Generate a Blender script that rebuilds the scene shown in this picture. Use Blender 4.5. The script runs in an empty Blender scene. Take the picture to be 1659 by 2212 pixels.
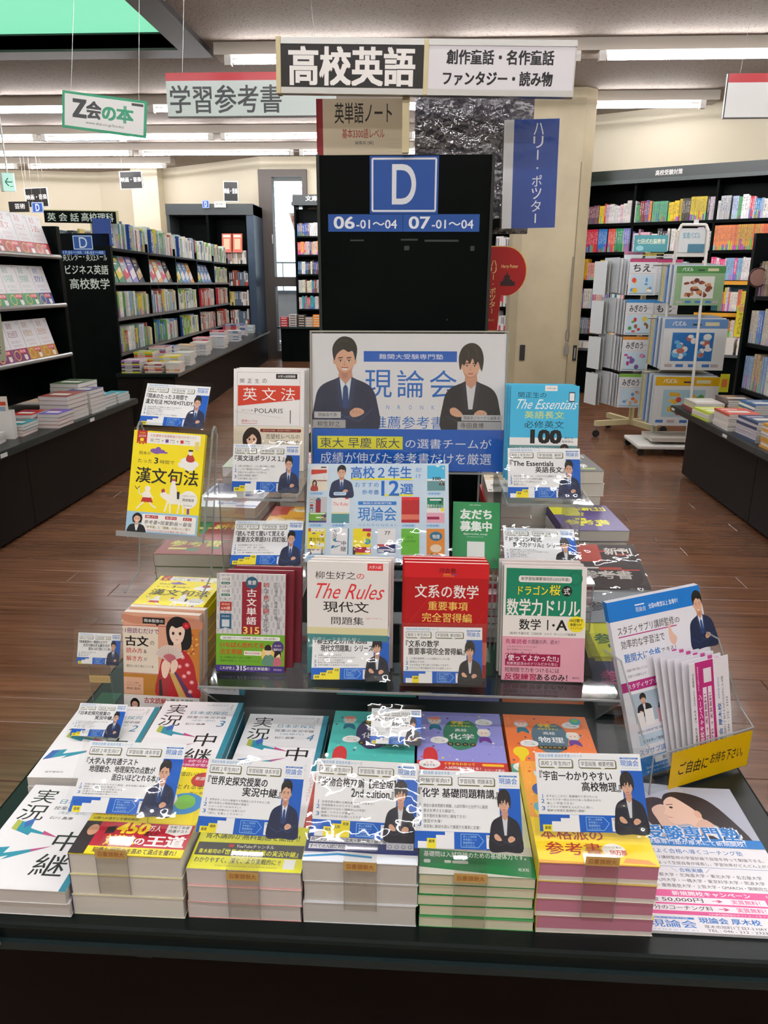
import bpy, bmesh, math, random
from mathutils import Matrix, Vector
from mathutils.geometry import tessellate_polygon
R = math.radians
random.seed(7)
SC = bpy.context.scene
COL = SC.collection

# ---------------------------------------------------------------- camera
cd = bpy.data.cameras.new('camera'); cam = bpy.data.objects.new('camera', cd); COL.objects.link(cam)
cd.sensor_fit = 'VERTICAL'; cd.sensor_height = 24.0; cd.lens = 24.0*1620/2212
cd.clip_start = 0.02; cd.clip_end = 200
cam.matrix_world = Matrix.Translation((0, 0, 1.30)) @ Matrix.Rotation(R(3.25), 4, 'Z') @ Matrix.Rotation(R(90-16.96), 4, 'X') @ Matrix.Rotation(R(0.25), 4, 'Z')
SC.camera = cam
# ---------------------------------------------------------------- world and exposure
w = bpy.data.worlds.new('sky'); SC.world = w; w.use_nodes = True
bg = w.node_tree.nodes['Background']; bg.inputs[0].default_value = (0.80, 0.93, 1.0, 1); bg.inputs[1].default_value = 2.2
SC.view_settings.view_transform = 'Standard'; SC.view_settings.look = 'None'
SC.view_settings.gamma = 1; SC.view_settings.use_curve_mapping = False
SC.view_settings.exposure = 0.0
TUBE = 59.0
SC.cycles.adaptive_threshold = 0.02; SC.cycles.max_bounces = 6; SC.cycles.diffuse_bounces = 3; SC.cycles.glossy_bounces = 3
SC.cycles.transmission_bounces = 5; SC.cycles.transparent_max_bounces = 24
SC.cycles.sample_clamp_indirect = 6; SC.cycles.caustics_reflective = False; SC.cycles.caustics_refractive = False

# ---------------------------------------------------------------- colour and materials
def lin(c):
    if isinstance(c, str):
        c = c.lstrip('#')
        if len(c) == 3: c = ''.join(k*2 for k in c)
        c = [int(c[i:i+2], 16)/255 for i in (0, 2, 4)]
    return tuple((v/12.92 if v <= .04045 else ((v+.055)/1.055)**2.4) for v in c[:3]) + (1.0,)
class NT:
    def __init__(s, name):
        s.m = bpy.data.materials.new(name); s.m.use_nodes = True; s.t = s.m.node_tree; s.n = s.t.nodes; s.b = s.n['Principled BSDF']; s.out = s.n['Material Output']
    def add(s, typ, **k):
        n = s.n.new(typ)
        for a, v in k.items(): setattr(n, a, v)
        return n
    def ln(s, a, b): s.t.links.new(a, b)
    def bump(s, scale, strength, dist=.002, obj=True, vec=None, detail=3):
        tc = s.add('ShaderNodeTexCoord'); nz = s.add('ShaderNodeTexNoise'); nz.inputs['Scale'].default_value = scale; nz.inputs['Detail'].default_value = detail
        if vec:
            mp = s.add('ShaderNodeMapping'); mp.inputs['Scale'].default_value = vec; s.ln(tc.outputs['Object'], mp.inputs[0]); s.ln(mp.outputs[0], nz.inputs['Vector'])
        else: s.ln(tc.outputs['Object'], nz.inputs['Vector'])
        bp = s.add('ShaderNodeBump'); bp.inputs['Strength'].default_value = strength; bp.inputs['Distance'].default_value = dist
        s.ln(nz.outputs[0], bp.inputs['Height']); s.ln(bp.outputs[0], s.b.inputs['Normal'])
        return nz
MATS = {}
def mat(name, color='#888', rough=.5, metal=0, spec=.5, bump=None, var=None, coat=0, emit=None):
    if name in MATS: return MATS[name]
    t = NT(name); b = t.b
    b.inputs['Base Color'].default_value = lin(color); b.inputs['Roughness'].default_value = rough
    b.inputs['Metallic'].default_value = metal; b.inputs['Specular IOR Level'].default_value = spec
    b.inputs['Coat Weight'].default_value = coat; b.inputs['Coat Roughness'].default_value = .08
    if emit: b.inputs['Emission Color'].default_value = lin(emit[0]); b.inputs['Emission Strength'].default_value = emit[1]
    if bump: t.bump(*bump)
    if var:
        tc = t.add('ShaderNodeTexCoord'); nz = t.add('ShaderNodeTexNoise'); nz.inputs['Scale'].default_value = var[0]; nz.inputs['Detail'].default_value = 6
        t.ln(tc.outputs['Object'], nz.inputs['Vector']); rp = t.add('ShaderNodeValToRGB'); rp.color_ramp.elements[0].position = .35; rp.color_ramp.elements[1].position = .65
        rp.color_ramp.elements[0].color = lin(color); rp.color_ramp.elements[1].color = lin(var[1]); t.ln(nz.outputs[0], rp.inputs[0]); t.ln(rp.outputs[0], b.inputs['Base Color'])
    MATS[name] = t.m; return t.m
def attr_mat(name, rough, coat=0, spec=.4):
    t = NT(name); a = t.add('ShaderNodeAttribute', attribute_name='Col'); t.ln(a.outputs['Color'], t.b.inputs['Base Color'])
    t.b.inputs['Roughness'].default_value = rough; t.b.inputs['Coat Weight'].default_value = coat; t.b.inputs['Coat Roughness'].default_value = .12; t.b.inputs['Specular IOR Level'].default_value = spec
    MATS[name] = t.m; return t.m
INK = attr_mat('printed_ink', .42, .12, .3)
INKM = attr_mat('matte_ink', .6, 0, .3)
def paper_mat():
    t = NT('page_edges'); a = t.add('ShaderNodeAttribute', attribute_name='Col')
    tc = t.add('ShaderNodeTexCoord'); mp = t.add('ShaderNodeMapping'); mp.inputs['Scale'].default_value = (2, 900, 2); t.ln(tc.outputs['Object'], mp.inputs[0])
    nz = t.add('ShaderNodeTexNoise'); nz.inputs['Scale'].default_value = 1.5; t.ln(mp.outputs[0], nz.inputs['Vector'])
    mx = t.add('ShaderNodeMixRGB', blend_type='MULTIPLY'); mx.inputs[0].default_value = .35
    rp = t.add('ShaderNodeValToRGB'); rp.color_ramp.elements[0].color = (.84, .84, .84, 1); rp.color_ramp.elements[0].position = .3; rp.color_ramp.elements[1].position = .6
    t.ln(nz.outputs[0], rp.inputs[0]); t.ln(a.outputs['Color'], mx.inputs[1]); t.ln(rp.outputs[0], mx.inputs[2]); t.ln(mx.outputs[0], t.b.inputs['Base Color'])
    t.b.inputs['Roughness'].default_value = .8; t.b.inputs['Specular IOR Level'].default_value = .2
    return t.m
PAGES = paper_mat()
def spine_mat():
    # printed spine of an upright book: object colour, a band at the foot or head and streaks of lettering down the middle
    t = NT('book_spine'); oi = t.add('ShaderNodeObjectInfo'); tc = t.add('ShaderNodeTexCoord'); sp = t.add('ShaderNodeSeparateXYZ'); t.ln(tc.outputs['Generated'], sp.inputs[0])
    def math_(op, a, b):
        n = t.add('ShaderNodeMath', operation=op)
        for i, v in enumerate((a, b)):
            if isinstance(v, (int, float)): n.inputs[i].default_value = v
            else: t.ln(v, n.inputs[i])
        return n.outputs[0]
    r = oi.outputs['Random']
    band = math_('LESS_THAN', sp.outputs['Z'], math_('MULTIPLY', math_('FRACT', math_('MULTIPLY', r, 17.3), 0), .45))
    hue = t.add('ShaderNodeHueSaturation'); t.ln(math_('FRACT', math_('MULTIPLY', r, 7.7), 0), hue.inputs['Hue']); hue.inputs['Saturation'].default_value = 1.0; t.ln(oi.outputs['Color'], hue.inputs['Color']); hue.inputs['Value'].default_value = .8
    m1 = t.add('ShaderNodeMixRGB'); t.ln(math_('MULTIPLY', band, .8), m1.inputs[0]); t.ln(oi.outputs['Color'], m1.inputs[1]); t.ln(hue.outputs[0], m1.inputs[2])
    cb = t.add('ShaderNodeCombineXYZ'); t.ln(math_('MULTIPLY', sp.outputs['X'], 3), cb.inputs[0]); t.ln(math_('MULTIPLY', sp.outputs['Z'], 26), cb.inputs[2]); t.ln(math_('MULTIPLY', r, 100), cb.inputs[1])
    nz = t.add('ShaderNodeTexNoise'); nz.inputs['Scale'].default_value = 1.0; nz.inputs['Detail'].default_value = 1; t.ln(cb.outputs[0], nz.inputs['Vector'])
    inx = math_('LESS_THAN', math_('ABSOLUTE', math_('SUBTRACT', sp.outputs['X'], .5), 0), .24)
    inz = math_('LESS_THAN', math_('ABSOLUTE', math_('SUBTRACT', sp.outputs['Z'], .62), 0), .27)
    tx = math_('MULTIPLY', math_('MULTIPLY', inx, inz), math_('GREATER_THAN', nz.outputs[0], .5))
    lum = t.add('ShaderNodeRGBToBW'); t.ln(oi.outputs['Color'], lum.inputs[0])
    tcol = t.add('ShaderNodeMixRGB'); t.ln(math_('GREATER_THAN', lum.outputs[0], .25), tcol.inputs[0]); tcol.inputs[1].default_value = (.85, .85, .85, 1); tcol.inputs[2].default_value = (.05, .05, .08, 1)
    m2 = t.add('ShaderNodeMixRGB'); t.ln(math_('MULTIPLY', tx, .75), m2.inputs[0]); t.ln(m1.outputs[0], m2.inputs[1]); t.ln(tcol.outputs[0], m2.inputs[2])
    t.ln(m2.outputs[0], t.b.inputs['Base Color']); t.b.inputs['Roughness'].default_value = .4
    return t.m
SPINE = spine_mat()
def film_mat(name, fac, tint=(1, 1, 1), wav=0, scale=14, rough=.03, dist=.01):
    t = NT(name); t.n.remove(t.b); tr = t.add('ShaderNodeBsdfTransparent'); tr.inputs[0].default_value = (*tint, 1)
    gl = t.add('ShaderNodeBsdfGlossy'); gl.inputs['Roughness'].default_value = rough
    fr = t.add('ShaderNodeLayerWeight'); fr.inputs[0].default_value = .5
    pw = t.add('ShaderNodeMath', operation='POWER'); pw.inputs[1].default_value = 4.0; t.ln(fr.outputs['Facing'], pw.inputs[0])
    mu = t.add('ShaderNodeMath', operation='MULTIPLY_ADD'); mu.inputs[1].default_value = .85; mu.inputs[2].default_value = .035+fac; t.ln(pw.outputs[0], mu.inputs[0])
    mx = t.add('ShaderNodeMixShader'); t.ln(mu.outputs[0], mx.inputs[0]); t.ln(tr.outputs[0], mx.inputs[1]); t.ln(gl.outputs[0], mx.inputs[2]); t.ln(mx.outputs[0], t.out.inputs[0])
    if wav:
        tc = t.add('ShaderNodeTexCoord'); nz = t.add('ShaderNodeTexNoise'); nz.inputs['Scale'].default_value = scale; nz.inputs['Detail'].default_value = 2.5; t.ln(tc.outputs['Object'], nz.inputs['Vector'])
        bp = t.add('ShaderNodeBump'); bp.inputs['Strength'].default_value = wav; bp.inputs['Distance'].default_value = dist
        t.ln(nz.outputs[0], bp.inputs['Height']); t.ln(bp.outputs[0], gl.inputs['Normal']); t.ln(bp.outputs[0], fr.inputs['Normal'])
    MATS[name] = t.m; return t.m
SLEEVE = film_mat('clear_sleeve_film', .02, (.98, .99, .99), .62, 13)
ACRYL = film_mat('clear_acrylic', .03, (.86, .89, .89), 0)
ACRYL2 = film_mat('smoky_clear_plate', .06, (.80, .83, .84), 0)
STRIP = film_mat('clear_plastic_strip', .02, (.91, .90, .87), 0)
EDGE = mat('acrylic_edge', '#a4a9a9', .15); EDGE.node_tree.nodes['Principled BSDF'].inputs['Alpha'].default_value = .55
BLACK = mat('black_laminate', '#050909', .34, spec=.05, bump=(900, .1, .0005), var=(7, '#090e0d'))
TABLETOP = mat('dark_green_laminate', '#0f1817', .30, spec=.25, bump=(1300, .18, .0005))
KICK = mat('dark_brown_panel', '#0c0806', .5, spec=.15, var=(3, '#110b08'))
STEEL = mat('brushed_steel', '#a8a8a4', .35, .9)
RAIL = mat('silver_price_rail', '#9b9c9a', .3, .7)
CREAM = mat('cream_plaster', '#d9d0ba', .85, bump=(60, .08, .003), var=(.6, '#d3c9b0'))
COLUMN = mat('painted_column', '#b0a486', .6, bump=(12, .05, .004), var=(1.6, '#a0947a'))
WHITEP = mat('white_paint', '#dcdad4', .45)
CREAMP = mat('cream_plastic', '#c9bd93', .45)
RUBBER = mat('black_rubber', '#111', .6)
GREYP = mat('grey_plastic', '#6d6c69', .5)
TUBEM = mat('tube_light', '#fff', .5, emit=('#fdfbff', TUBE))

# ---------------------------------------------------------------- mesh building
class MB:
    def __init__(s): s.v = []; s.f = []; s.m = []; s.c = []; s.mats = []
    def mi(s, m):
        if m not in s.mats: s.mats.append(m)
        return s.mats.index(m)
    def face(s, idx, m, c=(1, 1, 1, 1)): s.f.append(tuple(idx)); s.m.append(m); s.c.append(c)
    def poly(s, pts, m=None, c='#fff'):
        k = len(s.v); s.v += [tuple(p) for p in pts]; s.face(range(k, k+len(pts)), s.mi(m or INK), lin(c)); return s
    def box(s, x0, x1, y0, y1, z0, z1, m=None, c='#fff', M=None, top=None):
        k = len(s.v); P = [(x, y, z) for x in (x0, x1) for y in (y0, y1) for z in (z0, z1)]
        if M: P = [tuple(M @ Vector(p)) for p in P]
        s.v += P; i = s.mi(m or INK); cc = lin(c)
        for q in ((0, 1, 3, 2), (4, 6, 7, 5), (0, 4, 5, 1), (2, 3, 7, 6), (0, 2, 6, 4), (1, 5, 7, 3)): s.face([k+a for a in q], i, cc)
        if top: s.c[-1] = lin(top)
        return s
    def prism(s, pts, axis, a, b, m=None, c='#fff'):
        # pts 2D outline (counter-clockwise), extruded along axis from a to b
        def P(p, t): return {'x': (t, p[0], p[1]), 'y': (p[0], t, p[1]), 'z': (p[0], p[1], t)}[axis]
        k = len(s.v); n = len(pts); s.v += [P(p, a) for p in pts]+[P(p, b) for p in pts]; i = s.mi(m or INK); cc = lin(c)
        s.face([k+j for j in range(n)][::-1], i, cc); s.face([k+n+j for j in range(n)], i, cc)
        for j in range(n): s.face([k+j, k+(j+1) % n, k+n+(j+1) % n, k+n+j], i, cc)
        return s
    def tube(s, p0, p1, r, m=None, c='#fff', n=10, r1=None, caps=True):
        p0, p1 = Vector(p0), Vector(p1); d = (p1-p0).normalized(); a = d.orthogonal().normalized(); b = d.cross(a); r1 = r if r1 is None else r1
        k = len(s.v); i = s.mi(m or INK); cc = lin(c)
        for q, rr in ((p0, r), (p1, r1)):
            for j in range(n):
                t = 2*math.pi*j/n; s.v.append(tuple(q+a*math.cos(t)*rr+b*math.sin(t)*rr))
        for j in range(n): s.face([k+j, k+(j+1) % n, k+n+(j+1) % n, k+n+j], i, cc)
        if caps: s.face([k+j for j in range(n)][::-1], i, cc); s.face([k+n+j for j in range(n)], i, cc)
        return s
    def path(s, pts, r, m=None, c='#fff', n=8):
        for a, b in zip(pts, pts[1:]): s.tube(a, b, r, m, c, n)
        return s
    def data(s, name):
        me = bpy.data.meshes.new(name); me.from_pydata(s.v, [], s.f)
        for m in s.mats: me.materials.append(m)
        me.polygons.foreach_set('material_index', s.m)
        ca = me.color_attributes.new('Col', 'FLOAT_COLOR', 'CORNER'); buf = []
        for f, c in zip(s.f, s.c): buf += list(c)*len(f)
        ca.data.foreach_set('color', buf); me.update(); return me
    def build(s, name, parent=None, bevel=0):
        o = bpy.data.objects.new(name, s.data(name)); COL.objects.link(o)
        if parent: o.parent = parent
        if bevel:
            md = o.modifiers.new('soft_edges', 'BEVEL'); md.width = bevel; md.segments = 2; md.limit_method = 'ANGLE'
        return o
def tag(o, label, cat, group=None):
    o['label'] = label; o['category'] = cat
    if group: o['group'] = group
    return o
def structure(o, label=None):
    o['kind'] = 'structure'
    if label: o['label'] = label
    return o
def TM(loc, yaw=0, tilt=0, roll=0): return Matrix.Translation(loc) @ Matrix.Rotation(R(yaw), 4, 'Z') @ Matrix.Rotation(R(-tilt), 4, 'X') @ Matrix.Rotation(R(-roll), 4, 'Y')
def thing(name, label, cat, loc=(0, 0, 0), yaw=0, tilt=0, roll=0, group=None):
    o = bpy.data.objects.new(name, None); COL.objects.link(o); o.empty_display_size = .05
    o.matrix_world = TM(loc, yaw, tilt, roll); tag(o, label, cat, group); return o
def copy_thing(o, label=None, M=None):
    c = o.copy(); COL.objects.link(c)
    if label: c['label'] = label
    if M is not None: c.matrix_world = M
    for ch in o.children:
        d = ch.copy(); COL.objects.link(d); d.parent = c
        for g in ch.children:
            e = g.copy(); COL.objects.link(e); e.parent = d
    return c

# ---------------------------------------------------------------- flat print (lettering, pictures) as thin layered shapes
GL = {}
CN = {'white': '#ececec', 'cream': '#e8dfc0', 'grey': '#9a9a9a', 'black': '#252528', 'red': '#c8303a', 'pink': '#e8a8b8', 'orange': '#e0703a', 'yellow': '#e8d030', 'green': '#4f9a5a', 'pale green': '#c0d8c4', 'blue': '#3a70b0', 'pale blue': '#c0d4e8', 'purple': '#7a5aa0', 'lilac': '#d0bce0', 'brown': '#7a5040', 'tan': '#c8b08c', 'teal': '#3aa0a0', 'amber': '#d89a3a', 'dark red': '#6a1c28'}
def cname(c):
    a = lin(c); return min(CN, key=lambda k: sum((math.sqrt(x)-math.sqrt(y))**2 for x, y in zip(a[:3], lin(CN[k])[:3])))
def nth(n): return {1: 'first', 2: 'second', 3: 'third'}.get(n, f'{n}th' if n % 10 not in (1, 2, 3) or 10 < n < 14 else f'{n}{["st", "nd", "rd"][n % 10-1]}')
_tc = bpy.data.curves.new('lettering', 'FONT'); _to = bpy.data.objects.new('lettering', _tc); COL.objects.link(_to)
def glyphs(t, b):
    key = t
    if key in GL: return GL[key]
    _tc.body = t; _tc.resolution_u = 6 if len(t) < 3 else 2; _tc.update_tag()
    dg = bpy.context.evaluated_depsgraph_get(); dg.update()
    me = bpy.data.meshes.new_from_object(_to.evaluated_get(dg))
    v = [(q.co.x, q.co.y) for q in me.vertices]; f = [tuple(p.vertices) for p in me.polygons]
    bpy.data.meshes.remove(me)
    if not v: GL[key] = None; return None
    x0 = min(a for a, _ in v); x1 = max(a for a, _ in v); y0 = min(a for _, a in v); y1 = max(a for _, a in v)
    # short marks (dashes, dots) keep their own height instead of filling the box
    if y1-y0 < .35: c = (y0+y1)/2; h = min(.8, max(.5, x1-x0)) if len(t) == 1 else .5; y0, y1 = c-h/2, c+h/2
    if x1-x0 < .25: c = (x0+x1)/2; x0, x1 = c-.3, c+.3
    GL[key] = (v, f, x0, x1-x0 or 1, y0, y1-y0 or 1); return GL[key]
def spline(pts, k=5):
    n = len(pts); o = []
    for i in range(n):
        p0, p1, p2, p3 = pts[i-1], pts[i], pts[(i+1) % n], pts[(i+2) % n]
        for j in range(k):
            t = j/k
            o.append(tuple(.5*((2*p1[a])+(-p0[a]+p2[a])*t+(2*p0[a]-5*p1[a]+4*p2[a]-p3[a])*t*t+(-p0[a]+3*p1[a]-3*p2[a]+p3[a])*t**3) for a in (0, 1)))
    return o
class P:
    """flat print, percent coordinates, x right, y down"""
    def __init__(s, W, H, lod=0): s.W, s.H = W, H; s.v = []; s.f = []; s.c = []; s.bb = []; s.st = [(0, 0, 1, 1)]; s.lod = lod
    def tr(s, x, y): ox, oy, sx, sy = s.st[-1]; return ox+x*sx, oy+y*sy
    def sub(s, fn, x, y, w, h, *a, **k):
        ox, oy, sx, sy = s.st[-1]; s.st.append((ox+x*sx, oy+y*sy, sx*w/100, sy*h/100)); fn(s, *a, **k); s.st.pop()
    def raw(s, pts, tris, c, rep=None):
        q = [s.tr(*p) for p in pts]; x0 = min(a for a, _ in q); x1 = max(a for a, _ in q); y0 = min(a for _, a in q); y1 = max(a for _, a in q); L = 0
        for (a0, a1, b0, b1, l) in ([] if rep else s.bb):
            if a0 < x1-.01 and a1 > x0+.01 and b0 < y1-.01 and b1 > y0+.01 and l >= L: L = l+1
        if rep: L = s.last
        else: s.bb.append((x0, x1, y0, y1, L)); s.last = L
        k = len(s.v); s.v += [((a/100-.5)*s.W, -.00025-L*.00007-(rep or 0)*.000012, (1-b/100)*s.H) for a, b in q]
        cc = lin(c)
        for t in tris: s.f.append(tuple(k+i for i in t)); s.c.append(cc)
    def poly(s, pts, c):
        if len(pts) <= 4 and len(pts) > 2 and False: pass
        t = tessellate_polygon([[Vector((a, b, 0)) for a, b in pts]]); s.raw(pts, t, c)
    def r(s, x, y, w, h, c): s.raw([(x, y), (x+w, y), (x+w, y+h), (x, y+h)], [(0, 1, 2, 3)], c)
    def rr(s, x, y, w, h, c, rad=None):
        q = []; rx = min(w/2, rad or min(w, h)/2); ry = min(h/2, rx*s.W/s.H if rad is None else rad*s.W/s.H)
        rx = min(rx, ry*s.H/s.W)
        for cx, cy, a0 in ((x+w-rx, y+h-ry, 0), (x+rx, y+h-ry, 90), (x+rx, y+ry, 180), (x+w-rx, y+ry, 270)):
            for j in range(5): a = R(a0+j*22.5); q.append((cx+rx*math.cos(a), cy+ry*math.sin(a)))
        s.poly(q, c)
    def e(s, cx, cy, rx, ry, c, n=20): s.poly([(cx+rx*math.cos(2*math.pi*j/n), cy+ry*math.sin(2*math.pi*j/n)) for j in range(n)], c)
    def blob(s, pts, c, k=4): s.poly(spline(pts, k), c)
    def line(s, pts, wd, c):
        ar = s.W/s.H
        for (a, b), (d, e) in zip(pts, pts[1:]):
            L = math.hypot(d-a, (e-b)/ar) or 1; nx, ny = -(e-b)/ar/L*wd/2, (d-a)/L*wd/2*ar
            s.raw([(a+nx, b+ny), (d+nx, e+ny), (d-nx, e-ny), (a-nx, b-ny)], [(0, 1, 2, 3)], c)
    def box(s, x, y, w, h, wd, c): s.line([(x, y), (x+w, y), (x+w, y+h), (x, y+h), (x, y)], wd, c)
    def t(s, txt, x, y, w, h, c='#222', b=0, it=0, rise=0):
        if s.lod and h*s.st[-1][3] < s.lod: return
        g = glyphs(txt, b)
        if not g: return
        v, f, x0, gw, y0, gh = g
        # heavier strokes: the same outline repeated with tiny shifts
        sh = [(0, 0)] if b < .003 else ([(-b*.6, 0), (b*.6, 0)] if b < .007 or s.lod else [(-b, -b*.7), (b, -b*.7), (b, b*.7), (-b, b*.7)])
        bx_, by_ = w/gw, h/gh
        for i, (dx, dy) in enumerate(sh):
            pts = []
            for a, d in v:
                u = (a-x0)/gw; q = (d-y0)/gh
                pts.append((x+u*w+it*q*h*s.H/s.W+dx*bx_, y+(1-q)*h-rise*u+dy*by_))
            s.raw(pts, f, c, None if i == 0 else i)
    def vt(s, txt, x, y, w, h, c='#222', b=0):
        n = len(txt); ch = h/n
        for i, k in enumerate(txt):
            if k == ' ': continue
            if k in 'ー～〜': s.r(x+w*.42, y+i*ch+ch*.1, w*.14, ch*.75, c)
            elif k == '・': s.e(x+w/2, y+i*ch+ch/2, w*.1, w*.1*s.W/s.H, c, 8)
            else: s.t(k, x, y+i*ch+ch*.04, w, ch*.9, c, b)
    def build(s, parent, name='print', m=None):
        me = bpy.data.meshes.new(name); me.from_pydata(s.v, [], s.f); me.materials.append(m or INK)
        ca = me.color_attributes.new('Col', 'FLOAT_COLOR', 'CORNER'); buf = []
        for f, c in zip(s.f, s.c): buf += list(c)*len(f)
        ca.data.foreach_set('color', buf)
        # all faces toward -Y
        me.update()
        if any(p.normal.y > 0 for p in me.polygons):
            bm = bmesh.new(); bm.from_mesh(me); bmesh.ops.reverse_faces(bm, faces=[f for f in bm.faces if f.normal.y > 0]); bm.to_mesh(me); bm.free()
        o = bpy.data.objects.new(name, me); COL.objects.link(o); o.parent = parent; return o
# ================================================================ THE SETTING
X0, X1, YB, CEIL = -8.6, 6.5, -4.0, 3.35
WN = Vector((1.13, -.62)).normalized()
o = MB().box(X0, X1, YB, 17, -.06, -.012, mat('floor_underlay', '#1d120b', .6)).build('floor'); structure(o, 'dark joint base under the brown floor planks'); FLOOR = o
def floor_mat():
    t = NT('floor_wood'); oi = t.add('ShaderNodeObjectInfo'); tc = t.add('ShaderNodeTexCoord'); mp = t.add('ShaderNodeMapping'); mp.inputs['Scale'].default_value = (1.2, 26, 1)
    ad = t.add('ShaderNodeVectorMath', operation='ADD'); geo = t.add('ShaderNodeNewGeometry'); t.ln(geo.outputs['Position'], ad.inputs[0]); t.ln(ad.outputs[0], mp.inputs[0])
    nz = t.add('ShaderNodeTexNoise'); nz.inputs['Scale'].default_value = 2.2; nz.inputs['Detail'].default_value = 7; t.ln(mp.outputs[0], nz.inputs['Vector'])
    rp = t.add('ShaderNodeValToRGB'); e = rp.color_ramp.elements; e[0].position = .3; e[1].position = .72; e[0].color = lin('#5f3f2c'); e[1].color = lin('#7f573d'); t.ln(nz.outputs[0], rp.inputs[0])
    hs = t.add('ShaderNodeHueSaturation'); mr = t.add('ShaderNodeMapRange'); mr.inputs[3].default_value = .82; mr.inputs[4].default_value = 1.12; t.ln(oi.outputs['Random'], mr.inputs[0]); t.ln(mr.outputs[0], hs.inputs['Value']); t.ln(rp.outputs[0], hs.inputs['Color'])
    t.ln(hs.outputs[0], t.b.inputs['Base Color']); t.b.inputs['Roughness'].default_value = .2
    n2 = t.add('ShaderNodeTexNoise'); n2.inputs['Scale'].default_value = 3.2; t.ln(geo.outputs['Position'], n2.inputs['Vector']); m2 = t.add('ShaderNodeMapRange'); m2.inputs[3].default_value = .10; m2.inputs[4].default_value = .34; t.ln(n2.outputs[0], m2.inputs[0]); t.ln(m2.outputs[0], t.b.inputs['Roughness'])
    n3 = t.add('ShaderNodeTexNoise'); n3.inputs['Scale'].default_value = 9; n3.inputs['Detail'].default_value = 3; t.ln(geo.outputs['Position'], n3.inputs['Vector'])
    bp = t.add('ShaderNodeBump'); bp.inputs['Strength'].default_value = .22; bp.inputs['Distance'].default_value = .006; t.ln(n3.outputs[0], bp.inputs['Height']); t.ln(bp.outputs[0], t.b.inputs['Normal'])
    return t.m
FW = floor_mat()
PLW = .1385
def plank_mb(L):
    b = MB(); g = .0013; q = [(0+g, 0+g), (L-g, 0+g), (L-g, PLW-g), (0+g, PLW-g)]; c = .002
    k = [(c+g, c+g), (L-c-g, c+g), (L-c-g, PLW-c-g), (c+g, PLW-c-g)]
    for i in range(4):
        j = (i+1) % 4; b.poly([(*q[i], -.012), (*q[j], -.012), (*q[j], -.002), (*q[i], -.002)], FW); b.poly([(*q[i], -.002), (*q[j], -.002), (*k[j], 0), (*k[i], 0)], FW)
    b.poly([(*p, 0) for p in k], FW); return b
PL = {L: plank_mb(L).data('plank') for L in (1.8, .9)}
far = MB(); near = 0
for r in range(int((16.5-YB)/PLW)):
    y = YB+r*PLW; x = X0-random.random()*1.8
    while x < X1:
        L = 1.8 if (r+int(x*3)) % 7 else .9
        if 1.3 < y < 8.6 and x+L > -2.35 and x < 2.3 and not (-.45 < x and x+L < .35) and near < 290:
            p = bpy.data.objects.new('plank', PL[L]); COL.objects.link(p); p.location = (x, y, 0); p.parent = FLOOR; near += 1
        elif y > -1.5:
            far.poly([(x+.002, y+.002, 0), (x+L-.002, y+.002, 0), (x+L-.002, y+PLW-.002, 0), (x+.002, y+PLW-.002, 0)], FW)
        x += L
fo = far.build('far_planks', FLOOR); fo['kind'] = 'stuff'

# ceiling: speckled acoustic board with a skylight opening
def ceil_mat():
    t = NT('acoustic_ceiling'); tc = t.add('ShaderNodeTexCoord'); nz = t.add('ShaderNodeTexNoise'); nz.inputs['Scale'].default_value = 70; nz.inputs['Detail'].default_value = 4; t.ln(tc.outputs['Object'], nz.inputs['Vector'])
    rp = t.add('ShaderNodeValToRGB'); e = rp.color_ramp.elements; e[0].position = .36; e[1].position = .46; e[0].color = lin('#7a7068'); e[1].color = lin('#978c82'); t.ln(nz.outputs[0], rp.inputs[0]); t.ln(rp.outputs[0], t.b.inputs['Base Color'])
    bp = t.add('ShaderNodeBump'); bp.inputs['Strength'].default_value = .5; bp.inputs['Distance'].default_value = .006; t.ln(nz.outputs[0], bp.inputs['Height']); t.ln(bp.outputs[0], t.b.inputs['Normal']); t.b.inputs['Roughness'].default_value = .95
    return t.m
CM = ceil_mat()
SX0, SX1, SY0, SY1 = -6.0, -2.30, 3.4, 7.55
c = MB()
for a in ((X0, SX0, YB, 17), (SX1, X1, YB, 17), (SX0, SX1, YB, SY0), (SX0, SX1, SY1, 17)): c.box(*a, CEIL, CEIL+.08, CM)
structure(c.build('ceiling'), 'grey speckled acoustic ceiling')
DG = mat('dark_green_frame', '#12241f', .5); DB = mat('dark_bronze_frame', '#2b2724', .45)
sky = thing('skylight', 'green glowing ceiling light well in a dark frame, upper left', 'skylight', (0, 0, 0))
f = MB(); fw = .25
for a in ((SX0-fw, SX1+fw, SY1, SY1+fw), (SX0-fw, SX1+fw, SY0-fw, SY0), (SX1, SX1+fw, SY0, SY1), (SX0-fw, SX0, SY0, SY1)): f.box(*a, CEIL-.05, CEIL+.02, DB)
f.build('frame', sky)
f = MB()
for a in ((SX0, SX1, SY1, SY1+.03), (SX0, SX1, SY0-.03, SY0), (SX1, SX1+.03, SY0, SY1), (SX0-.03, SX0, SY0, SY1)): f.box(*a, CEIL-.03, CEIL+.10, DG)
f.build('shaft', sky)
pan = mat('lit_green_panel', '#5fae8c', .6, emit=('#86e0b8', 1.1), var=(.5, '#7fd0a8'))
MB().box(SX0, SX1, SY0, SY1, CEIL+.095, CEIL+.12, pan).build('glowing_panel', sky)

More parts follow.
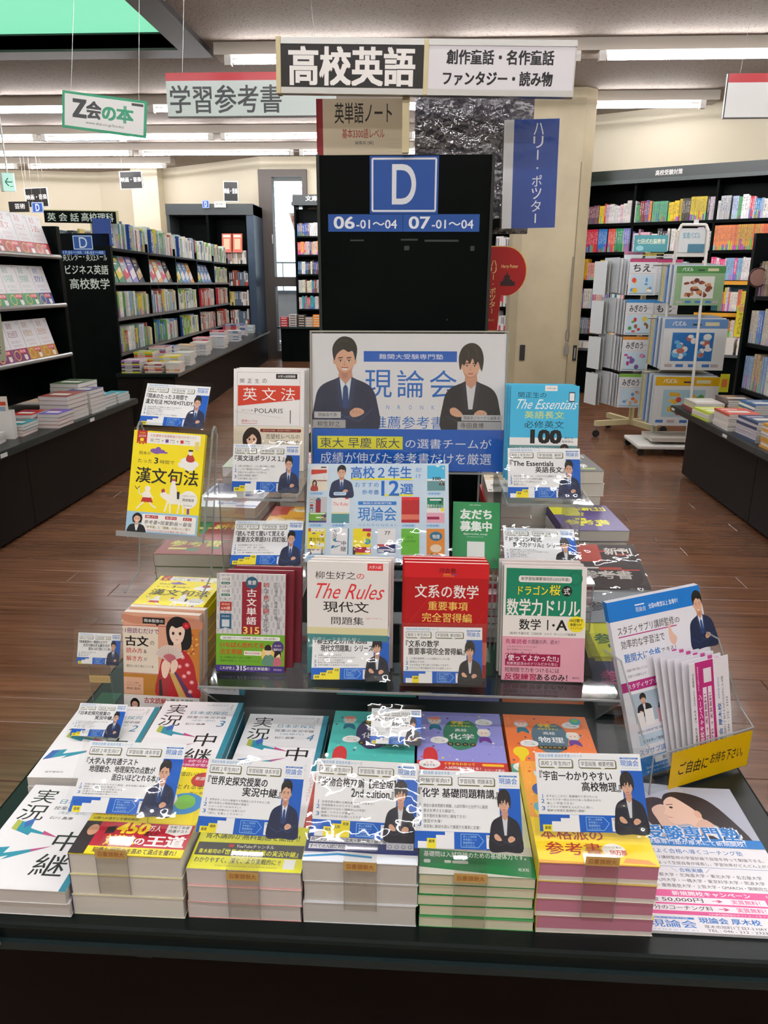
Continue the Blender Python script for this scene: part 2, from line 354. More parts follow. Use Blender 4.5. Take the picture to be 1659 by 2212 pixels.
def wall(name, pts, label, z1=CEIL, z0=0, th=.12):
    b = MB()
    for (a, c_) in zip(pts, pts[1:]):
        a, c_ = Vector(a), Vector(c_); d = (c_-a).normalized(); n = Vector((-d.y, d.x))*th
        q = [a, c_, c_+n, a+n]; b.prism([tuple(p) for p in q], 'z', z0, z1, CREAM)
    return structure(b.build(name), label)
RW0 = Vector((2.07, 10.68)); 
wall('wall_right', [tuple(RW0-WN*1.6), tuple(RW0+WN*5.03)][::-1] if False else [tuple(RW0+WN*5.03), tuple(RW0-WN*1.6)], 'cream plaster wall above the right bookcase', th=-.12)
wall('wall_right_side', [(6.4, 8.3), (6.4, YB)], 'cream wall at the right side', th=.12)
wall('wall_left', [(X0, YB), (X0, 15.2)], 'cream wall at the left side')
wall('wall_back_left', [(X0, 15.1), (-6.5, 15.58), (-4.815, 15.0)], 'cream wall at the back left, behind the far shelves')
wall('wall_back_corner', [(-4.815, 15.0), (-2.93, 13.79)], 'cream wall beside the tall window')
wall('wall_rear', [(6.4, YB), (X0, YB)], 'cream wall behind the shopper')
wall('wall_back', [(-2.17, 13.79), (.67, 13.79)], 'cream wall to the right of the tall window')
wall('wall_back_inner', [(.67, 13.79), (.67, 11.4)], 'cream wall behind the column')
wall('wall_window_lintel', [(-2.93, 13.79), (-2.17, 13.79)], 'cream wall strip over the tall window', z0=3.14)
# pilaster on the back left wall
structure(MB().box(-5.55, -5.05, 14.75, 15.3, 0, CEIL, CREAM).build('trim_pilaster'), 'cream pilaster on the back left wall')
# window
wi = structure(bpy.data.objects.new('window_1', None)); COL.objects.link(wi)
FR = mat('window_bronze', '#4e4742', .5, .3)
b = MB()
for a in ((-2.95, -2.72, 0, 3.14), (-2.20, -2.12, 0, 3.14), (-2.72, -2.2, 3.02, 3.14), (-2.72, -2.2, 0, .12), (-2.72, -2.2, 1.24, 1.40)): b.box(a[0], a[1], 13.70, 13.92, a[2], a[3], FR)
b.build('window_frame', wi)
GLS = film_mat('window_glass', .02, (.95, .98, 1))
MB().poly([(-2.72, 13.80, .12), (-2.2, 13.80, .12), (-2.2, 13.80, 1.24), (-2.72, 13.80, 1.24)], GLS).build('lower_pane', wi); MB().poly([(-2.72, 13.80, 1.40), (-2.2, 13.80, 1.40), (-2.2, 13.80, 3.02), (-2.72, 13.80, 3.02)], GLS).build('upper_pane', wi)
MB().tube((-2.735, 13.68, 1.95), (-2.735, 13.68, 2.1), .012, STEEL).build('window_handle', wi)
# what stands outside the window
structure(MB().box(-6, 2, 14.2, 22, -.3, -.05, mat('outside_paving', '#a8a6a6', .8)).build('ground_outside'), 'pale paving outside the window')
ow = MB().box(-5, 1, 18, 18.15, 0, 1.05, mat('outside_wall', '#b9b7bd', .8, var=(2, '#a9a8b0')))
ow.box(-5, 1, 17.98, 18.18, 1.05, 1.13, mat('outside_cap', '#6f7480', .7)); tag(ow.build('parapet'), 'pale parapet wall outside the tall window', 'wall')
b = MB()
for i in range(16): b.tube((-5+i*.4, 18.1, 1.13), (-5+i*.4, 18.1, 1.75), .015, STEEL, n=6)
b.tube((-5, 18.1, 1.75), (1, 18.1, 1.75), .02, STEEL, n=6); tag(b.build('railing'), 'thin metal railing on the parapet outside the window', 'railing')
pn = MB().poly([(-2.42, 13.66, 2.42), (-2.26, 13.66, 2.44), (-2.34, 13.66, 2.15)], INKM, '#b9a79c').poly([(-2.42, 13.664, 2.42), (-2.26, 13.664, 2.44), (-2.34, 13.664, 2.15)], INKM, '#b9a79c')
pn.box(-2.38, -2.31, 13.655, 13.659, 2.3, 2.4, INKM, '#9a6a58'); pn.box(-2.43, -2.2, 13.657, 13.663, 2.425, 2.445, INKM, '#b9b0a8')
tag(pn.build('pennant'), 'small beige triangular pennant hanging in the tall window', 'pennant')

# column
cm = thing('column', 'tall cream column with a cord and padlock behind the display', 'column', (0, 0, 0))
cm['kind'] = 'structure'; del cm['category']
MB().prism([(.97, 9.45), (1.05, 9.28), (1.66, 9.22), (1.80, 9.32), (1.86, 9.9), (.97, 9.9)], 'z', 0, CEIL, COLUMN).build('shaft', cm, .01)
MB().box(1.655, 1.664, 9.214, 9.225, 0, 2.6, mat('joint_line', '#7c725c', .8)).build('joint_strip', cm)
b = MB().path([(1.64, 9.2, 1.6), (1.635, 9.2, 1.0), (1.64, 9.2, .78)], .006, GREYP)
for a in range(14):
    t0, t1 = a/14*6.283, (a+1)/14*6.283; b.tube((1.64+.02*math.cos(t0), 9.195, .72+.07*math.sin(t0)), (1.64+.02*math.cos(t1), 9.195, .72+.07*math.sin(t1)), .006, GREYP, n=5)
b.build('wire', cm)
b = MB().box(1.615, 1.665, 9.17, 9.2, .5, .6, STEEL); b.path([(1.625, 9.185, .6), (1.625, 9.185, .64), (1.655, 9.185, .64), (1.655, 9.185, .6)], .006, STEEL); b.build('padlock', cm)
b = MB().box(1.73, 1.775, 9.265, 9.285, .42, .60, RUBBER); b.box(1.745, 1.76, 9.258, 9.27, .45, .57, STEEL); b.build('latch', cm)
MB().box(1.10, 1.16, 9.255, 9.27, .42, .60, RUBBER).build('dark_plate', cm)

# ceiling light troughs and tubes
TR = mat('trough_paint', '#a8a094', .6)
rows = {7.55: [(-1.85, -.1), (.1, 1.25), (1.47, 3.82), (3.98, 6.3), (-4.9, -4.0)], 9.46: [(-5.7, -3.40), (-3.24, -.9), (-.7, .45), (.62, 2.98), (-8.2, -5.86)], 11.17: [(-7.8, -5.5), (-5.38, -3.03), (-2.86, -.5), (-.3, 1.2)], 12.5: [(-8.3, -7.1), (-7.0, -4.66), (-4.5, -2.15), (-2., .3)], 13.8: [(-8.4, -7.2), (-6.95, -4.58)]}
for y in (5.65, 3.75, 1.85, -.05, -1.95): rows[y] = [(-1.95, .35), (.55, 2.85), (3.05, 5.3)] if y > 3 else [(-6.9, -4.6), (-4.4, -2.1), (-1.9, .4), (.6, 2.9), (3.1, 5.4)]
rows[7.55].pop()
ordn2 = {7.55: 'nearest visible', 9.46: 'second visible', 11.17: 'third visible', 12.5: 'fourth visible', 13.8: 'farthest'}; ORD = ['first', 'second', 'third', 'fourth', 'fifth', 'sixth', 'seventh', 'eighth', 'ninth']; ordn = {7.55: 'nearest visible row', 9.46: 'second visible row', 11.17: 'third visible row', 12.5: 'fourth visible row', 13.8: 'farthest row'}
for y, segs in rows.items():
    x0 = min(s[0] for s in segs)-.12; x1 = min(max(s[1] for s in segs)+.12, 6.3)
    if y == 9.46: x1 = 3.15
    yy = y-.04
    b = MB().box(x0, x1, yy, yy+.26, CEIL-.10, CEIL-.001, TR); o = b.build('trim_trough'); structure(o, f'pale ceiling trough that carries the {ordn2.get(y, "overhead")} tube lights, {y:.0f} m ahead')
    for j, (a, c_) in enumerate(segs):
        side = 'left' if (a+c_)/2 < -1 else ('middle' if (a+c_)/2 < 1.2 else 'right')
        l = thing('tube_light', f'white fluorescent tube, {ORD[j]} from the left in the {ordn.get(y, "row %s" % {5.65: "above the counters", 3.75: "over the aisle", 1.85: "above the display", -.05: "over the shopper", -1.95: "behind the shopper"}.get(y))}', 'light', (a, y, 3.2), group='fluorescent tubes on the ceiling')
        L = c_-a; MB().tube((.05, 0, 0), (L-.05, 0, 0), .019, TUBEM, n=12).build('glass_tube', l)
        for e in (0, L): MB().box(e-.03, e+.03, -.03, .03, -.03, .05, WHITEP).build('end_socket', l)
b = MB().box(-6.0, -4.6, 11.9, 12.2, CEIL-.02, CEIL-.005, WHITEP)
for i in range(4): b.box(-5.9, -4.7, 11.93+i*.07, 11.96+i*.07, CEIL-.03, CEIL-.02, GREYP)
tag(b.build('air_vent'), 'white slotted air vent in the ceiling at the back left', 'vent')
# ================================================================ PRINTED SHEETS
WH = '#e9e8e6'; BL = '#0059bb'; INKC = '#26262b'; LB = '#7fb2dc'
def man_neck(p):
    p.poly([(41, 33), (59, 33), (61, 45), (50, 52), (39, 45)], '#c8937a')
def man_head(p, A):
    sk = '#dba98c'; hr = '#15110e' if A else '#221c19'
    p.e(32, 25, 3, 4, sk, 10); p.e(68, 25, 3, 4, sk, 10)
    p.blob([(33, 18), (34, 30), (41, 39), (50, 42), (59, 39), (66, 30), (67, 18), (50, 8)], sk)
    p.blob([(36, 32), (40, 38.5), (50, 41.5), (60, 38.5), (64, 32), (58, 36), (50, 38), (42, 36)], '#c48f74', 3)
    if A: p.blob([(31, 24), (28, 11), (33, 2), (44, -4), (56, -4), (66, 0), (72, 10), (69, 24), (66.5, 18), (63, 13), (56, 14), (48, 11), (40, 14), (35, 18)], hr); p.line([(38, 4), (46, 0), (56, 1)], .8, '#3a322c')
    else: p.blob([(29, 30), (26, 14), (32, 2), (44, -4), (58, -4), (70, 3), (75, 16), (72, 31), (68, 26), (64, 19), (59, 23), (53, 15), (48, 22), (42, 17), (37, 24), (33, 22)], hr); p.line([(40, 2), (46, 9), (44, 14)], .7, '#4a423c'); p.line([(56, 0), (62, 8), (62, 14)], .7, '#4a423c')
    for x in (42.5, 57.5): p.e(x, 24.8, 3.2, 1.0, '#efe4de', 8); p.e(x, 24.8, 1.6, 1.0, '#2a1a15', 8); p.line([(x-3.6, 23.6), (x+3.6, 23.6)], .5, '#3a2018'); p.line([(x-4, 21.2), (x+4, 20.6)], .9, hr)
    p.poly([(44, 39.5), (56, 39.5), (54, 46), (46, 46)], '#b5806a') if A else None
    p.line([(50, 25), (49, 29.5), (51.5, 30)], .8, '#b87f66')
    if A: p.poly([(44, 32.5), (56, 32.5), (53, 35.6), (47, 35.6)], '#f1ecea'); p.line([(44, 32.5), (50, 33), (56, 32.5)], .9, '#a4524a')
    else: p.line([(45, 34), (50, 34.8), (55, 34)], 1.3, '#b4645a')
def man(p, kind):
    """suited man with crossed arms, box 0-100"""
    A = kind == 'A'; jk = '#1b2747' if A else '#181a24'; sk = '#d9a78a'; hr = '#16120f' if A else '#241e1b'
    p.blob([(2, 101), (4, 70), (12, 54), (32, 46), (50, 43), (68, 46), (88, 54), (97, 70), (99, 101), (50, 102)], jk)
    p.poly([(38, 44), (50, 49), (62, 44), (57, 76), (43, 76)], '#c9dcec' if A else '#d6d6d8')
    p.sub(man_neck, 0, 0, 100, 100)
    if A: p.poly([(47, 50), (53, 50), (55, 74), (50, 79), (45, 74)], '#1f3f78'); p.poly([(40, 43), (50, 51), (44, 57)], '#dfe9f2'); p.poly([(60, 43), (50, 51), (56, 57)], '#dfe9f2')
    p.poly([(35, 45), (41, 43), (47, 78), (40, 74)], '#26345a' if A else '#232636'); p.poly([(65, 45), (59, 43), (53, 78), (60, 74)], '#26345a' if A else '#232636')
    p.sub(man_head, 7, 3.5, 84, 90, A)
    p.line([(9, 84), (34, 92), (64, 84)], 1.2, '#31426c' if A else '#2b3044'); p.line([(90, 78), (70, 92), (40, 84)], 1.2, '#31426c' if A else '#2b3044')
    p.line([(20, 60), (18, 80)], .9, '#0e1630'); p.line([(82, 60), (84, 80)], .9, '#0e1630')
    p.blob([(56, 82), (64, 77), (74, 78), (78, 82), (70, 86), (60, 87)], sk, 3)
    if not A: p.blob([(16, 76), (24, 74), (34, 79), (38, 84), (28, 85), (18, 82)], sk, 3)
    for i in range(3): p.line([(60+i*5, 79+i*.6), (63+i*5, 83)], .6, '#b07f66')
def girl(p, col='#a9402e'):
    p.blob([(0, 101), (6, 62), (30, 48), (50, 46), (70, 48), (94, 62), (100, 101)], col)
    p.blob([(22, 48), (18, 22), (34, 4), (54, 0), (74, 8), (84, 26), (82, 54), (64, 50), (40, 52)], '#2a1d18')
    p.poly([(42, 40), (60, 40), (62, 52), (50, 57), (40, 52)], '#e2b79d'); p.blob([(32, 22), (34, 36), (48, 46), (64, 38), (68, 22), (50, 12)], '#ecc4a9')
    p.blob([(30, 28), (30, 14), (50, 6), (70, 14), (72, 30), (62, 20), (52, 16), (42, 22)], '#2a1d18')
    for x in (42, 58): p.e(x, 28, 3.5, 3, '#3a2018', 8)
    p.line([(47, 38), (53, 38)], 1.4, '#b5483e')
def suitwoman(p):
    p.blob([(0, 101), (4, 66), (28, 54), (72, 54), (96, 66), (100, 101)], '#15161c'); p.poly([(38, 55), (62, 55), (54, 84), (46, 84)], '#e6e6e8')
    p.blob([(26, 44), (22, 20), (40, 3), (62, 3), (80, 20), (76, 44), (66, 48), (36, 48)], '#1c1512'); p.poly([(42, 42), (58, 42), (60, 56), (50, 60), (40, 56)], '#d3a48a')
    p.blob([(32, 24), (34, 38), (50, 49), (66, 38), (68, 24), (50, 12)], '#dfb095'); p.blob([(28, 30), (32, 12), (52, 5), (72, 14), (73, 30), (62, 18), (42, 16)], '#1c1512')
    for x in (42, 58): p.e(x, 28, 3, 1.8, '#2a1a15', 8)
    p.poly([(43, 38), (57, 38), (50, 42)], '#f0e6e2')
def logo(p, c='#1d74c4', eng=True):
    p.r(2, 0, 96, 14, c); p.t('難関大受験専門塾', 14, 3, 72, 8, '#e8eef6'); p.t('現論会', 2, 22, 96, 54, c, .008)
    if eng: p.t('G E N R O N K A I', 4, 88, 92, 9, '#6fa4d4')
def pop(p, tl, hdr, lines, steps, who, h1='高校２年生向け'):
    p.r(0, 0, 100, 100, '#f1f1f0')
    p.t('現論会推薦 最強参考書シリーズ', 3, 1.8, 42, 4.4, '#5fa0d6')
    for x, wd, s, tx in ((3, 32, h1, 22), (41, 35, '学習段階  '+hdr, 66)):
        p.rr(x+.8, 9.6, wd, 11, '#8f8a5a', 1); p.rr(x, 8.6, wd, 11, '#3c3c34', 1); p.rr(x+.5, 9.3, wd-1, 9.6, '#f4f4f0', 1); p.poly([(tx-5, 18.6), (tx, 18.6), (tx-2.5, 22.4)], '#e9e8dc')
        p.t(s, x+2, 11, wd-4, 6.2, INKC, .004)
    p.sub(logo, 80, 5, 18, 15)
    y = 24
    n = len(tl); hh = 12 if n < 3 else 9.6
    for i, (s, x, wd) in enumerate(tl): p.t(s, x, y+i*(hh+1.4), wd, hh, '#15151a', .022)
    y = 24+n*(hh+1.4)+3.2
    if n == 1: y += 3
    L = sum(len(b) for b in lines); avail = 76.5-y; pitch = avail/L
    for i, b in enumerate(lines):
        p.t(str(i+1), 3, y+(len(b)-1)*pitch*.35, 3, min(8, pitch*1.1), '#2a6cb4', .01)
        for s in b:
            p.t(s, 8, y+pitch*.12, min(68, 2.55*len(s)+2), pitch*.68, '#333338', .003); y += pitch
    p.r(0, 79, 100, 21, BL); lab = ['基礎', '標準', '応用', '発展']
    for i in range(4):
        on = lab[i] in steps; p.r(3+i*8.4, 96.6-4.1*i-5, 8.5, 8.4+4.1*i, '#f2e02a' if on else '#f1f1f0')
        if on: p.t(lab[i], 4.6+i*8.4, 93.4-4.1*i, 5.6, 4, '#222', .01)
    p.line([(43, 81.5), (59, 81.5), (64, 89), (59, 97.5), (43, 97.5), (43, 81.5)], .5, '#8fc3ee')
    for i, s in enumerate(('詳しい活用例', '参考書ルート', '動画解説は', 'こちらから')): p.t(s, 45, 83+i*3.7, 12.5 if i < 2 else 10.5, 2.8, '#a8d2f2')
    p.r(66.5, 82, 7.5, 16.5, '#eeeeee'); p.t('YouTube', 67.3, 83, 6, 2.6, '#333', .01)
    p.r(80, 22, 20, 57.5, BL)
    p.sub(man, 69, 23.5, 31, 76.5, who)
def c_kanbun(p):
    p.r(0, 0, 100, 100, '#f2df12'); p.rr(6, 1.5, 88, 10.5, '#efeee4', 2); p.poly([(5, -0), (19, 0), (19, 13), (16.5, 12), (14, 13.5), (12, 12), (9.6, 13.5), (7, 12), (5, 13)], '#b4201f')
    p.t('大学受験', 8, 1.6, 8, 1.5, '#f2df12'); p.t('ムビスタ', 7, 4, 10, 2.4, WH, .02); p.rr(9.5, 7.4, 5, 3, '#f2df12', 1); p.t('MOVIE×STUDY', 7, 11, 10, 1, '#f2df12')
    p.t('人気講師の授業動画が全力サポート！', 23, 2.8, 64, 2.6, '#c05a5a', .004)
    for x, c in ((24, '#c7bdb8'), (45, '#6c3b94'), (66, '#c02c2c')): p.r(x, 7.2, 4.4, 3.2, c); p.t('授業動画', x+6, 7.2, 7, 1.4, '#555'); p.t('本・付録', x+6, 9.4, 7, 1.2, '#555')
    p.t('+', 40, 7.8, 2, 2, '#555', .02); p.t('+', 61, 7.8, 2, 2, '#555', .02); p.rr(86.5, 7.5, 6, 9, '#ded07a', 2)
    for a in ((30, 19, 5, 2.2), (36, 17.6, 4, 2.6), (40, 19.3, 6, 1.9), (34, 20.4, 5, 1.6), (46, 20.3, 4, .8)): p.e(*a, '#7d55a4')
    p.t('岡本の', 10, 20, 16, 3.4, '#222'); p.t('たった', 9, 27.5, 20, 3.6, '#222', .004); p.t('3', 32, 25.6, 5, 5.6, '#222', .02); p.t('時間で', 40, 27.4, 20, 3.8, '#222')
    for a in ((78, 27, 10, 3.6), (86, 29.6, 8, 3.4), (74, 30.6, 9, 3.2), (82, 33, 8, 3.2)): p.e(*a, '#f0efe8')
    p.blob([(76, 26), (78, 20.5), (84, 20.5), (88, 26), (82, 28)], '#b03a2e'); p.e(81.5, 19, 3.4, 2.4, '#f0e7da'); p.r(78.6, 15.8, 6, 1.8, '#2b2430')
    p.t('漢文句法', 8, 35.5, 87, 15, '#1a1a1a', .012)
    # little sketched figures: a runner with a sickle and a rider on a white horse
    p.e(26, 56, 4, 2.8, '#f3efe2'); p.blob([(20, 60), (28, 58), (31, 62), (30, 66), (21, 66)], '#f3efe2'); p.poly([(20, 64.5), (32, 64.5), (35, 69), (18, 69)], '#b3292a')
    p.line([(22, 69), (16, 73), (13, 76)], 2, '#f3efe2'); p.line([(30, 69), (34, 72), (40, 74)], 2, '#f3efe2'); p.line([(21, 61), (16, 62), (13, 56)], 1.4, '#f3efe2'); p.line([(8, 54), (11, 57), (15, 54)], .9, '#333'); p.line([(30, 61), (35, 65)], 1.4, '#f3efe2')
    p.blob([(44, 60), (50, 57), (55, 60), (70, 59), (78, 62), (80, 67), (74, 69), (58, 69), (53, 66), (46, 63)], '#f3efe2')
    for a in ((55, 68, 52, 77), (59, 68, 60, 78), (72, 68, 70, 78), (77, 67, 78, 78)): p.line([(a[0], a[1]), (a[2], a[3])], 2.2, '#f3efe2')
    p.line([(79, 63), (84, 67), (85, 78)], 3.4, '#7d4fa0'); p.blob([(58, 62), (58, 51), (64, 50), (67, 56), (68, 63)], '#f3efe2'); p.e(61.5, 48.5, 3.2, 2.3, '#f3efe2'); p.r(58.5, 45, 6, 1.8, '#b03a52'); p.poly([(67, 57), (71, 57), (71, 64), (68, 64)], '#23232b'); p.poly([(45, 56), (49, 54.6), (51, 58), (46, 59)], '#a23a52')
    p.e(84, 64, 12.5, 8.6, '#efeee6'); p.t('スタディサプリ', 75, 59.6, 18, 1.7, '#333'); p.t('岡本梨奈', 76, 63, 16, 2.8, '#222', .01); p.t('Rina Okamoto', 78, 69, 12, 1.2, '#555')
    p.r(0, 78.5, 100, 21.5, '#9cc4dc'); p.rr(22, 80.5, 75, 16.5, '#f1efe9', 1.4); p.sub(suitwoman, 3, 79.5, 24, 20.5)
    for x, wd, s in ((26, 18, '理解しやすい'), (54, 16, '頭に落ちる'), (79, 12, 'まさに')): p.r(x, 81.3, wd, 3, '#bb2a2a'); p.t(s, x+1.5, 81.8, wd-3, 2, WH, .01)
    p.t('参考書×授業動画＝最強', 25, 86, 66, 4, '#1d1d1d', .006, .15); p.t('「参考書」と「講義」の良いとこ取り', 28, 91.2, 62, 2.6, '#8a7a20', .01); p.t('高校3年分の漢文句法を最速で駆け抜ける', 30, 95, 56, 1.8, '#b3343a')
    p.r(30, 98.2, 68, 1.8, '#1c6da8')
def c_polaris(p): p.sub(c_polaris_art, 0, 0, 100, 114)
def c_polaris_art(p):
    p.r(0, 0, 100, 87.7, '#eceae8'); p.box(5, 3, 89, 46, .35, '#9c9a98'); p.r(60, 4.2, 30, 4.2, '#1d1b1b'); p.t('大学入試問題集', 62.5, 5.2, 25, 2.2, WH, .01)
    for i, k in enumerate('関正生の'): p.t(k, 9+i*10.6, 8.6, 6, 3.6, '#2a2a2a')
    p.poly([(6, 14.2), (94, 14.2), (94, 26), (6, 32)], '#c93c24')
    for i, k in enumerate('英文法'): p.t(k, 13+i*27, 16.2, 20, 11, '#f2efec')
    p.t('ポラリス', 11, 35, 12, 1.4, '#888'); p.e(26, 35.8, .8, .6, '#555', 8); p.t('POLARIS', 30, 34, 40, 4, '#3b3b3b'); p.t('1', 77, 35.4, 7, 11.5, '#222', -.01); p.line([(2, 37), (68, 42)], .25, '#aaa')
    p.t('標準レベル', 11, 43.8, 23, 2.4, '#c0392b'); p.r(11, 47, 23, .3, '#c0392b')
    p.r(0, 49.5, 100, 38.2, '#e7ddc8'); p.sub(girl, 6, 50.5, 40, 37); p.rr(38, 51.6, 58, 2.8, '#7e241f'); p.t('英文法の真髄、最高峰の問題がここに！', 42, 52.2, 50, 1.4, '#d8b8a0')
    p.t('志望校レベルの', 46, 56, 48, 4.2, '#444'); p.t('問題だけを', 60, 61.5, 34, 4, '#444'); p.t('解く！', 70, 67, 24, 4, '#444')
def c_ess(p): p.sub(c_ess_art, 0, 0, 100, 79); p.r(0, 79, 100, 21, '#5d8f92'); p.t('この1冊で英語長文に自信がつく！', 5, 81, 60, 3.4, '#dfe8e8')
def c_ess_art(p):
    p.r(0, 0, 100, 68, '#45b4dc'); p.r(0, 68, 100, 32, '#ececea'); p.r(50, 0, 18, 7, '#ececea'); p.t('大学入試', 52.5, 2.4, 13, 2.3, '#444', .006)
    p.t('関正生の', 11, 8.6, 41, 7.4, '#16384c'); p.t('The Essentials', 5, 18, 90, 12.5, '#eef4f6', -.006, .35)
    p.t('英語長文', 21, 33.5, 58, 9.4, '#e4e34e'); p.t('必修英文', 21, 46, 58, 9.4, '#153848'); p.t('100', 32, 58, 43, 17, '#1b1b1d', .05)
    p.rr(85, 8, 9, 13, '#26404e', 1.6); p.rr(86, 9.5, 7, 10, '#e8ecec', .6); p.t('関正生', 81, 66.6, 13, 2.8, '#333'); p.t('桑原雅弘', 77, 71.2, 17, 2.8, '#333')
    p.r(0, 78, 100, 22, '#5d8f92'); p.t('この1冊で英語長文に自信がつく！', 5, 80, 60, 3.4, '#dfe8e8'); p.sub(man, 66, 76, 30, 24, 'B')
def c_rules(p): p.sub(c_rules_art, 0, 0, 100, 88); p.r(0, 88, 100, 12, '#4d8d90')
def c_rules_art(p):
    p.r(0, 0, 100, 100, '#ebe8e5'); p.r(74, .8, 19, 7, '#e03a3c'); p.t('大学入試', 76, 2.6, 15, 3.4, '#f4e6e4', .008)
    p.t('柳生好之', 10, 9.5, 50, 7.6, '#2a2624'); p.t('の', 61, 11.2, 9, 5.4, '#d8383c', .006); p.t('The Rules', 5, 21.5, 86, 15.5, '#d8383c', -.004, .35)
    p.t('現代文', 20, 39.5, 56, 11, '#262322', .008); p.t('問題集', 30, 55, 40, 8, '#262322', .006); p.t('入試アップデート', 72, 55, 20, 2, '#c03a38')
    p.r(0, 66, 100, 7, '#ded7a8'); p.r(0, 73, 100, 27, '#4d8d90'); p.t('必修ルールを読み解く', 6, 76, 60, 5, '#cfe2e2')
def c_bunkei(p):
    p.r(0, 0, 100, 100, '#b3181e'); p.r(0, 0, 100, 12.5, '#cf2128')
    for a in ((4, 55, 40, 20), (30, 90, 80, 30), (60, 95, 96, 40)): p.line([(a[0], a[1]), (a[2], a[3])], .6, '#c73036')
    p.t('河合塾', 41, 4.2, 20, 4, '#2a0f12', .01); p.r(46, 9, 9, .8, '#e59a2e'); p.r(57, 9, 5, .8, '#5b4a9a'); p.t('SERIES', 46, 10.3, 13, 1.2, '#e8a05a')
    p.t('文系の数学', 13, 18.5, 75, 11.5, '#f0ece8', .012); p.t('重要事項', 29, 33, 47, 7.6, '#f3cf6a', .008); p.t('完全習得編', 22, 43, 59, 8, '#f3cf6a', .008)
    p.r(0, 68, 100, 20, '#d8705a'); p.t('入試に必須のポイントをマスター', 10, 72, 80, 4, '#8a1a18'); p.t('河合出版', 40, 93, 20, 3, '#f0d8c8')
def c_dragon(p):
    p.r(0, 0, 100, 100, '#e9e6e2'); p.r(3, 2, 91, 41, '#0b7f60'); p.e(86, 10, 9, 7, '#0a7257'); p.e(86, 10, 6, 4.6, '#0b7f60')
    p.rr(18, 8.4, 64, 5.6, '#ece9e4'); p.t('新学習指導要領対応(2022年度)', 21, 9.4, 58, 3.5, '#2a3a33', .008)
    p.t('ドラゴン', 17, 16.5, 37, 8.8, '#0a5a30', .035); p.t('ドラゴン', 17.6, 17, 36, 8, '#f0e23a', .012); p.t('桜', 55, 15.4, 14, 10, '#0a5a30', .03); p.t('桜', 55.6, 15.9, 13, 9, '#f0e23a', .012); p.e(76.5, 21, 6.2, 4.6, '#161a18'); p.t('式', 72.6, 18.1, 7.6, 5.8, WH, .012)
    p.t('数学力ドリル', 4.5, 28.5, 88, 14.5, '#efebe6', .018); p.t('数学', 20, 46, 26, 9.5, '#181818', .014); p.t('Ⅰ', 51, 46.6, 7, 8.6, '#181818', .02); p.e(61.5, 51, 1.6, 1.2, '#181818', 10); p.t('A', 65, 46.4, 13, 8.8, '#181818', .02)
    p.e(89, 49.6, 10.5, 7, '#f0e02c'); p.t('10日間で', 81, 45, 16, 2.8, '#181818', .02); p.t('基礎力が', 81.5, 48.6, 14, 2.6, '#181818', .012); p.t('メキメキUP!', 82, 52, 14, 2, '#a8702a', .012)
    p.t('[監修] 牛瀧文宏  三田紀房  コルク  モーニング編集部', 9, 57.6, 80, 2.5, '#444', .004)
    p.r(0, 61.5, 100, 38.5, '#dfa3b4'); p.t('先輩読者', 4, 63.8, 26, 4.2, '#b02a60', .012); p.t('の感謝の声、続々！', 31, 63.8, 38, 4, '#3a2430', .006)
    for i, (s, wd) in enumerate((('こんなにやさしくていいの？', 36), ('私の宝物のようなもの', 30), ('くり返し使いました', 38))): p.t(s, 6, 69.6+i*2.7, wd, 1.7, '#6a3a4c', .006)
    p.r(4, 76.6, 67, 10.6, '#9a1248'); p.t('「使ってよかった!!」', 4.6, 77.4, 64, 5.4, '#f4ecee', .016); p.t('効果実証済みのドリルだから安心', 6, 83.7, 62, 2.8, '#f0dfe4', .006)
    p.t('短期間で力をつけるには', 4, 88.6, 66, 4.2, '#1c161a', .006); p.t('反復練習', 4, 93.9, 38, 5.6, '#a01448', .02); p.t('あるのみ！', 43, 94, 37, 5.4, '#1a1418', .02); p.t('講談社', 86, 95.6, 9, 1.8, '#333')
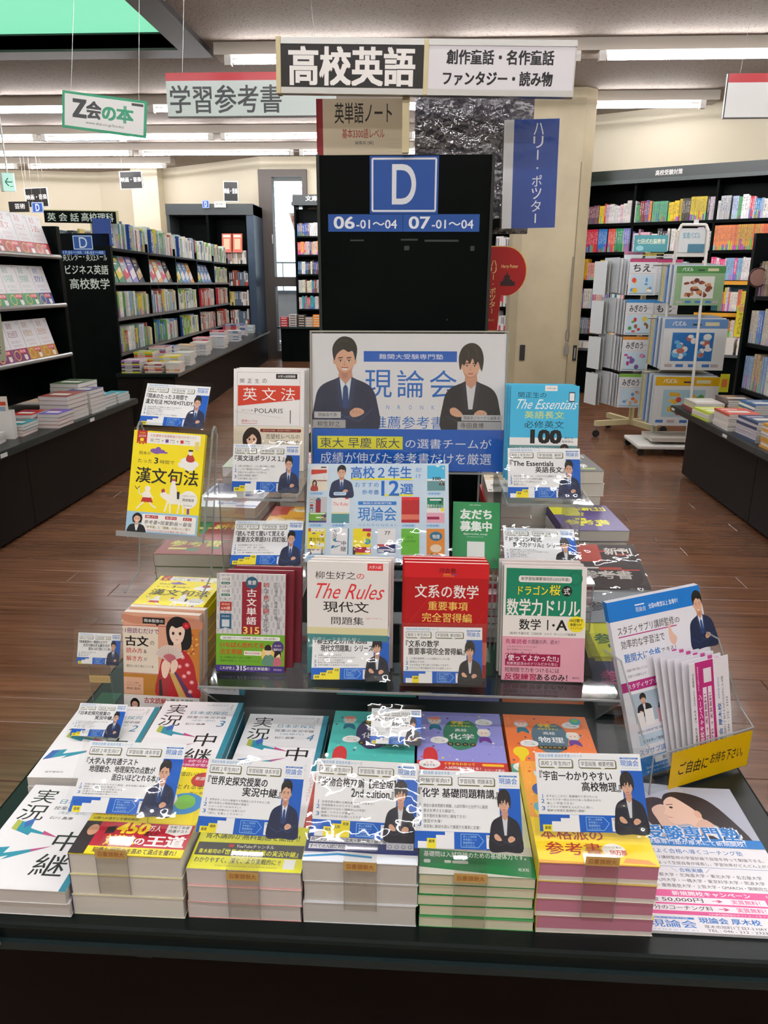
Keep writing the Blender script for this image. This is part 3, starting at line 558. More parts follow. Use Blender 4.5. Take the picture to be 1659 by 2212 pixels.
def c_gobun(p):
    p.r(0, 0, 100, 100, '#c9c8ca')
    for i in range(14):
        for j in range(9): p.r(1+i*7.1+(j % 2)*3, 1+j*6.8, 2.6, 5.6, '#b3b2b6')
    p.r(37, 8, 28, 54, '#8d1d2f'); p.e(51, 9, 9, 6.2, '#2a5670'); p.t('重要', 45, 6.6, 12.5, 4.4, WH, .008)
    for i, k in enumerate('古文単語'): p.t(k, 44, 15.5+i*9.4, 14, 7.8, '#f0ecea', .014)
    p.t('315', 39.5, 54, 23, 7, '#f0c868', .02)
    p.vt('読んで見て聞いて覚える', 68, 8.5, 8, 50, '#38343a'); p.t('読', 68, 8.6, 8, 4.4, '#b3392e', .01); p.t('見', 68, 22, 8, 4.4, '#b3392e', .01); p.t('聞', 68, 35.4, 8, 4.4, '#b3392e', .01)
    p.vt('武田博幸／鞆森祥悟著', 84, 8, 4.4, 38, '#44424a'); p.vt('四訂版', 88, 44, 5, 12, '#44424a'); p.vt('入試の要点を厳選', 92, 10, 2, 18, '#6a6a70')
    for y, c, s in ((3, '#2d6e5e', '315語'), (15, '#2d6e5e', '315語')): p.rr(5, y, 16, 9.4, '#dcdcd8', 1.4); p.t(s, 7.5, y+1.2, 12, 3.4, '#333', .006); p.rr(6.6, y+5.6, 13, 2.6, c); p.t('見出し語', 8.6, y+6.2, 9, 1.4, WH)
    p.t('+', 12, 12.7, 2, 1.6, '#666', .02); p.t('+', 12, 25.6, 2, 1.6, '#666', .02); p.r(5, 29, 17, 9, '#a5272c'); p.t('関連語', 7.5, 30.3, 12, 2.2, '#f2c9a0', .006); p.t('630語', 7, 33.6, 13, 3.4, '#f6e2c8', .01)
    p.poly([(5, 41), (22, 41), (22, 57), (13.5, 55), (5, 57)], '#275a7c'); p.t('例文音声', 8, 42.8, 11, 1.8, '#cfe0ea'); p.r(8, 47, 11, 7.4, '#c9d2d6')
    p.r(0, 61.5, 100, 32, '#6aa22c'); p.rr(6, 63.6, 87, 4, '#eef0ea'); p.t('全国の高校でダントツの採用実績！共通テスト・大学入試対策に！', 9, 64.5, 80, 2.2, '#3c3c3c', .008)
    p.t('いちばん売れてる', 6, 70, 63, 5.4, '#c23a1e', .02); p.t('古文単語', 6, 77, 32, 5.4, '#c23a1e', .02); p.r(41, 78.6, 25, 4.4, '#f0efe8'); p.t('累計340万部突破!', 42.4, 79.7, 22, 2.2, '#b03030', .01)
    p.t('多くの受験生が使った安心と信頼の', 6, 84.6, 46, 2, '#2c4a18', .004); p.t('「重要古文単語315」がさらにパワーアップ。', 6, 88, 58, 2, '#2c4a18', .004)
    p.e(81, 82, 15, 10, '#e9c96a'); p.e(90, 74, 8.6, 6.4, '#4a3274'); p.t('語と訳で', 85, 71.6, 10, 1.8, WH); p.t('動画付き！', 84, 75, 12, 2.6, WH, .01)
    p.blob([(68, 92), (70, 84), (77, 81), (84, 84), (86, 92)], '#5e8878'); p.e(76, 79, 4.6, 3.4, '#ecd0b4'); p.blob([(71, 77), (72, 73), (76, 71.5), (80, 73), (80.5, 77)], '#1f1c22'); p.blob([(84, 93), (85, 86), (90, 83.5), (95, 87), (95.5, 92)], '#c06a78'); p.e(90, 81.6, 3.6, 2.8, '#efd6be'); p.blob([(85, 85), (86, 78.4), (91, 77.4), (95, 80), (94.6, 86), (92.6, 80.6)], '#1c1618')
    p.r(0, 93.5, 100, 6.5, '#42307c'); p.t('これが史上', 6, 94.8, 22, 3.4, WH, .01); p.t('315', 30, 94, 14, 4.6, WH, .03); p.t('の古文単語集！', 45, 94.8, 33, 3.4, WH, .01); p.t('桐原書店', 84, 96, 12, 2, '#cfc8e0')
def kimono_art(p):
    p.r(0, 0, 100, 100, '#dba48a'); p.blob([(0, 8), (20, 12), (60, 9), (100, 16), (100, 4), (60, 3), (20, 4), (0, 2)], '#c98a70')
    p.r(0, 14, 46, 50, '#e6d9c6'); p.r(0, 64, 46, 24, '#b47b2e'); p.r(0, 68, 26, 18, '#d9a98c'); p.r(82, 14, 18, 56, '#c57a30'); p.line([(0, 63.5), (46, 63.5)], .8, '#b03a44'); p.line([(0, 14), (60, 13)], .8, '#b0323a')
    for i in range(24):
        a, b_ = random.random()*16+83, random.random()*22+20; p.e(a, b_, 1.6, 1.1, '#e5b460' if i % 2 else '#a8562a', 8)
    p.blob([(45, 88), (47, 60), (54, 42), (66, 36), (82, 38), (92, 50), (96, 66), (99, 88)], '#b3262c')
    p.blob([(45, 88), (46, 66), (56, 52), (62, 62), (58, 88)], '#a3343a'); p.poly([(60, 60), (66, 60), (84, 88), (74, 88)], '#c9a25a'); p.poly([(66, 60), (70, 60), (94, 88), (86, 88)], '#5a3a62'); p.poly([(47, 70), (50, 68), (52, 88), (47, 88)], '#38322c')
    for x, y in ((78, 44), (84, 52), (86, 60), (80, 64), (90, 70), (74, 54), (88, 80)): p.e(x, y, 3, 2.2, '#e08a90', 12); p.e(x, y, 1.4, 1, '#f0c8c4', 8)
    p.blob([(59, 30), (57, 12), (66, 3), (78, 3), (88, 10), (90, 28), (84, 36), (66, 36)], '#1d1a1c'); p.poly([(67, 28), (76, 28), (77, 37), (70, 39), (65, 36)], '#ecc6ae')
    p.blob([(62, 14), (62, 24), (69, 31), (78, 27), (81, 14), (72, 8)], '#f3d5c2'); p.blob([(60, 18), (61, 8), (70, 4), (80, 7), (83, 18), (78, 12), (70, 14), (64, 12)], '#1d1a1c'); p.e(83, 11, 5, 3.6, '#b01c2a'); p.e(83, 11, 2.2, 1.6, '#d84048')
    for x in (66, 75): p.e(x, 19.5, 1.8, 1.8, '#352022', 8)
    p.line([(69.5, 26), (72.5, 26)], .8, '#b8433e')
    p.blob([(50, 55), (54, 48), (60, 47), (62, 54), (57, 66), (52, 66)], '#f0cfba', 3); p.blob([(62, 54), (66, 46), (72, 50), (70, 58), (64, 62)], '#f0cfba', 3)
    fan = [(61, 50)]+[(61+19*math.cos(R(a)), 46-14*math.sin(R(a))) for a in range(12, 172, 12)]; p.poly(fan, '#dfd0c4')
    for a in range(24, 168, 12): p.line([(61, 50), (61+18*math.cos(R(a)), 46-13*math.sin(R(a)))], .4, '#b0848a')
    p.poly([(61, 50)]+[(61+9*math.cos(R(a)), 47-6*math.sin(R(a))) for a in range(12, 172, 20)], '#b8606c')
    p.r(26, 4.6, 29, 6.4, '#171416'); p.poly([(43, 11), (48, 11), (45, 13)], '#171416'); p.t('岡本梨奈の', 28, 6, 25, 3.6, WH, .008); p.t('Lita Kamoto', 82, 5, 12, 1.2, '#8a5a48')
    p.t('1冊読むだけで', 3, 16, 44, 5.6, '#7a4a7c', .012); p.t('古文', 3, 24.5, 30, 10.4, '#161316', .026); p.t('の', 35.5, 29, 5.5, 4, '#161316'); p.t('読み方', 4, 37, 21, 5.4, '#c0332f', .008); p.t('&', 27, 38.4, 4, 3.6, '#333'); p.t('解き方', 4, 45.4, 21, 5.4, '#c0332f', .008); p.t('が', 27, 46.6, 4.6, 3.6, '#333'); p.t('面白いほど身につく本', 4, 54.6, 36, 2.9, '#2a2426', .004)
    p.t('オンライン予備校', 4, 73.4, 16, 1.4, '#5a3a2a'); p.t('「スタディサプリ」講師', 3, 76, 20, 1.4, '#5a3a2a'); p.t('岡本 梨奈', 4, 78.8, 18, 2.6, '#1f181a', .006)
def c_kimono(p):
    p.sub(kimono_art, 0, 0, 100, 88); p.r(0, 76, 100, 24, '#e7e2dc'); p.sub(suitwoman, 4, 79, 21, 21.5)
    p.t('古文読解', 27, 78, 29, 5.4, '#b3282a', .02); p.t('と', 57, 79, 4, 4, '#222', .01); p.t('戦える', 62, 78, 18, 5, '#222', .012); p.t('武器', 81, 78, 11, 5, '#2a7a3a', .02); p.t('は', 93, 78.6, 5, 4.4, '#222', .01); p.t('これ', 30, 86, 30, 11, '#17130f', .016)
def c_jikkyo(p, sub='先史～古代', num='1', tc='#2b8296'):
    p.r(0, 0, 100, 100, '#eceaea'); p.t('実', 9, 5, 23, 15, '#1a1a1a', .004); p.t('況', 6, 22, 27, 16, '#1a1a1a', .004)
    p.poly([(10, 38), (19, 40), (27, 36), (29, 46), (62, 54), (32, 50), (31, 53), (10, 47)], '#2c8aa0'); p.poly([(10, 38), (16, 39.4), (16, 49), (10, 47)], '#a8b04a'); p.poly([(19, 40), (27, 36), (28, 42), (22, 46)], '#3a62a8'); p.poly([(44, 48), (62, 54), (44, 51.5)], '#b8487c')
    p.poly([(6, 66), (22, 64), (20, 70), (62, 62), (22, 76), (26, 72), (2, 78)], '#2c8aa0'); p.poly([(6, 66), (14, 65), (10, 76), (2, 78)], '#3a5aa0'); p.poly([(44, 65.5), (62, 62), (44, 68)], '#b8487c')
    p.t('ここからブレイク', 56, 4, 26, 2, '#5a5a60'); p.vt('スルー', 86, 4, 3.4, 9, '#5a5a60'); p.line([(76, 13), (84, 13), (84, 8)], .3, '#888')
    p.t('日本史探究', 40, 15, 46, 5, tc, .006); p.t('授業の実況中継', 38, 22.6, 48, 3.8, '#2a2a30', .004); p.t('［'+sub+'］', 46, 28, 28, 2.6, '#4a8a96'); p.t('石川 晶康', 40, 33.4, 24, 2.8, '#333'); p.t(num, 78, 29, 8, 9, '#3c7c9c', -.01, .2)
    p.t('中', 60, 48, 25, 18, '#161616', .004); p.t('継', 56, 69, 31, 19, '#161616', .004); p.t('語学春秋社', 15, 92, 20, 2.2, '#333')
    p.r(93.5, 0, 6.5, 100, tc)
def c_uchu(p, kind='化学', sub='無機化学', bgc='#4fb8ae', cc='#4a4566', obi='#4fb0a0'):
    p.r(0, 0, 100, 100, bgc); rnd = random.Random(kind+sub)
    for i in range(46):
        x, y = rnd.random()*94+3, rnd.random()*66+3; c = rnd.choice(['#e9d23c', '#c8452e', '#2f6a9a', '#e7e2da', '#5a3a6a']); k = rnd.random()
        if k < .35:
            q = [(x+(2 if j % 2 else .9)*math.cos(R(j*36+90))*1.1, y-(2 if j % 2 else .9)*math.sin(R(j*36+90))*.78) for j in range(10)]; p.poly(q, c)
        else: p.e(x, y, .8, .5, c, 6)
    p.blob([(32, 22), (40, 13), (50, 16), (60, 12), (70, 20), (72, 34), (66, 48), (54, 54), (44, 54), (34, 46), (30, 34)], cc)
    p.t('宇宙一', 40, 13.4, 22, 5, '#f0d82e', .03); p.t('わかりやすい', 39, 19.4, 24, 2.4, '#f0d82e', .02); p.t('高校', 44, 24.6, 14, 4.4, WH, .012); p.t(kind, 37, 32, 29, 8, '#f4f2f0', .014)
    n = len(sub)
    for i, k in enumerate(sub): p.e(38+i*26/(n-1), 47, 3.6, 2.6, '#22222c', 12); p.t(k, 36+i*26/(n-1), 45.5, 4, 2.9, '#d8b85a')
    for x, y in ((70, 12), (16, 40)): p.blob([(x, y), (x+9, y-3), (x+19, y), (x+18, y+5), (x+9, y+7), (x, y+5)], '#f0eee8'); p.t('読みやすい', x+4, y-.2, 11, 1.6, '#555'); p.t('イラスト満載！', x+3, y+2.4, 13, 1.6, '#555')
    # generic cartoon astronauts and a balloon
    for x, y, c, h in ((20, 14, '#2a6a7c', '#e58a78'), (78, 30, '#6a3a8a', '#efe3d4')):
        p.e(x, y, 8, 6, '#b8dce4'); p.e(x, y, 6.4, 4.8, '#f0d8c6'); p.blob([(x-6, y-2), (x-5, y-5.4), (x+5, y-5.4), (x+6, y-2)], h); p.blob([(x-6, y+14), (x-5, y+6), (x+5, y+6), (x+8, y+14), (x, y+11)], c); p.e(x-2.4, y, .7, .6, '#222', 6); p.e(x+2.4, y, .7, .6, '#222', 6)
    if kind == '物理': p.e(14, 54, 9, 7, '#e8d02a'); p.poly([(9, 59), (19, 59), (16, 66), (12, 66)], '#e8d02a'); p.r(12, 66, 4, 3, '#8a5a2a'); p.e(86, 8, 7, 5, '#2a9ab0'); p.blob([(81, 7), (86, 4), (90, 7), (86, 10)], '#6ab04a')
    else: p.blob([(8, 70), (8, 56), (16, 52), (22, 58), (22, 70)], '#c23a3c')
    p.r(0, 70, 100, 30, obi); p.e(14, 74, 12, 6, '#efece8'); p.t('こう', 10, 71, 7, 2.4, '#b02a2a', .02); p.t('見えても', 7, 74.6, 13, 2.4, '#333', .02); p.t('イチからわかって', 30, 71.5, 34, 3.4, '#f0e040', .02); p.t('入試問題が解ける！', 30, 76.5, 40, 3.4, '#f4f0ea', .02)
    p.rr(72, 72, 24, 3, '#f0c030'); p.t('シリーズ累計', 74, 78, 22, 3, '#f4f0ea', .01)
def c_geo(p):
    p.r(0, 0, 100, 100, '#f0dc18'); p.poly([(55, 0), (100, 0), (100, 12), (50, 10)], '#b01c5c'); p.t('0からわかる', 64, 1.4, 30, 3.4, '#f4e0e8', .01); p.t('100点が取れる', 60, 6, 34, 3.4, '#f4e0e8', .01)
    p.e(87, 24, 11, 8, '#c0342c'); p.t('新課程', 80, 21, 14, 4, WH, .01); p.t('の点数が面白いほど', 46, 16, 40, 5, '#2a2a2a', .006); p.t('とれる本', 66, 30, 26, 5, '#2a2a2a', .006); p.t('瀬川 聡', 80, 37.6, 14, 2.4, '#333')
    p.e(80, 50, 18, 11, '#3a8ad0'); p.blob([(70, 46), (78, 41), (88, 44), (90, 52), (80, 56), (72, 52)], '#7abf4a'); p.blob([(62, 46), (68, 41), (72, 47), (68, 54), (61, 54)], '#f1e8dc'); p.line([(52, 56), (66, 52)], 2, '#f1e8dc')
    p.t('共通テスト', 4, 56, 24, 3, '#444', .01); p.t('満点を取る秘訣と攻略法を完全', 3, 62, 46, 2.4, '#a0302c', .01); p.t('公開への道すじを徹底解説！', 3, 66.4, 44, 2.4, '#2a2a2a', .01); p.line([(50, 56), (55, 70), (62, 72)], .5, '#8a8a6a')
    p.r(0, 71, 100, 29, '#b01230'); p.r(0, 71, 14, 29, '#2a1c22'); p.e(10, 79, 5, 5, '#c79478')
    p.poly([(22, 76), (30, 74), (30, 81), (22, 82)], '#2a1a20'); p.t('450', 31, 71.4, 28, 9.6, '#f4d426', .04, .12); p.t('万人', 60, 73, 11, 5, '#f4f0ea', .02); p.t('選んだ', 58, 79, 13, 3.6, '#2a1018', .02)
    p.poly([(76, 71.5), (98, 71.5), (98, 79), (87, 81.4), (76, 79)], '#e9e6e0'); p.t('令和７年度', 78, 72.2, 18, 2.8, '#2a2a2a', .01); p.t('共通テスト', 78, 75.8, 18, 2.8, '#2a2a2a', .01)
    p.t('対策本', 26, 82.5, 27, 9.6, '#f4d426', .03); p.t('の', 53, 85, 8, 5.4, '#f4f0ea', .03); p.t('王道', 63, 82, 34, 9.4, '#f4f0ea', .04)
    p.r(14, 93, 86, 7, '#f0dc18'); p.t('知識力/解答力を高めて満点を獲れ！', 20, 94, 74, 4.6, '#1d1a1a', .016)
def c_sekai(p):
    p.r(0, 0, 100, 62, '#eceaea'); p.r(93, 0, 7, 62, '#b8483c'); p.t('中', 60, 30, 24, 17, '#161616'); p.vt('ブレイクスルー', 88, 4, 4, 30, '#c98a84')
    p.r(0, 60, 100, 40, '#dede1e'); p.t('青木講師が無料動画を配信 !!', 6, 67, 86, 6.6, '#2a2a18', .01); p.r(2, 77, 96, 11.4, '#1d1d18'); p.rr(30, 78, 5, 2.8, '#c0281e', .6); p.t('YouTubeチャンネル', 37, 78, 34, 3.2, '#e9e8e0', .01)
    p.t('青木裕司の', 5, 83, 20, 4, '#e9e820', .01); p.t('『世界史探究授業の実況中継』', 26, 82.4, 68, 5, '#e9e820', .014); p.t('わかりやすく、深く、より実戦的に !!', 4, 90, 76, 4.6, '#26261a', .014); p.t('https://www.youtube.com/world history', 24, 96, 54, 1.8, '#6a6a22'); p.r(83, 89.4, 10, 8, '#e8e8e0')
def c_bio(p):
    p.r(0, 0, 100, 66, '#e9e7e6'); p.t('77', 40, 10, 30, 14, '#16161a', .02); p.t('生物合格', 12, 14, 26, 6, '#222'); p.t('講', 74, 14, 10, 8, '#222'); p.r(0, 60, 60, 10, '#a3202c'); p.t('わかりやすい！', 4, 64, 30, 4.6, WH, .02)
    p.r(0, 70, 100, 22, '#1c2a66'); p.poly([(60, 60), (100, 60), (100, 72), (60, 72)], '#20265a'); p.r(3, 79, 70, 4.4, '#e6e6ea'); p.t('共通テスト・国公立大・私立大・医学部', 4, 79.5, 68, 3.4, '#1a2040', .012); p.r(3, 85, 34, 4.4, '#e6e6ea'); p.t('すべての入試に対応', 4, 85.5, 32, 3.4, '#1a2040', .012)
    p.r(72, 82, 24, 6, '#e6e6ea')
    for i in range(4): p.e(75+i*6, 85.4, 2, 1.6, '#8a8ab0', 10); p.e(75+i*6, 85.4, 1.4, 1.1, '#e6e6ea', 10)
    p.poly([(0, 94), (30, 91), (60, 92), (100, 95), (100, 100), (0, 100)], '#e6ecf2'); p.poly([(0, 95.4), (30, 92.6), (60, 94.4), (60, 96), (30, 94.4), (0, 97)], '#2f8ac0')
def c_chem(p):
    p.r(0, 0, 100, 100, '#d9d8cc'); p.r(88, 0, 12, 74, '#dfe6c0'); p.t('決定版', 26, 66, 44, 12, '#26282a', .03); p.poly([(0, 78), (100, 82), (100, 100), (0, 94)], '#0c7a3c')
    p.t('基礎問は入試突破のための基礎体力です。', 4, 80.4, 90, 4.8, '#e8f0e4', .012); p.rr(4, 87.6, 6, 3, '#dfe8dc'); p.rr(22, 87.8, 6, 2.4, '#dfe8dc'); p.rr(29, 88, 14, 2.4, '#dfe8dc'); p.t('旺文社', 86, 92, 9, 2.6, '#e8f0e4', .01)
def c_phys(p):
    c_uchu(p, '物理', '力学波動', '#e8a03c', '#4a5a78', '#e8a03c'); p.e(16, 32, 9, 7, '#3a5a9a'); p.e(12, 50, 7, 5, '#6ab0c8')
    p.poly([(0, 60), (100, 66), (100, 100), (0, 98)], '#f0d21a'); p.t('こう見えても', 8, 64, 18, 3, '#b02a2a', .01); p.t('本格派の', 6, 70, 54, 10, '#a3281c', .014); p.t('参考書！', 8, 82.4, 54, 10.6, '#a3281c', .014)
    p.e(66, 88, 10, 6, '#f4efe2'); p.t('シリーズ累計', 58, 84.4, 15, 1.8, '#444'); p.t('50万部', 62, 87.4, 14, 4.4, '#c03a2a', .03); p.poly([(70, 98), (74, 94), (92, 95), (98, 99)], '#e8953a')
def c_poster(p):
    p.r(0, 0, 100, 100, '#e6e6e8'); p.r(27, 12.5, 48, 7.6, BL); p.t('難関大受験専門塾', 35, 14.5, 33, 3.8, '#e8eef6')
    for i, k in enumerate('現論会'): p.t(k, 27.6+i*16.8, 26, 14, 20, '#1266bb', .004)
    for i, k in enumerate('GENRONKAI'): p.t(k, 27+i*5.9, 51.5, 1.6, 3, '#5f9ad4')
    p.t('推薦参考書', 32, 59.5, 37, 9, '#1a6cbe', .002)
    p.sub(man, 0, 2.5, 35, 66.5, 'A'); p.sub(man, 67, 7, 31, 62, 'B')
    p.r(1, 56.6, 14, 4.6, '#c3c3c5'); p.t('現論会代表', 3, 57.4, 10, 2.8, '#333'); p.r(0, 62.5, 17.5, 6, '#a9a9ab'); p.t('柳生好之', 2.6, 63.5, 12, 4, '#2a2a2a')
    p.r(78, 58.2, 21, 4.2, '#c3c3c5'); p.t('現論会ジャーナル編集長', 79, 58.9, 19, 2.8, '#333'); p.r(76, 63, 23, 6, '#a9a9ab'); p.t('寺田貴博', 77.6, 64, 12, 4, '#2a2a2a')
    p.r(0, 69, 100, 31, BL); p.r(2.6, 74.5, 45, 9.6, '#eae53c'); p.t('東大 早慶 阪大', 4, 75.6, 42, 7.6, '#1a3a5a'); p.t('の選書チームが', 49, 76, 45, 7.2, '#e9eef4'); p.t('成績が伸びた参考書だけを厳選', 4, 86.5, 90, 8.4, '#e9eef4')
def c_board(p):
    p.r(0, 0, 100, 100, '#c9dbe8'); p.lod = 3.4
    for x in range(8, 100, 8): p.line([(x, 0), (x, 100)], .12, '#b8cfe2')
    for y in range(8, 100, 11): p.line([(0, y), (100, y)], .12, '#b8cfe2')
    for i, (f, x, y) in enumerate(((c_polaris, 2, 2), (c_ess, 85, 2), (c_gobun, 2, 34.5), (c_rules, 18, 35), (c_bunkei, 67, 34.5), (c_dragon, 84.5, 34.5), (c_kanbun, 1.5, 66.5), (c_jikkyo, 18, 66.5), (c_geo, 33.5, 66.5), (c_bio, 50.5, 66.5))):
        p.sub(f, x, y, 12.5, 26)
    p.lod = 0
    p.r(67, 66.5, 12.5, 26, '#5fb02c'); p.t('化学', 71, 74, 4.5, 2, '#2c6a14'); p.t('基礎問題精講', 69, 78, 8, 2, '#2c6a14'); p.r(84.5, 66.5, 12.5, 26, '#d9862c'); p.e(91, 74, 4.4, 4.6, '#2c6a8a'); p.t('物理', 88.6, 72.4, 5, 4, WH, .01); p.e(91, 86, 4, 4, '#e8d2b4')
    for x, y in ((3, 29.5), (19, 62), (3, 62), (68, 62), (85, 62), (86, 29.5), (3, 94), (19, 94), (35, 94), (51, 94), (68, 94), (85, 94)): p.rr(x-1, y, 10, 3, '#a9cdea'); p.t('＃参考書', x, y+.5, 7.6, 1.9, '#3a7ab8')
    p.sub(man, 16, 1.5, 17, 33, 'A'); p.rr(19, 29.5, 9, 3.4, '#c9e0f2'); p.t('現論会代表', 20, 30.2, 7, 1.8, '#2a5a90')
    p.r(31, 15, 44, 2, '#e8e23a'); p.t('高校２年生', 31, 3, 43, 12.6, '#1166c0', .012); p.t('向け', 77, 4, 4, 5, '#2a7ac8'); p.t('け', 77, 11, 3.6, 4, '#2a7ac8')
    p.t('おすすめ', 34, 19.5, 17, 5, '#2a7ac8'); p.t('参考書', 39, 27, 12, 5, '#2a7ac8', .006); p.r(55, 31.6, 20, 2, '#e8e23a'); p.t('12', 53, 18, 12, 15, '#1166c0', .02); p.t('選', 66, 21, 9, 10.6, '#1166c0', .012)
    p.sub(logo, 36, 39, 28, 26)
def c_line(p):
    p.r(0, 0, 100, 100, '#2f8f54'); p.t('LINE  OFFICIAL', 35, 4, 24, 1.6, '#d8ecde', .01); p.t('友だち', 16, 11.5, 66, 15, '#eaf3ec', .04); p.t('募集中', 16, 30, 66, 15, '#eaf3ec', .04)
    p.t('@genronkai_atsugi', 23, 48, 50, 3.2, '#e2efe5', .012); p.t('LINEでお気軽にお問い合わせください', 30, 53, 36, 1.6, '#c8e2ce'); p.r(31, 61, 37, 26, '#e3ebe4')
def students(p):
    # profile portraits of two students
    p.blob([(18, 26), (20, 14), (32, 9), (42, 12), (42, 26), (34, 36), (26, 38)], '#3a3034'); p.blob([(28, 20), (40, 16), (44, 30), (42, 40), (32, 38), (29, 30)], '#d8b6a4')
    p.blob([(48, 48), (54, 40), (66, 34), (84, 36), (98, 42), (98, 50), (48, 50)], '#22232c')
    p.blob([(40, 14), (44, 6), (56, 3), (72, 6), (84, 14), (96, 34), (100, 46), (88, 42), (78, 34), (70, 30), (60, 22), (48, 12)], '#2b2326')
    p.blob([(41, 13), (40, 20), (37, 24), (40, 26), (39, 30), (44, 34), (54, 33), (60, 36), (70, 34), (66, 22), (60, 15), (50, 8)], '#e3c0ad'); p.blob([(58, 36), (68, 28), (76, 34), (74, 42), (62, 42)], '#d7b29e', 3); p.e(66, 24, 3, 3.6, '#dcae98'); p.line([(42, 16), (48, 15.4)], .8, '#2b2326'); p.e(45.4, 18.4, 1.7, 1, '#2a1c1c', 8); p.line([(39.5, 27.4), (43, 28)], .7, '#b06a5e'); p.poly([(66, 40), (76, 34), (84, 40), (74, 46)], '#dfe3ea')
def c_flyer(p):
    p.r(0, 0, 100, 100, '#e9e8ea'); p.r(0, 0, 100, 42, '#a9adbb'); p.blob([(0, 0), (60, 0), (50, 14), (20, 20), (0, 30)], '#b7bac6')
    p.sub(students, 8, 2, 86, 86)
    p.poly([(0, 41), (100, 41), (100, 47), (0, 47)], '#1e78c4'); p.t('大学受験専門塾', -6, 32.4, 94, 10.4, '#e8edf4', .06); p.t('大学受験専門塾', -6, 32.4, 93, 10, '#1e78c4', .025); p.t('最大手の大学受験専門塾が厚木にて新規開校！', -10, 42.6, 98, 3.4, '#eef3f8', .01)
    p.t('最も効率よく合格へ導くコーチング塾', 4, 49, 78, 3.2, '#2a6cae', .006); p.t('スタディサプリ講師監修の学習計画で自信を持って勉強できる。', 2, 54, 92, 2.2, '#333', .006); p.t('コーチングによって生徒自身が成長し、学習効率がどんどん上がる。', 2, 57.6, 96, 2.2, '#333', .006); p.r(0, 61, 100, .3, '#7a9ac0')
    p.t('＼ 合格実績 ／', 28, 62, 26, 2.6, '#2a6cae', .008)
    for i, s in enumerate(('東京大学・京都大学・北海道大学・東北大学・名古屋大学', '大阪大学・九州大学・一橋大学・東京科学大学・筑波大学', '早稲田大学・慶應義塾大学・上智大学・GMARCH・関関同立')): p.t(s, -2, 65.4+i*3.4, 88, 2.3, '#3a3a40', .006)
    p.r(0, 76, 100, 14.5, '#d8478c'); p.t('新規開校キャンペーン', 22, 76.7, 50, 2.7, '#f6e8f0', .02); p.r(0, 80.2, 80, 3.6, '#f0e8ee'); p.r(0, 84.8, 80, 3.6, '#f0e8ee')
    p.t('入会金', -4, 80.7, 16, 2.5, '#222', .01); p.t('50,000円', 14, 80.7, 26, 2.6, '#222', .01); p.t('→', 46, 81.2, 6, 1.6, '#c22a6a', .04); p.t('実質無料！', 58, 80.7, 18, 2.6, '#d8478c', .01); p.t('１ヶ月分のコーチング料', -6, 85.3, 50, 2.5, '#222', .008); p.t('→', 48, 85.8, 6, 1.6, '#c22a6a', .04); p.t('実質無料！', 59, 85.3, 18, 2.6, '#d8478c', .01)
    p.r(87, 80.4, 11, 8, '#efe9ec'); p.t('まずは無料の学習相談', 82, 77, 17, 1.6, '#f6e8f0'); p.t('※お値引額相当のギフトカードをプレゼント', 40, 89, 44, 1.1, '#f6e8f0')
    p.sub(logo, 0, 92, 30, 7.6); p.t('現論会 厚木校', 32, 91.6, 38, 3.2, '#1e6cb8', .02); p.t('本厚木駅 徒歩3分', 74, 92.6, 22, 1.8, '#3a8ac8'); p.t('厚木市旭町1丁目7-3 HAYASHIビル4階B号', 34, 95.7, 62, 1.8, '#333', .006); p.t('TEL : 046 - 212 - 2323', 35, 98, 36, 1.3, '#333', .006)
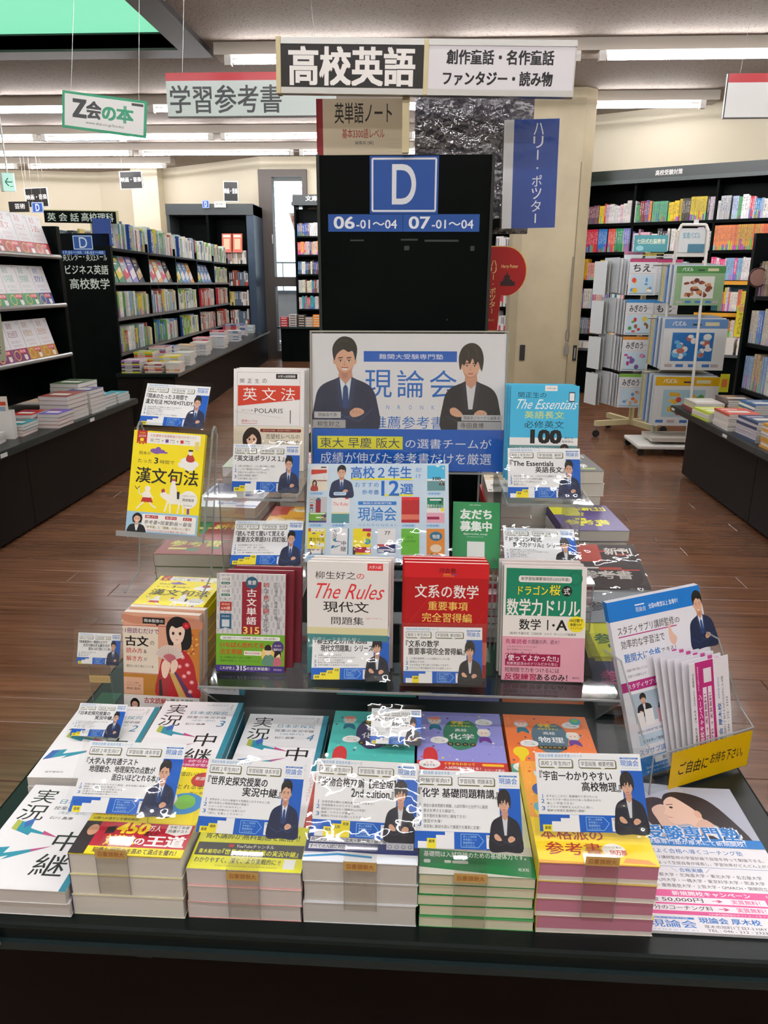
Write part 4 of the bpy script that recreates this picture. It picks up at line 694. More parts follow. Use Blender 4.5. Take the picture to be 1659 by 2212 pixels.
def c_flyer2(p):
    p.r(0, 0, 100, 100, '#e2e2e8'); p.r(0, 0, 100, 11.5, '#0e74c8'); p.r(28, 4, 10, .8, '#dceaf6'); p.t('現論会', 28, 5.6, 11, 3, '#dceaf6'); p.t('全国40教室以上 急増中！', 42, 5, 32, 3, '#e9f2fa', .012)
    p.sub(man, 80, 3, 30, 34, 'A'); p.r(100, 0, .01, .01, '#0e74c8')
    p.t('スタディサプリ講師監修', 6, 15, 60, 5, '#222', .006); p.t('の', 67, 16.4, 5, 3, '#222'); p.r(6, 20.6, 62, .6, '#b02a7a'); p.t('効率的な学習法で', 7, 23, 46, 5, '#222', .006); p.t('難関大に合格', 8, 31, 38, 5, '#1a6cb8', .01); p.t('できる！', 47, 32, 16, 3.4, '#333')
    p.blob([(58, 24), (60, 17), (62, 24), (66, 28), (62, 32), (58, 29)], '#e0b8a4', 3)
    p.t('成績が伸び悩んでいた受験生が、効率的で結果の出る学習で', 8, 39.6, 58, 1.6, '#444'); p.t('見違える成果を上げ、志望校に合格しています。', 8, 43, 46, 1.6, '#444'); p.r(0, 46.8, 100, 5.4, '#a82674'); p.t('スタディサプリの講師陣は大学受験のプロ', 6, 48, 84, 3, '#f2e0ea', .012)
    p.r(8, 54, 90, 17, '#a3b5c3')
    for i in range(4): p.sub(man if i != 2 else suitwoman, 11+i*22, 54.5, 16, 13, *([] if i == 2 else ['B'])); p.r(9+i*22, 65, 8, 8, ['#e6e3e0', '#d9a8b8', '#a89a88', '#e0c040'][i]); p.r(18+i*22, 64, 9, 9, ['#ecebea', '#7a2040', '#4a8a50', '#7aa0c0'][i])
    p.t('難関大受験専門塾 現論会では、スタディサプリを活用', 8, 75, 64, 1.6, '#2a5a9a'); p.r(8, 77.5, 38, 6, '#b9cfe0'); p.r(50, 77.5, 38, 6, '#b9cfe0'); p.t('自信を持って勉強できる', 12, 80.6, 28, 1.8, '#223a5a', .01); p.t('必勝ルートが見える', 54, 80.6, 28, 1.8, '#223a5a', .01)
    p.t('スタサプ講師監修の学習計画', 6, 85.4, 72, 3.4, '#2a72b8', .004); p.r(0, 90, 100, 10, '#1671b8'); p.r(20, 91, 40, 3.4, '#e6ebf0'); p.t('無料受験相談', 28, 91.6, 24, 2.2, '#2a5a90', .01); p.t('受験の悩みを全て解消！志望校合格の', 10, 95.4, 56, 1.4, '#d8e6f2'); p.t('あなただけの学習計画をお渡しします', 10, 97.6, 56, 1.4, '#d8e6f2')
# ================================================================ THE DISPLAY TABLE
TZ = .495
tb = thing('display_table', 'long black display table with a glossy dark green top, foreground', 'table', (0, 0, 0))
MB().box(-.672, .558, .752, 5.2, TZ-.035, TZ, TABLETOP).build('tabletop', tb, .006)
MB().box(-.66, .546, .775, 5.18, .08, TZ-.036, KICK).build('front_panel', tb)
MB().box(-.60, .49, .84, 5.1, 0, .08, BLACK).build('plinth', tb)
MB().box(-.675, .561, .745, .752, TZ-.034, TZ-.022, mat('edge_trim', '#2c3b3d', .2, .4)).build('edge_trim', tb)
b = MB().box(-.62, -.5435, .7435, .745, TZ-.026, TZ-.010, INKM, '#dcdcd8'); b.build('price_label', tb)
MB().box(-.375, -.355, .7735, .775, TZ-.068, TZ-.052, INKM, '#2a2a26').build('tape_scrap', tb)

def book(name, label, W, H, T, fn=None, loc=(0, 0, 0), yaw=0, tilt=0, roll=0, col='#e6e3e0', pages='#d8d2c6', spine='L', spcol=None, group=None, cat='book', lip=None, back=None):
    """book; origin at the foot of its front cover, front toward -Y, thickness toward +Y"""
    t = thing(name, label, cat, loc, yaw, tilt, roll, group)
    c = MB(); k = .0006; h = W/2
    c.box(-h, h, 0, k, 0, H, INK, col); c.box(-h, h, T-k, T, 0, H, INK, back or col)
    sx = -h if spine == 'L' else h-k; c.box(sx, sx+k, k, T-k, 0, H, INK, spcol or col); co = c.build('cover', t)
    g = MB(); a, b_ = (-h+k, h-.0012) if spine == 'L' else (-h+.0012, h-k)
    if lip: g.box(a, b_, k, k+(T-2*k)*.78, .0010, H-.001, PAGES, pages); g.box(a, b_, k+(T-2*k)*.78, T-k, .0010, H-.001, PAGES, lip)
    else: g.box(a, b_, k, T-k, .0010, H-.001, PAGES, pages)
    g.build('page_block', t)
    if fn: p = P(W, H); fn(p); p.build(co, 'cover_print')
    return t
ORDS = ['top', 'second', 'third', 'fourth', 'fifth', 'sixth', 'seventh', 'eighth', 'ninth', 'tenth', 'eleventh', 'twelfth']
def stack(name, what, W, H, n, T, fn, x, y, ztop, yaw=0, col='#e6e3e0', pages='#d8d2c6', group=None, jit=.002, top=None, **k):
    """books lying flat, cover up, foot toward the shopper; ztop is the top face"""
    z = ztop; out = []
    cols = col if isinstance(col, list) else [col]*n
    for i in range(n):
        jx, jy, ja = (0, 0, 0) if i == 0 else (random.uniform(-jit, jit), random.uniform(-jit, jit), random.uniform(-.6, .6)*jit/.002)
        out.append(book(name, (top or (what+', top of its pile')) if i == 0 else f'{what}, {ORDS[i]} in its pile', W, H, T, fn if i == 0 else None,
                        (x+jx, y+jy, z), yaw+ja, 90, 0, cols[i], pages, group=group, **k))
        z -= T+.0002
    return out
def film(t, W, H, z0=-.004, y=-.0035, m=None, name='clear_sleeve', r=.004):
    """clear plastic pocket a little larger than the sheet, gently buckled"""
    b = MB(); nx, nz = 8, 6; k = len(b.v); i = b.mi(m or SLEEVE); rnd = random.Random(round(W*1000)+len(t.name)*7+round(abs(t.location.x)*1000))
    for a in range(nx+1):
        for c in range(nz+1): b.v.append((-W/2+W*a/nx, y-rnd.random()*.0012*(0 < a < nx), z0+H*c/nz))
    for a in range(nx):
        for c in range(nz): q = k+a*(nz+1)+c; b.face([q, q+nz+1, q+nz+2, q+1], i)
    o = b.build(name, t)
    for p in o.data.polygons: p.use_smooth = True
    return o
def card(label, W, H, loc, yaw, tilt, roll, a, stand=None, group='promotion cards in clear sleeves', **k):
    t = thing('promotion_card', label, 'card', loc, yaw, tilt, roll, group)
    cs = MB().box(-W/2, W/2, 0, .0006, 0, H, INK, '#e9e8e6').build('card_sheet', t)
    p = P(W, H); pop(p, *a, **k); p.build(cs, 'card_print')
    film(t, W+.014, H+.012, -.005)
    return t
A, B = 'A', 'B'
T14 = {}
def T2(a, b_=None, x1=3, w1=60, x2=28, w2=50): return [(a, x1, w1)]+([(b_, x2, w2)] if b_ else [])
PA = ([('『大学入学共通テスト', 3, 52), ('地理総合、地理探究の点数が', 8, 66), ('面白いほどとれる本』', 33, 46)], '体系学習', (('地理の要点をわかりやすく整理、苦手克服に最適！',), ('図版・地図資料が豊富で、', '実際のテスト形式で学習できる！'), ('共通テスト傾向を徹底分析、', '本番直結の知識が身につく！')), ['基礎'], A)
PB = (T2('『世界史探究授業の', '実況中継』', 3, 61, 40, 39), '体系学習', (('世界史をこれから勉強する受験生におすすめの１冊',), ('図や年表など視覚的情報が豊富で', 'イメージがつかみやすい！'), ('予備校の授業のような語り口で', '「流れ」を楽しくマスター！')), ['基礎', '標準'], A)
PC = (T2('『生物合格77講【完全版】', '2nd edition』', 3, 76, 36, 41), '体系学習', (('生物学習の頼れる教科書はこれで決まり！',), ('生物現象をわかりやすく説明、', '暗記だけではなく理解中心の学習！'), ('図表・イラストが豊富で、', '複雑なプロセスも頭に入りやすい！')), ['標準', '応用', '発展'], B)
PD = (T2('『化学 基礎問題精講』', None, 3, 76), '問題演習', (('頻出の基本問題を網羅、入試対策の土台作りに最適',), ('要点を押さえた解説で、', '苦手箇所を集中的に補強できる！'), ('復習が大事！', '演習後に解説を読んで基礎力を確実に定着！')), ['標準'], B)
PE = (T2('『宇宙一わかりやすい', '高校物理』', 3, 68, 42, 36), '概要把握', (('まずはここから！超基礎から学びたい人',), ('キャラクター同士のかけあいを読みながら', '楽しく学習できる！'), ('イラストや図表をふんだんに使い、', '難解な物理を直感的に理解！')), ['基礎'], B)
PF = (T2('『英文法ポラリス１』', None, 3, 74), '文法', (('分厚い参考書より、この１冊で効率よく学習！',), ('１〜３まで難易度が分かれているから、', '合格のために必要なレベルで学べる'), ('圧倒的な問題量と解説で', '文法が確実に身につく！')), ['基礎', '標準'], A)
PG = (T2('『読んで見て聞いて覚える', '重要古文単語315 四訂版』', 3, 70, 5, 74), '単語', (('古文単語帳で迷ったらこれ！',), ('イラスト、例文、漢字、出題例、', '音読CDまでついていて覚えやすい！'), ('これ一冊で最難関大の古文まで対応可能です',)), ['基礎', '標準', '応用', '発展'], A)
PH = (T2('『The Essentials', '英語長文』', 3, 60, 38, 41), '解釈', (('長文対策の初手にこれ、これだけやれば解釈いらず。',), ('いろいろなテーマの表現を凝縮。',), ('長文がスムーズに読めるようになること', '間違いなし！')), ['標準', '応用'], A)
PI = (T2('『ドラゴン桜式', '数学力ドリル』シリーズ', 3, 50, 13, 72), '計算練習', (('教科書例題レベルを繰り返し、', '計算でつまずかないようにする計算ドリル。'), ('基本の計算パターンを', '短期間で反復練習'), ('勉強が苦手な人にも',)), ['基礎'], B)
PJ = (T2('『岡本のたった３時間で', '漢文句法 MOVIE×STUDY』', 3, 64, 3, 77), '文法', (('漢文を勉強する最初の１冊はこれで決まり！',), ('授業動画×参考書のハイブリッドで', 'わかりやすさ抜群！'), ('漢文句法だけでなく、', '語彙などの知識も身につくタイパ最強本')), ['基礎'], A)
PK = (T2('『柳生好之のThe Rules', '現代文問題集』シリーズ', 3, 68, 11, 68), '長文問題演習', (('共通ルールを覚えるから', 'どんな問題にも対応できるようになる！'), ('１〜４までのレベル指定で', '自分にあった長文学習が可能'), ('初見の問題でも高得点がとれるようになる！',)), ['基礎', '標準', '応用', '発展'], B)
PL_ = (T2('『文系の数学', '重要事項完全習得編』', 3, 42, 6, 72), '解法暗記', (('これ教科書標準レベルの練習ならこの１冊',), ('誘導は少なめ、', 'その分自分で考え抜く力が身につきます。'), ('もちろん丁寧な解説付きだから挫折しない！',)), ['標準'], B)
PM = ([('『岡本梨奈の一冊読むだけで', 3, 66), ('古文の読み方＆解き方が', 13, 62), ('面白いほど身につく本』', 26, 52)], '体系', (('古文読解の入門に最適な１冊',), ('解き方までわかる',), ('最初に読む本',)), ['基礎'], A)
PN = (T2('『日本史探究授業の', '実況中継』', 3, 66, 40, 39), '体系学習', (('日本史をこれから勉強する受験生におすすめの１冊',), ('図解など視覚的情報が豊富で', 'イメージがつかみやすい！'), ('予備校の授業のような語り口で', '「流れ」を楽しくマスター！')), ['基礎', '標準'], A)
PO = (T2('『宇宙一わかりやすい', '高校化学』', 3, 66, 40, 39), '概要把握', (('まずはここから！超基礎から学びたい人',), ('図解やイラストが豊富で、', '化学式のイメージがつかみやすい！'), ('計算問題の解法をステップごとに解説、', '苦手でも安心！')), ['基礎'], B)
# big cards that lean over the front row of books, each with a clear strip and an amber sticker down the pile
def front_card(label, W, loc, tilt, roll, a, sx, y0, ztop, zlen, lab, **k):
    t = card(label, W, W*.705, loc, 0, tilt, roll, a, **k); inv = t.matrix_world.inverted()
    def w2(o): o.matrix_parent_inverse = inv
    b = MB().poly([(sx-.021, y0-.002, ztop-zlen), (sx+.021, y0-.002, ztop-zlen), (sx+.021, y0-.002, ztop+.0045), (sx-.021, y0-.002, ztop+.0045)], STRIP); b.poly([(sx-.021, y0-.002, ztop+.0045), (sx+.021, y0-.002, ztop+.0045), (sx+.021, y0+.03, ztop+.0045), (sx-.021, y0+.03, ztop+.0045)], STRIP)
    b.box(sx-.0212, sx-.0204, y0-.0026, y0-.0014, ztop-zlen, ztop+.004, EDGE); b.box(sx+.0204, sx+.0212, y0-.0026, y0-.0014, ztop-zlen, ztop+.004, EDGE)
    w2(b.build('clear_strip', t))
    p = P(.042, .014); p.r(0, 0, 100, 100, '#cba765'); p.t('大修館書店', 8, 25, 84, 55, '#a8703e', .02)
    for i in range(len(p.v)): p.v[i] = (-p.v[i][0], p.v[i][1], p.v[i][2])   # seen from the back: mirrored lettering
    o = p.build(t, 'amber_sticker'); o.matrix_parent_inverse = inv; o.location = (sx, y0-.0026, ztop+lab)
    
    return t
front_card('large card for the geography book, front left, man in navy suit', .142, (-.404, .829, .612), 56.7, 0, PA, -.395, .777, .592, .062, -.004)
front_card('large card for the world history book, second from the left over the front row', .134, (-.224, .802, .610), 48.5, -1, PB, -.225, .779, .573, .074, -.012)
front_card('large card for the biology book, man in black jacket, middle of the front row', .136, (-.071, .803, .612), 40, -.8, PC, -.073, .782, .592, .074, -.010)
front_card('large card for the chemistry book, above the green banded pile', .138, (.065, .794, .610), 48.7, .6, PD, .068, .784, .578, .082, -.008, h1='受験学年向け')
front_card('large card for the physics book, right end of the front row above pink-edged pile', .142, (.231, .831, .614), 44.6, 1.2, PE, .230, .783, .604, .085, .002)
stack('geography_book', 'thick yellow and red geography book at the front', .150, .21, 3, .0318, c_geo, -.379, .777, .5905, -.3, col=['#f0dc18', '#dcd6a0', '#d4ccb0'], back='#d8d2b8', pages='#dcd9d0', group='geography books at the front left', spcol='#3c3a68')
stack('world_history_book', 'white world history book with lime band at the front', .150, .21, 3, .0262, c_sekai, -.224, .779, .5740, 0, col=['#e6e3e0', '#e6c9c0', '#e0c0b8'], pages='#d6cfcb', group='world history books in the front row', back='#d9a0a0')
stack('biology_book', 'thick biology book with navy band in the front row', .148, .21, 3, .0322, c_bio, -.0735, .782, .5920, .2, col='#d8dade', pages='#cfccc6', group='biology books in the front row')
stack('chemistry_workbook', 'cream-paged chemistry workbook with green band, front row', .149, .21, 5, .0165, c_chem, .0768, .784, .5780, .2, col=['#0f7a3c', '#2c8a4a', '#2c8a4a', '#2c8a4a', '#4a9a5a'], pages='#dcd9bf', group='chemistry workbooks in the front row')
stack('physics_book', 'yellow physics book with pink page edges, front row', .150, .21, 4, .0272, c_phys, .2278, .784, .6045, .3, col=['#f0d21a', '#d8c060', '#d8c060', '#d8c060'], back='#d8cfc4', pages='#c07f95', lip='#dcd4ce', group='physics books with pink edges')
stack('japanese_history_book', 'white history book at the front left corner', .148, .21, 2, .0212, lambda p: c_jikkyo(p), -.532, .766, .5385, 0, pages='#cfcbc6', group='history books at the left corner')
stack('japanese_history_book', 'white history book half under the small card, left side second row', .148, .21, 3, .0168, lambda p: c_jikkyo(p, '中世～近世', '2'), -.548, .985, .547, 2, pages='#d3cfca', group='history books of the second volume')
stack('japanese_history_book', 'white history book volume three, second row left', .146, .21, 3, .0190, lambda p: c_jikkyo(p, '近世～近代', '3'), -.397, 1.000, .5535, 1.2, pages='#d3cfca', group='history books of the third volume', spine='R', spcol='#2b8296')
stack('japanese_history_book', 'white history book volume four, second row behind the world history card', .146, .21, 2, .0190, lambda p: c_jikkyo(p, '近現代', '4'), -.240, .996, .535, .5, pages='#d3cfca', group='history books of the fourth volume', spine='R', spcol='#2b8296')
stack('chemistry_picture_guide', 'teal cartoon chemistry guide in the second row', .147, .21, 2, .0260, lambda p: c_uchu(p), -.0815, .998, .5465, .3, col='#4fb8ae', pages='#d9d3c4', group='teal cartoon guides')
stack('chemistry_picture_guide', 'lilac cartoon chemistry guide in the second row', .147, .21, 2, .0262, lambda p: c_uchu(p, '化学', '有機化学', '#8f8fcf', '#3e7a5c', '#c23a3a'), .0695, .998, .5510, 0, col='#8f8fcf', pages='#d9d3c4', group='lilac cartoon guides')
stack('physics_picture_guide', 'orange cartoon physics guide in the second row', .147, .21, 2, .0262, lambda p: c_uchu(p, '物理', '電磁気熱原子', '#ea7a3c', '#56707e', '#4f9a80'), .2220, .998, .5510, -.2, col='#ea7a3c', pages='#d9d3c4', group='orange cartoon guides')
# small cards on clear feet
def small_card(label, loc, tilt, roll, a, foot):
    t = card(label, .085, .060, loc, 0, tilt, roll, a, group='small promotion cards')
    inv = t.matrix_world.inverted(); x, y, z = loc
    b = MB().poly([(x-.021, y+.004, foot), (x+.021, y+.004, foot), (x+.021, y+.004, z+.01), (x-.021, y+.004, z+.01)], STRIP); b.poly([(x-.021, y+.004, foot+.0005), (x+.021, y+.004, foot+.0005), (x+.021, y+.045, foot+.0005), (x-.021, y+.045, foot+.0005)], STRIP); b.box(x-.0212, x-.0205, y+.0035, y+.0052, foot, z+.01, EDGE); b.box(x+.0205, x+.0212, y+.0035, y+.0052, foot, z+.01, EDGE)
    o = b.build('clear_foot', t); o.matrix_parent_inverse = inv; return t
t = small_card('small card beside the kimono cover book, at the table\'s left edge', (-.631, 1.28, .586), 21, -.4, PM, .4958)
inv = t.matrix_world.inverted(); p = P(.042, .016); p.r(0, 0, 100, 100, '#cbb27c'); p.t('大修館書店', 8, 25, 84, 50, '#c09a6a'); o = p.build(t, 'amber_sticker'); o.matrix_parent_inverse = inv; o.location = (-.631, 1.281, .545)
small_card('small card for the Japanese history books, on the left second row', (-.557, 1.085, .556), 56.4, -.2, PN, .5475)
small_card('small card for the chemistry guide, between teal and lilac covers', (-.041, 1.087, .562), 50, .2, PO, .5519)

# upright books on the clear shelf
def standing(name, label, W, H, T, n, fn, x, y, z, tilt, dx=.0, gap=.002, yaw=0, **k):
    ca, sa = math.cos(R(tilt)), math.sin(R(tilt)); out = []
    for i in range(n):
        o = i*(T+.0008+gap); out.append(book(name, label if i == 0 else f'{label.split(",")[0]}, {ORDS[i] if i else ""} behind the front copy', W, H, T, fn if i == 0 else None, (x+dx*i, y+o/ca+.0, z), yaw, tilt, 0, **k))
    return out
SZ = .634
standing('classical_vocabulary_book', 'grey and green classical word book with a red panel, left end of the clear shelf', .124, .176, .016, 3, c_gobun, -.306, 1.184, SZ, 15, .011, col='#7a2333', pages='#e4e0d8', spine='R', spcol='#8d1d2f', group='classical word books on the clear shelf')
standing('modern_reading_book', 'white reading book with red script title, second on the clear shelf', .143, .203, .010, 3, c_rules, -.132, 1.188, SZ, 9, .004, pages='#e8e4da', col='#e8e3e0', spine='R', spcol='#d9b8b8', group='white reading books on the clear shelf')
standing('mathematics_book', 'red mathematics book with yellow lettering, third on the clear shelf', .146, .207, .011, 3, c_bunkei, .040, 1.188, SZ, 7, -.002, col='#c4222a', pages='#e6d2c8', group='red mathematics books on the clear shelf')
standing('mathematics_drill_book', 'green and pink mathematics drill book, right end of the clear shelf', .143, .202, .012, 3, c_dragon, .212, 1.186, SZ, 14, -.003, col='#d8cfcc', pages='#e6e2da', spcol='#3f9a80', group='drill books on the clear shelf')
card('card in front of the white script-title reading book on the clear shelf', .136, .096, (-.124, 1.158, .640), 0, 36, 1.5, PK)
card('card in front of the red mathematics book on the clear shelf', .136, .096, (.037, 1.156, .640), 0, 21, .9, PL_)
# stepped clear shelf
ac = thing('clear_shelf', 'long clear acrylic shelf that raises the upright books', 'shelf', (0, 0, 0))
x0, x1 = -.386, .336
def slab(mb, x0, x1, y0, y1, z0, z1, m=ACRYL): mb.box(x0, x1, y0, y1, z0, z1, m)
b = MB(); b.poly([(x0, 1.135, SZ-.003), (x1, 1.135, SZ-.003), (x1, 1.40, SZ-.003), (x0, 1.40, SZ-.003)], ACRYL2); b.build('shelf_plate', ac)
b = MB(); b.box(x0, x1, 1.132, 1.135, SZ-.005, SZ-.002, EDGE); b.build('front_edge', ac)
b = MB(); b.poly([(x0, 1.136, SZ-.008), (x1, 1.136, SZ-.008), (x1, 1.29, TZ+.002), (x0, 1.29, TZ+.002)], ACRYL2); b.build('sloping_riser', ac)
for x in (x0, x1):
    b = MB(); b.poly([(x, 1.136, SZ-.008), (x, 1.29, TZ+.002), (x, 1.55, TZ+.002), (x, 1.55, SZ-.004)], ACRYL)
    b.path([(x, 1.136, SZ-.008), (x, 1.29, TZ+.002)], .0018, EDGE, n=5); b.build('side_plate', ac)
for x in (x0+.002, x1-.002):
    b = MB(); b.poly([(x, 1.39, SZ-.002), (x, 1.39, SZ+.10), (x, 1.54, SZ+.10), (x, 1.54, SZ-.002)], ACRYL); b.box(x-.001, x+.001, 1.388, 1.391, SZ, SZ+.10, EDGE); b.build('side_plate', ac)
Z2 = .738
b = MB(); b.poly([(x0, 1.385, Z2), (x1, 1.385, Z2), (x1, 1.56, Z2), (x0, 1.56, Z2)], ACRYL); b.box(x0, x1, 1.383, 1.386, Z2-.004, Z2, EDGE); b.build('upper_plate', ac)
def tower(label, x0, x1):
    t = thing('clear_riser', label, 'stand', (0, 0, 0)); z = .880
    b = MB(); b.poly([(x0, 1.455, z), (x1, 1.455, z), (x1, 1.78, z), (x0, 1.78, z)], ACRYL); b.box(x0, x1, 1.452, 1.455, z-.006, z-.001, EDGE); b.build('top_plate', t)
    for x in (x0, x1):
        b = MB(); b.poly([(x, 1.565, TZ+.001), (x, 1.78, TZ+.001), (x, 1.78, z), (x, 1.565, z)], ACRYL); b.box(x-.0012, x+.0012, 1.563, 1.566, TZ+.001, z, EDGE); b.box(x-.0012, x+.0012, 1.455, 1.565, z-.006, z-.001, EDGE); b.build('side_plate', t)
    b = MB(); b.poly([(x0, 1.775, z), (x1, 1.775, z), (x1, 1.80, z+.16), (x0, 1.80, z+.16)], ACRYL); b.build('back_rest', t)
tower('clear riser stand under the white and red grammar book, left', -.452, -.262)
tower('clear riser stand under the sky blue essentials book, right', .165, .335)
standing('english_grammar_book', 'white english grammar book with red title block, upper left of the display', .165, .234, .011, 3, c_polaris, -.366, 1.683, .8815, 13, .003, col='#e8e5e2', pages='#e8e4da', group='white grammar books on the left riser')
standing('english_reading_book', 'sky blue english reading book with large 100, upper right of the display', .148, .211, .013, 3, c_ess, .257, 1.620, .8815, 12, -.004, col='#4db0d4', pages='#e0dccf', group='sky blue reading books on the right riser')
card('card for the white english grammar book, on the left riser', .140, .099, (-.331, 1.481, .886), 0, 20.9, 0, PF)
card('card for the sky blue english reading book, on the right riser', .146, .103, (.241, 1.476, .886), 0, 26, .5, PH)
card('card for the classical word book, left on the upper plate', .146, .103, (-.327, 1.431, .744), 0, 46, 1.2, PG)
card('card for the mathematics drill book, right on the upper plate', .150, .106, (.242, 1.450, .744), 0, 58, -.4, PI)
def sheet_stand(name, label, W, H, fn, loc, yaw, tilt, roll, cat, foot, filmy=True):
    t = thing(name, label, cat, loc, yaw, tilt, roll); sh_ = MB().box(-W/2, W/2, 0, .001, 0, H, INK, '#e6e6e6').build('sheet', t)
    p = P(W, H); fn(p); p.build(sh_, 'sheet_print')
    if filmy: film(t, W+.012, H+.012, -.006)
    inv = t.matrix_world.inverted(); x, y, z = loc
    if foot:
        b = MB().box(x-W*.4, x+W*.4, y+.004, y+.07, foot, foot+.002, EDGE)
        for s in (-.38, .38): b.box(x+W*s-.002, x+W*s+.002, y+.006, y+.010, foot, z+.02, EDGE)
        o = b.build('clear_foot', t); o.matrix_parent_inverse = inv
    return t
po = sheet_stand('promotion_poster', 'large white and blue poster with two men in suits, centre of the display', .437, .309, c_poster, (-.043, 1.684, .886), 0, 7.4, .3, 'poster', TZ+.001)
b = MB().box(-.222, -.219, -.004, .003, -.004, .314, STEEL); b.box(-.222, .222, -.004, .003, .312, .315, STEEL); b.box(.219, .222, -.004, .003, -.004, .314, EDGE); b.box(-.222, .222, -.006, .004, -.006, -.002, EDGE); b.build('frame', po)
sheet_stand('recommendation_board', 'pale blue board with twelve small book covers, in front of the poster', .301, .213, c_board, (-.098, 1.455, .746), 0, 29.6, 1.1, 'sign', Z2+.001)
sheet_stand('green_invitation_card', 'green card with white lettering, right of the pale blue board', .101, .144, c_line, (.111, 1.502, .722), 0, 31, -.5, 'card', TZ+.001, False)

# kanbun book on its clear easel, left
EZ = .800
bk = book('classical_chinese_book', 'yellow classical Chinese book standing on a clear easel, upper left', .151, .215, .013, c_kanbun, (-.543, 1.438, EZ), 0, 19.5, -3, '#f2df12', '#e8e2d0', 'R', '#f2df12')
ea = thing('clear_easel', 'clear acrylic easel holding the yellow book upright at the left', 'stand', (-.543, 1.438, EZ), 0, 19.5, -3)
b = MB(); b.poly([(-.075, .016, -.01), (.085, .016, -.01), (.085, .016, .235), (-.075, .016, .235)], ACRYL); b.build('back_plate', ea)
b = MB(); b.poly([(-.085, -.022, -.004), (.095, -.022, -.004), (.095, .016, -.004), (-.085, .016, -.004)], ACRYL); b.box(-.085, .095, -.024, -.022, -.007, .004, EDGE); b.build('ledge', ea)
for x in (-.075, .085): MB().path([(x, .016, -.01), (x, .016, .225), (x, .024, .236), (x, .034, .235), (x, .040, .225)], .0025, EDGE, n=6).build('rim', ea)
b = MB()
for x in (-.072, .088): b.path([(x, .040, .225), (x, .085, -.08), (x, .02, -.125)], .002, EDGE, n=6)
b.poly([(-.072, .040, .225), (.088, .040, .225), (.088, .085, -.08), (-.072, .085, -.08)], ACRYL); b.build('rear_leg', ea)
card('card for the yellow classical Chinese book, on top of the clear easel', .141, .099, (-.545, 1.556, 1.006), 0, 36, -3, PJ)
st = stack('classical_chinese_book', 'yellow classical Chinese book', .150, .21, 3, .0135, c_kanbun, -.527, 1.338, .664, -2.5, col=['#f2df12', '#e0cf3a', '#e0cf3a'], pages='#ddd8c8', group='yellow books lying under the easel', spine='R', spcol='#f2df12', top='yellow classical Chinese book lying flat, top of the pile behind the kimono book')
def c_cat(p): p.r(0, 0, 100, 100, '#d8b056')
stack('amber_cover_book', 'amber-covered workbook under the yellow books', .150, .21, 5, .0245, None, -.529, 1.340, .6233, -3, col=['#d9b35a', '#d0a850', '#cfa64e', '#d9b35a', '#c99e48'], pages='#c9a860', group='amber workbooks under the yellow books')
bk = book('classical_reading_book', 'orange book with a girl in red kimono holding a fan, left side of the table', .146, .213, .019, c_kimono, (-.494, 1.230, .4965), 0, 8, -1.5, '#dba48a', '#e2dccf', 'R', '#e6ddd0', group='kimono cover books')
book('classical_reading_book', 'second kimono cover book, just behind the front copy', .146, .213, .019, None, (-.490, 1.252, .4975), 0, 8, -1.5, '#e0b49c', '#e2dccf', 'R', '#e6ddd0', group='kimono cover books')

# leaflets, right
fs = thing('flyer_stack', 'flat pile of white school flyers with a girl in profile, right of the pink-edged books', 'flyer', (.409, .790, .4998), 0, 90, 0)
MB().box(-.105, .105, 0, .0043, 0, .297, PAGES, '#dcdce0').build('sheets', fs); p = P(.21, .297); c_flyer(p); p.build(fs, 'flyer_print')
hl = thing('leaflet_holder', 'clear leaflet holder with a yellow handwritten band, right end of the table', 'holder', (.468, 1.122, TZ+.001), 26)
b = MB(); b.poly([(-.108, -.012, 0), (.108, -.012, 0), (.108, -.012, .078), (-.108, -.012, .078)], ACRYL)
b.poly([(-.108, -.012, 0), (.108, -.012, 0), (.108, .05, 0), (-.108, .05, 0)], ACRYL)
for x in (-.108, .108): b.poly([(x, -.012, 0), (x, .05, 0), (x, .13, .20), (x, .085, .20), (x, .0, .078), (x, -.012, .078)], ACRYL); b.path([(x, -.012, 0), (x, -.012, .078), (x, .02, .10), (x, .085, .20), (x, .13, .20)], .0015, EDGE, n=5)
b.poly([(-.108, .05, 0), (.108, .05, 0), (.108, .165, .235), (-.108, .165, .235)], ACRYL); b.box(-.108, .108, -.014, -.012, .077, .079, EDGE); b.build('clear_body', hl)
p = P(.176, .070); p.r(0, 0, 100, 100, '#dcb400'); p.t('ご自由に', 10, 34, 36, 34, '#1c1612', .012, .1, -4); p.t('お持ち下さい。', 49, 32, 42, 30, '#1c1612', .012, .1, -6)
o = p.build(hl, 'yellow_band'); o.location = (.018, -.0135, .004)
for i in range(5):
    t = thing('leaflet', 'blue and white upright leaflet with suited man, '+('front of the holder' if i == 0 else f'{ORDS[i]} behind the front one in the holder'), 'leaflet', (.462-.001*i, 1.150+.002*i, .503), 27, 23.5, 0, 'upright leaflets in the clear holder')
    MB().box(-.105, .105, 0, .0012, 0, .297, INK, '#dcdde2').box(-.1052, -.1048, -.0002, .0014, .262, .2975, INK, '#1068b0').build('sheets', t)
    if i == 0: p = P(.21, .297); c_flyer2(p); p.build(t, 'leaflet_print')
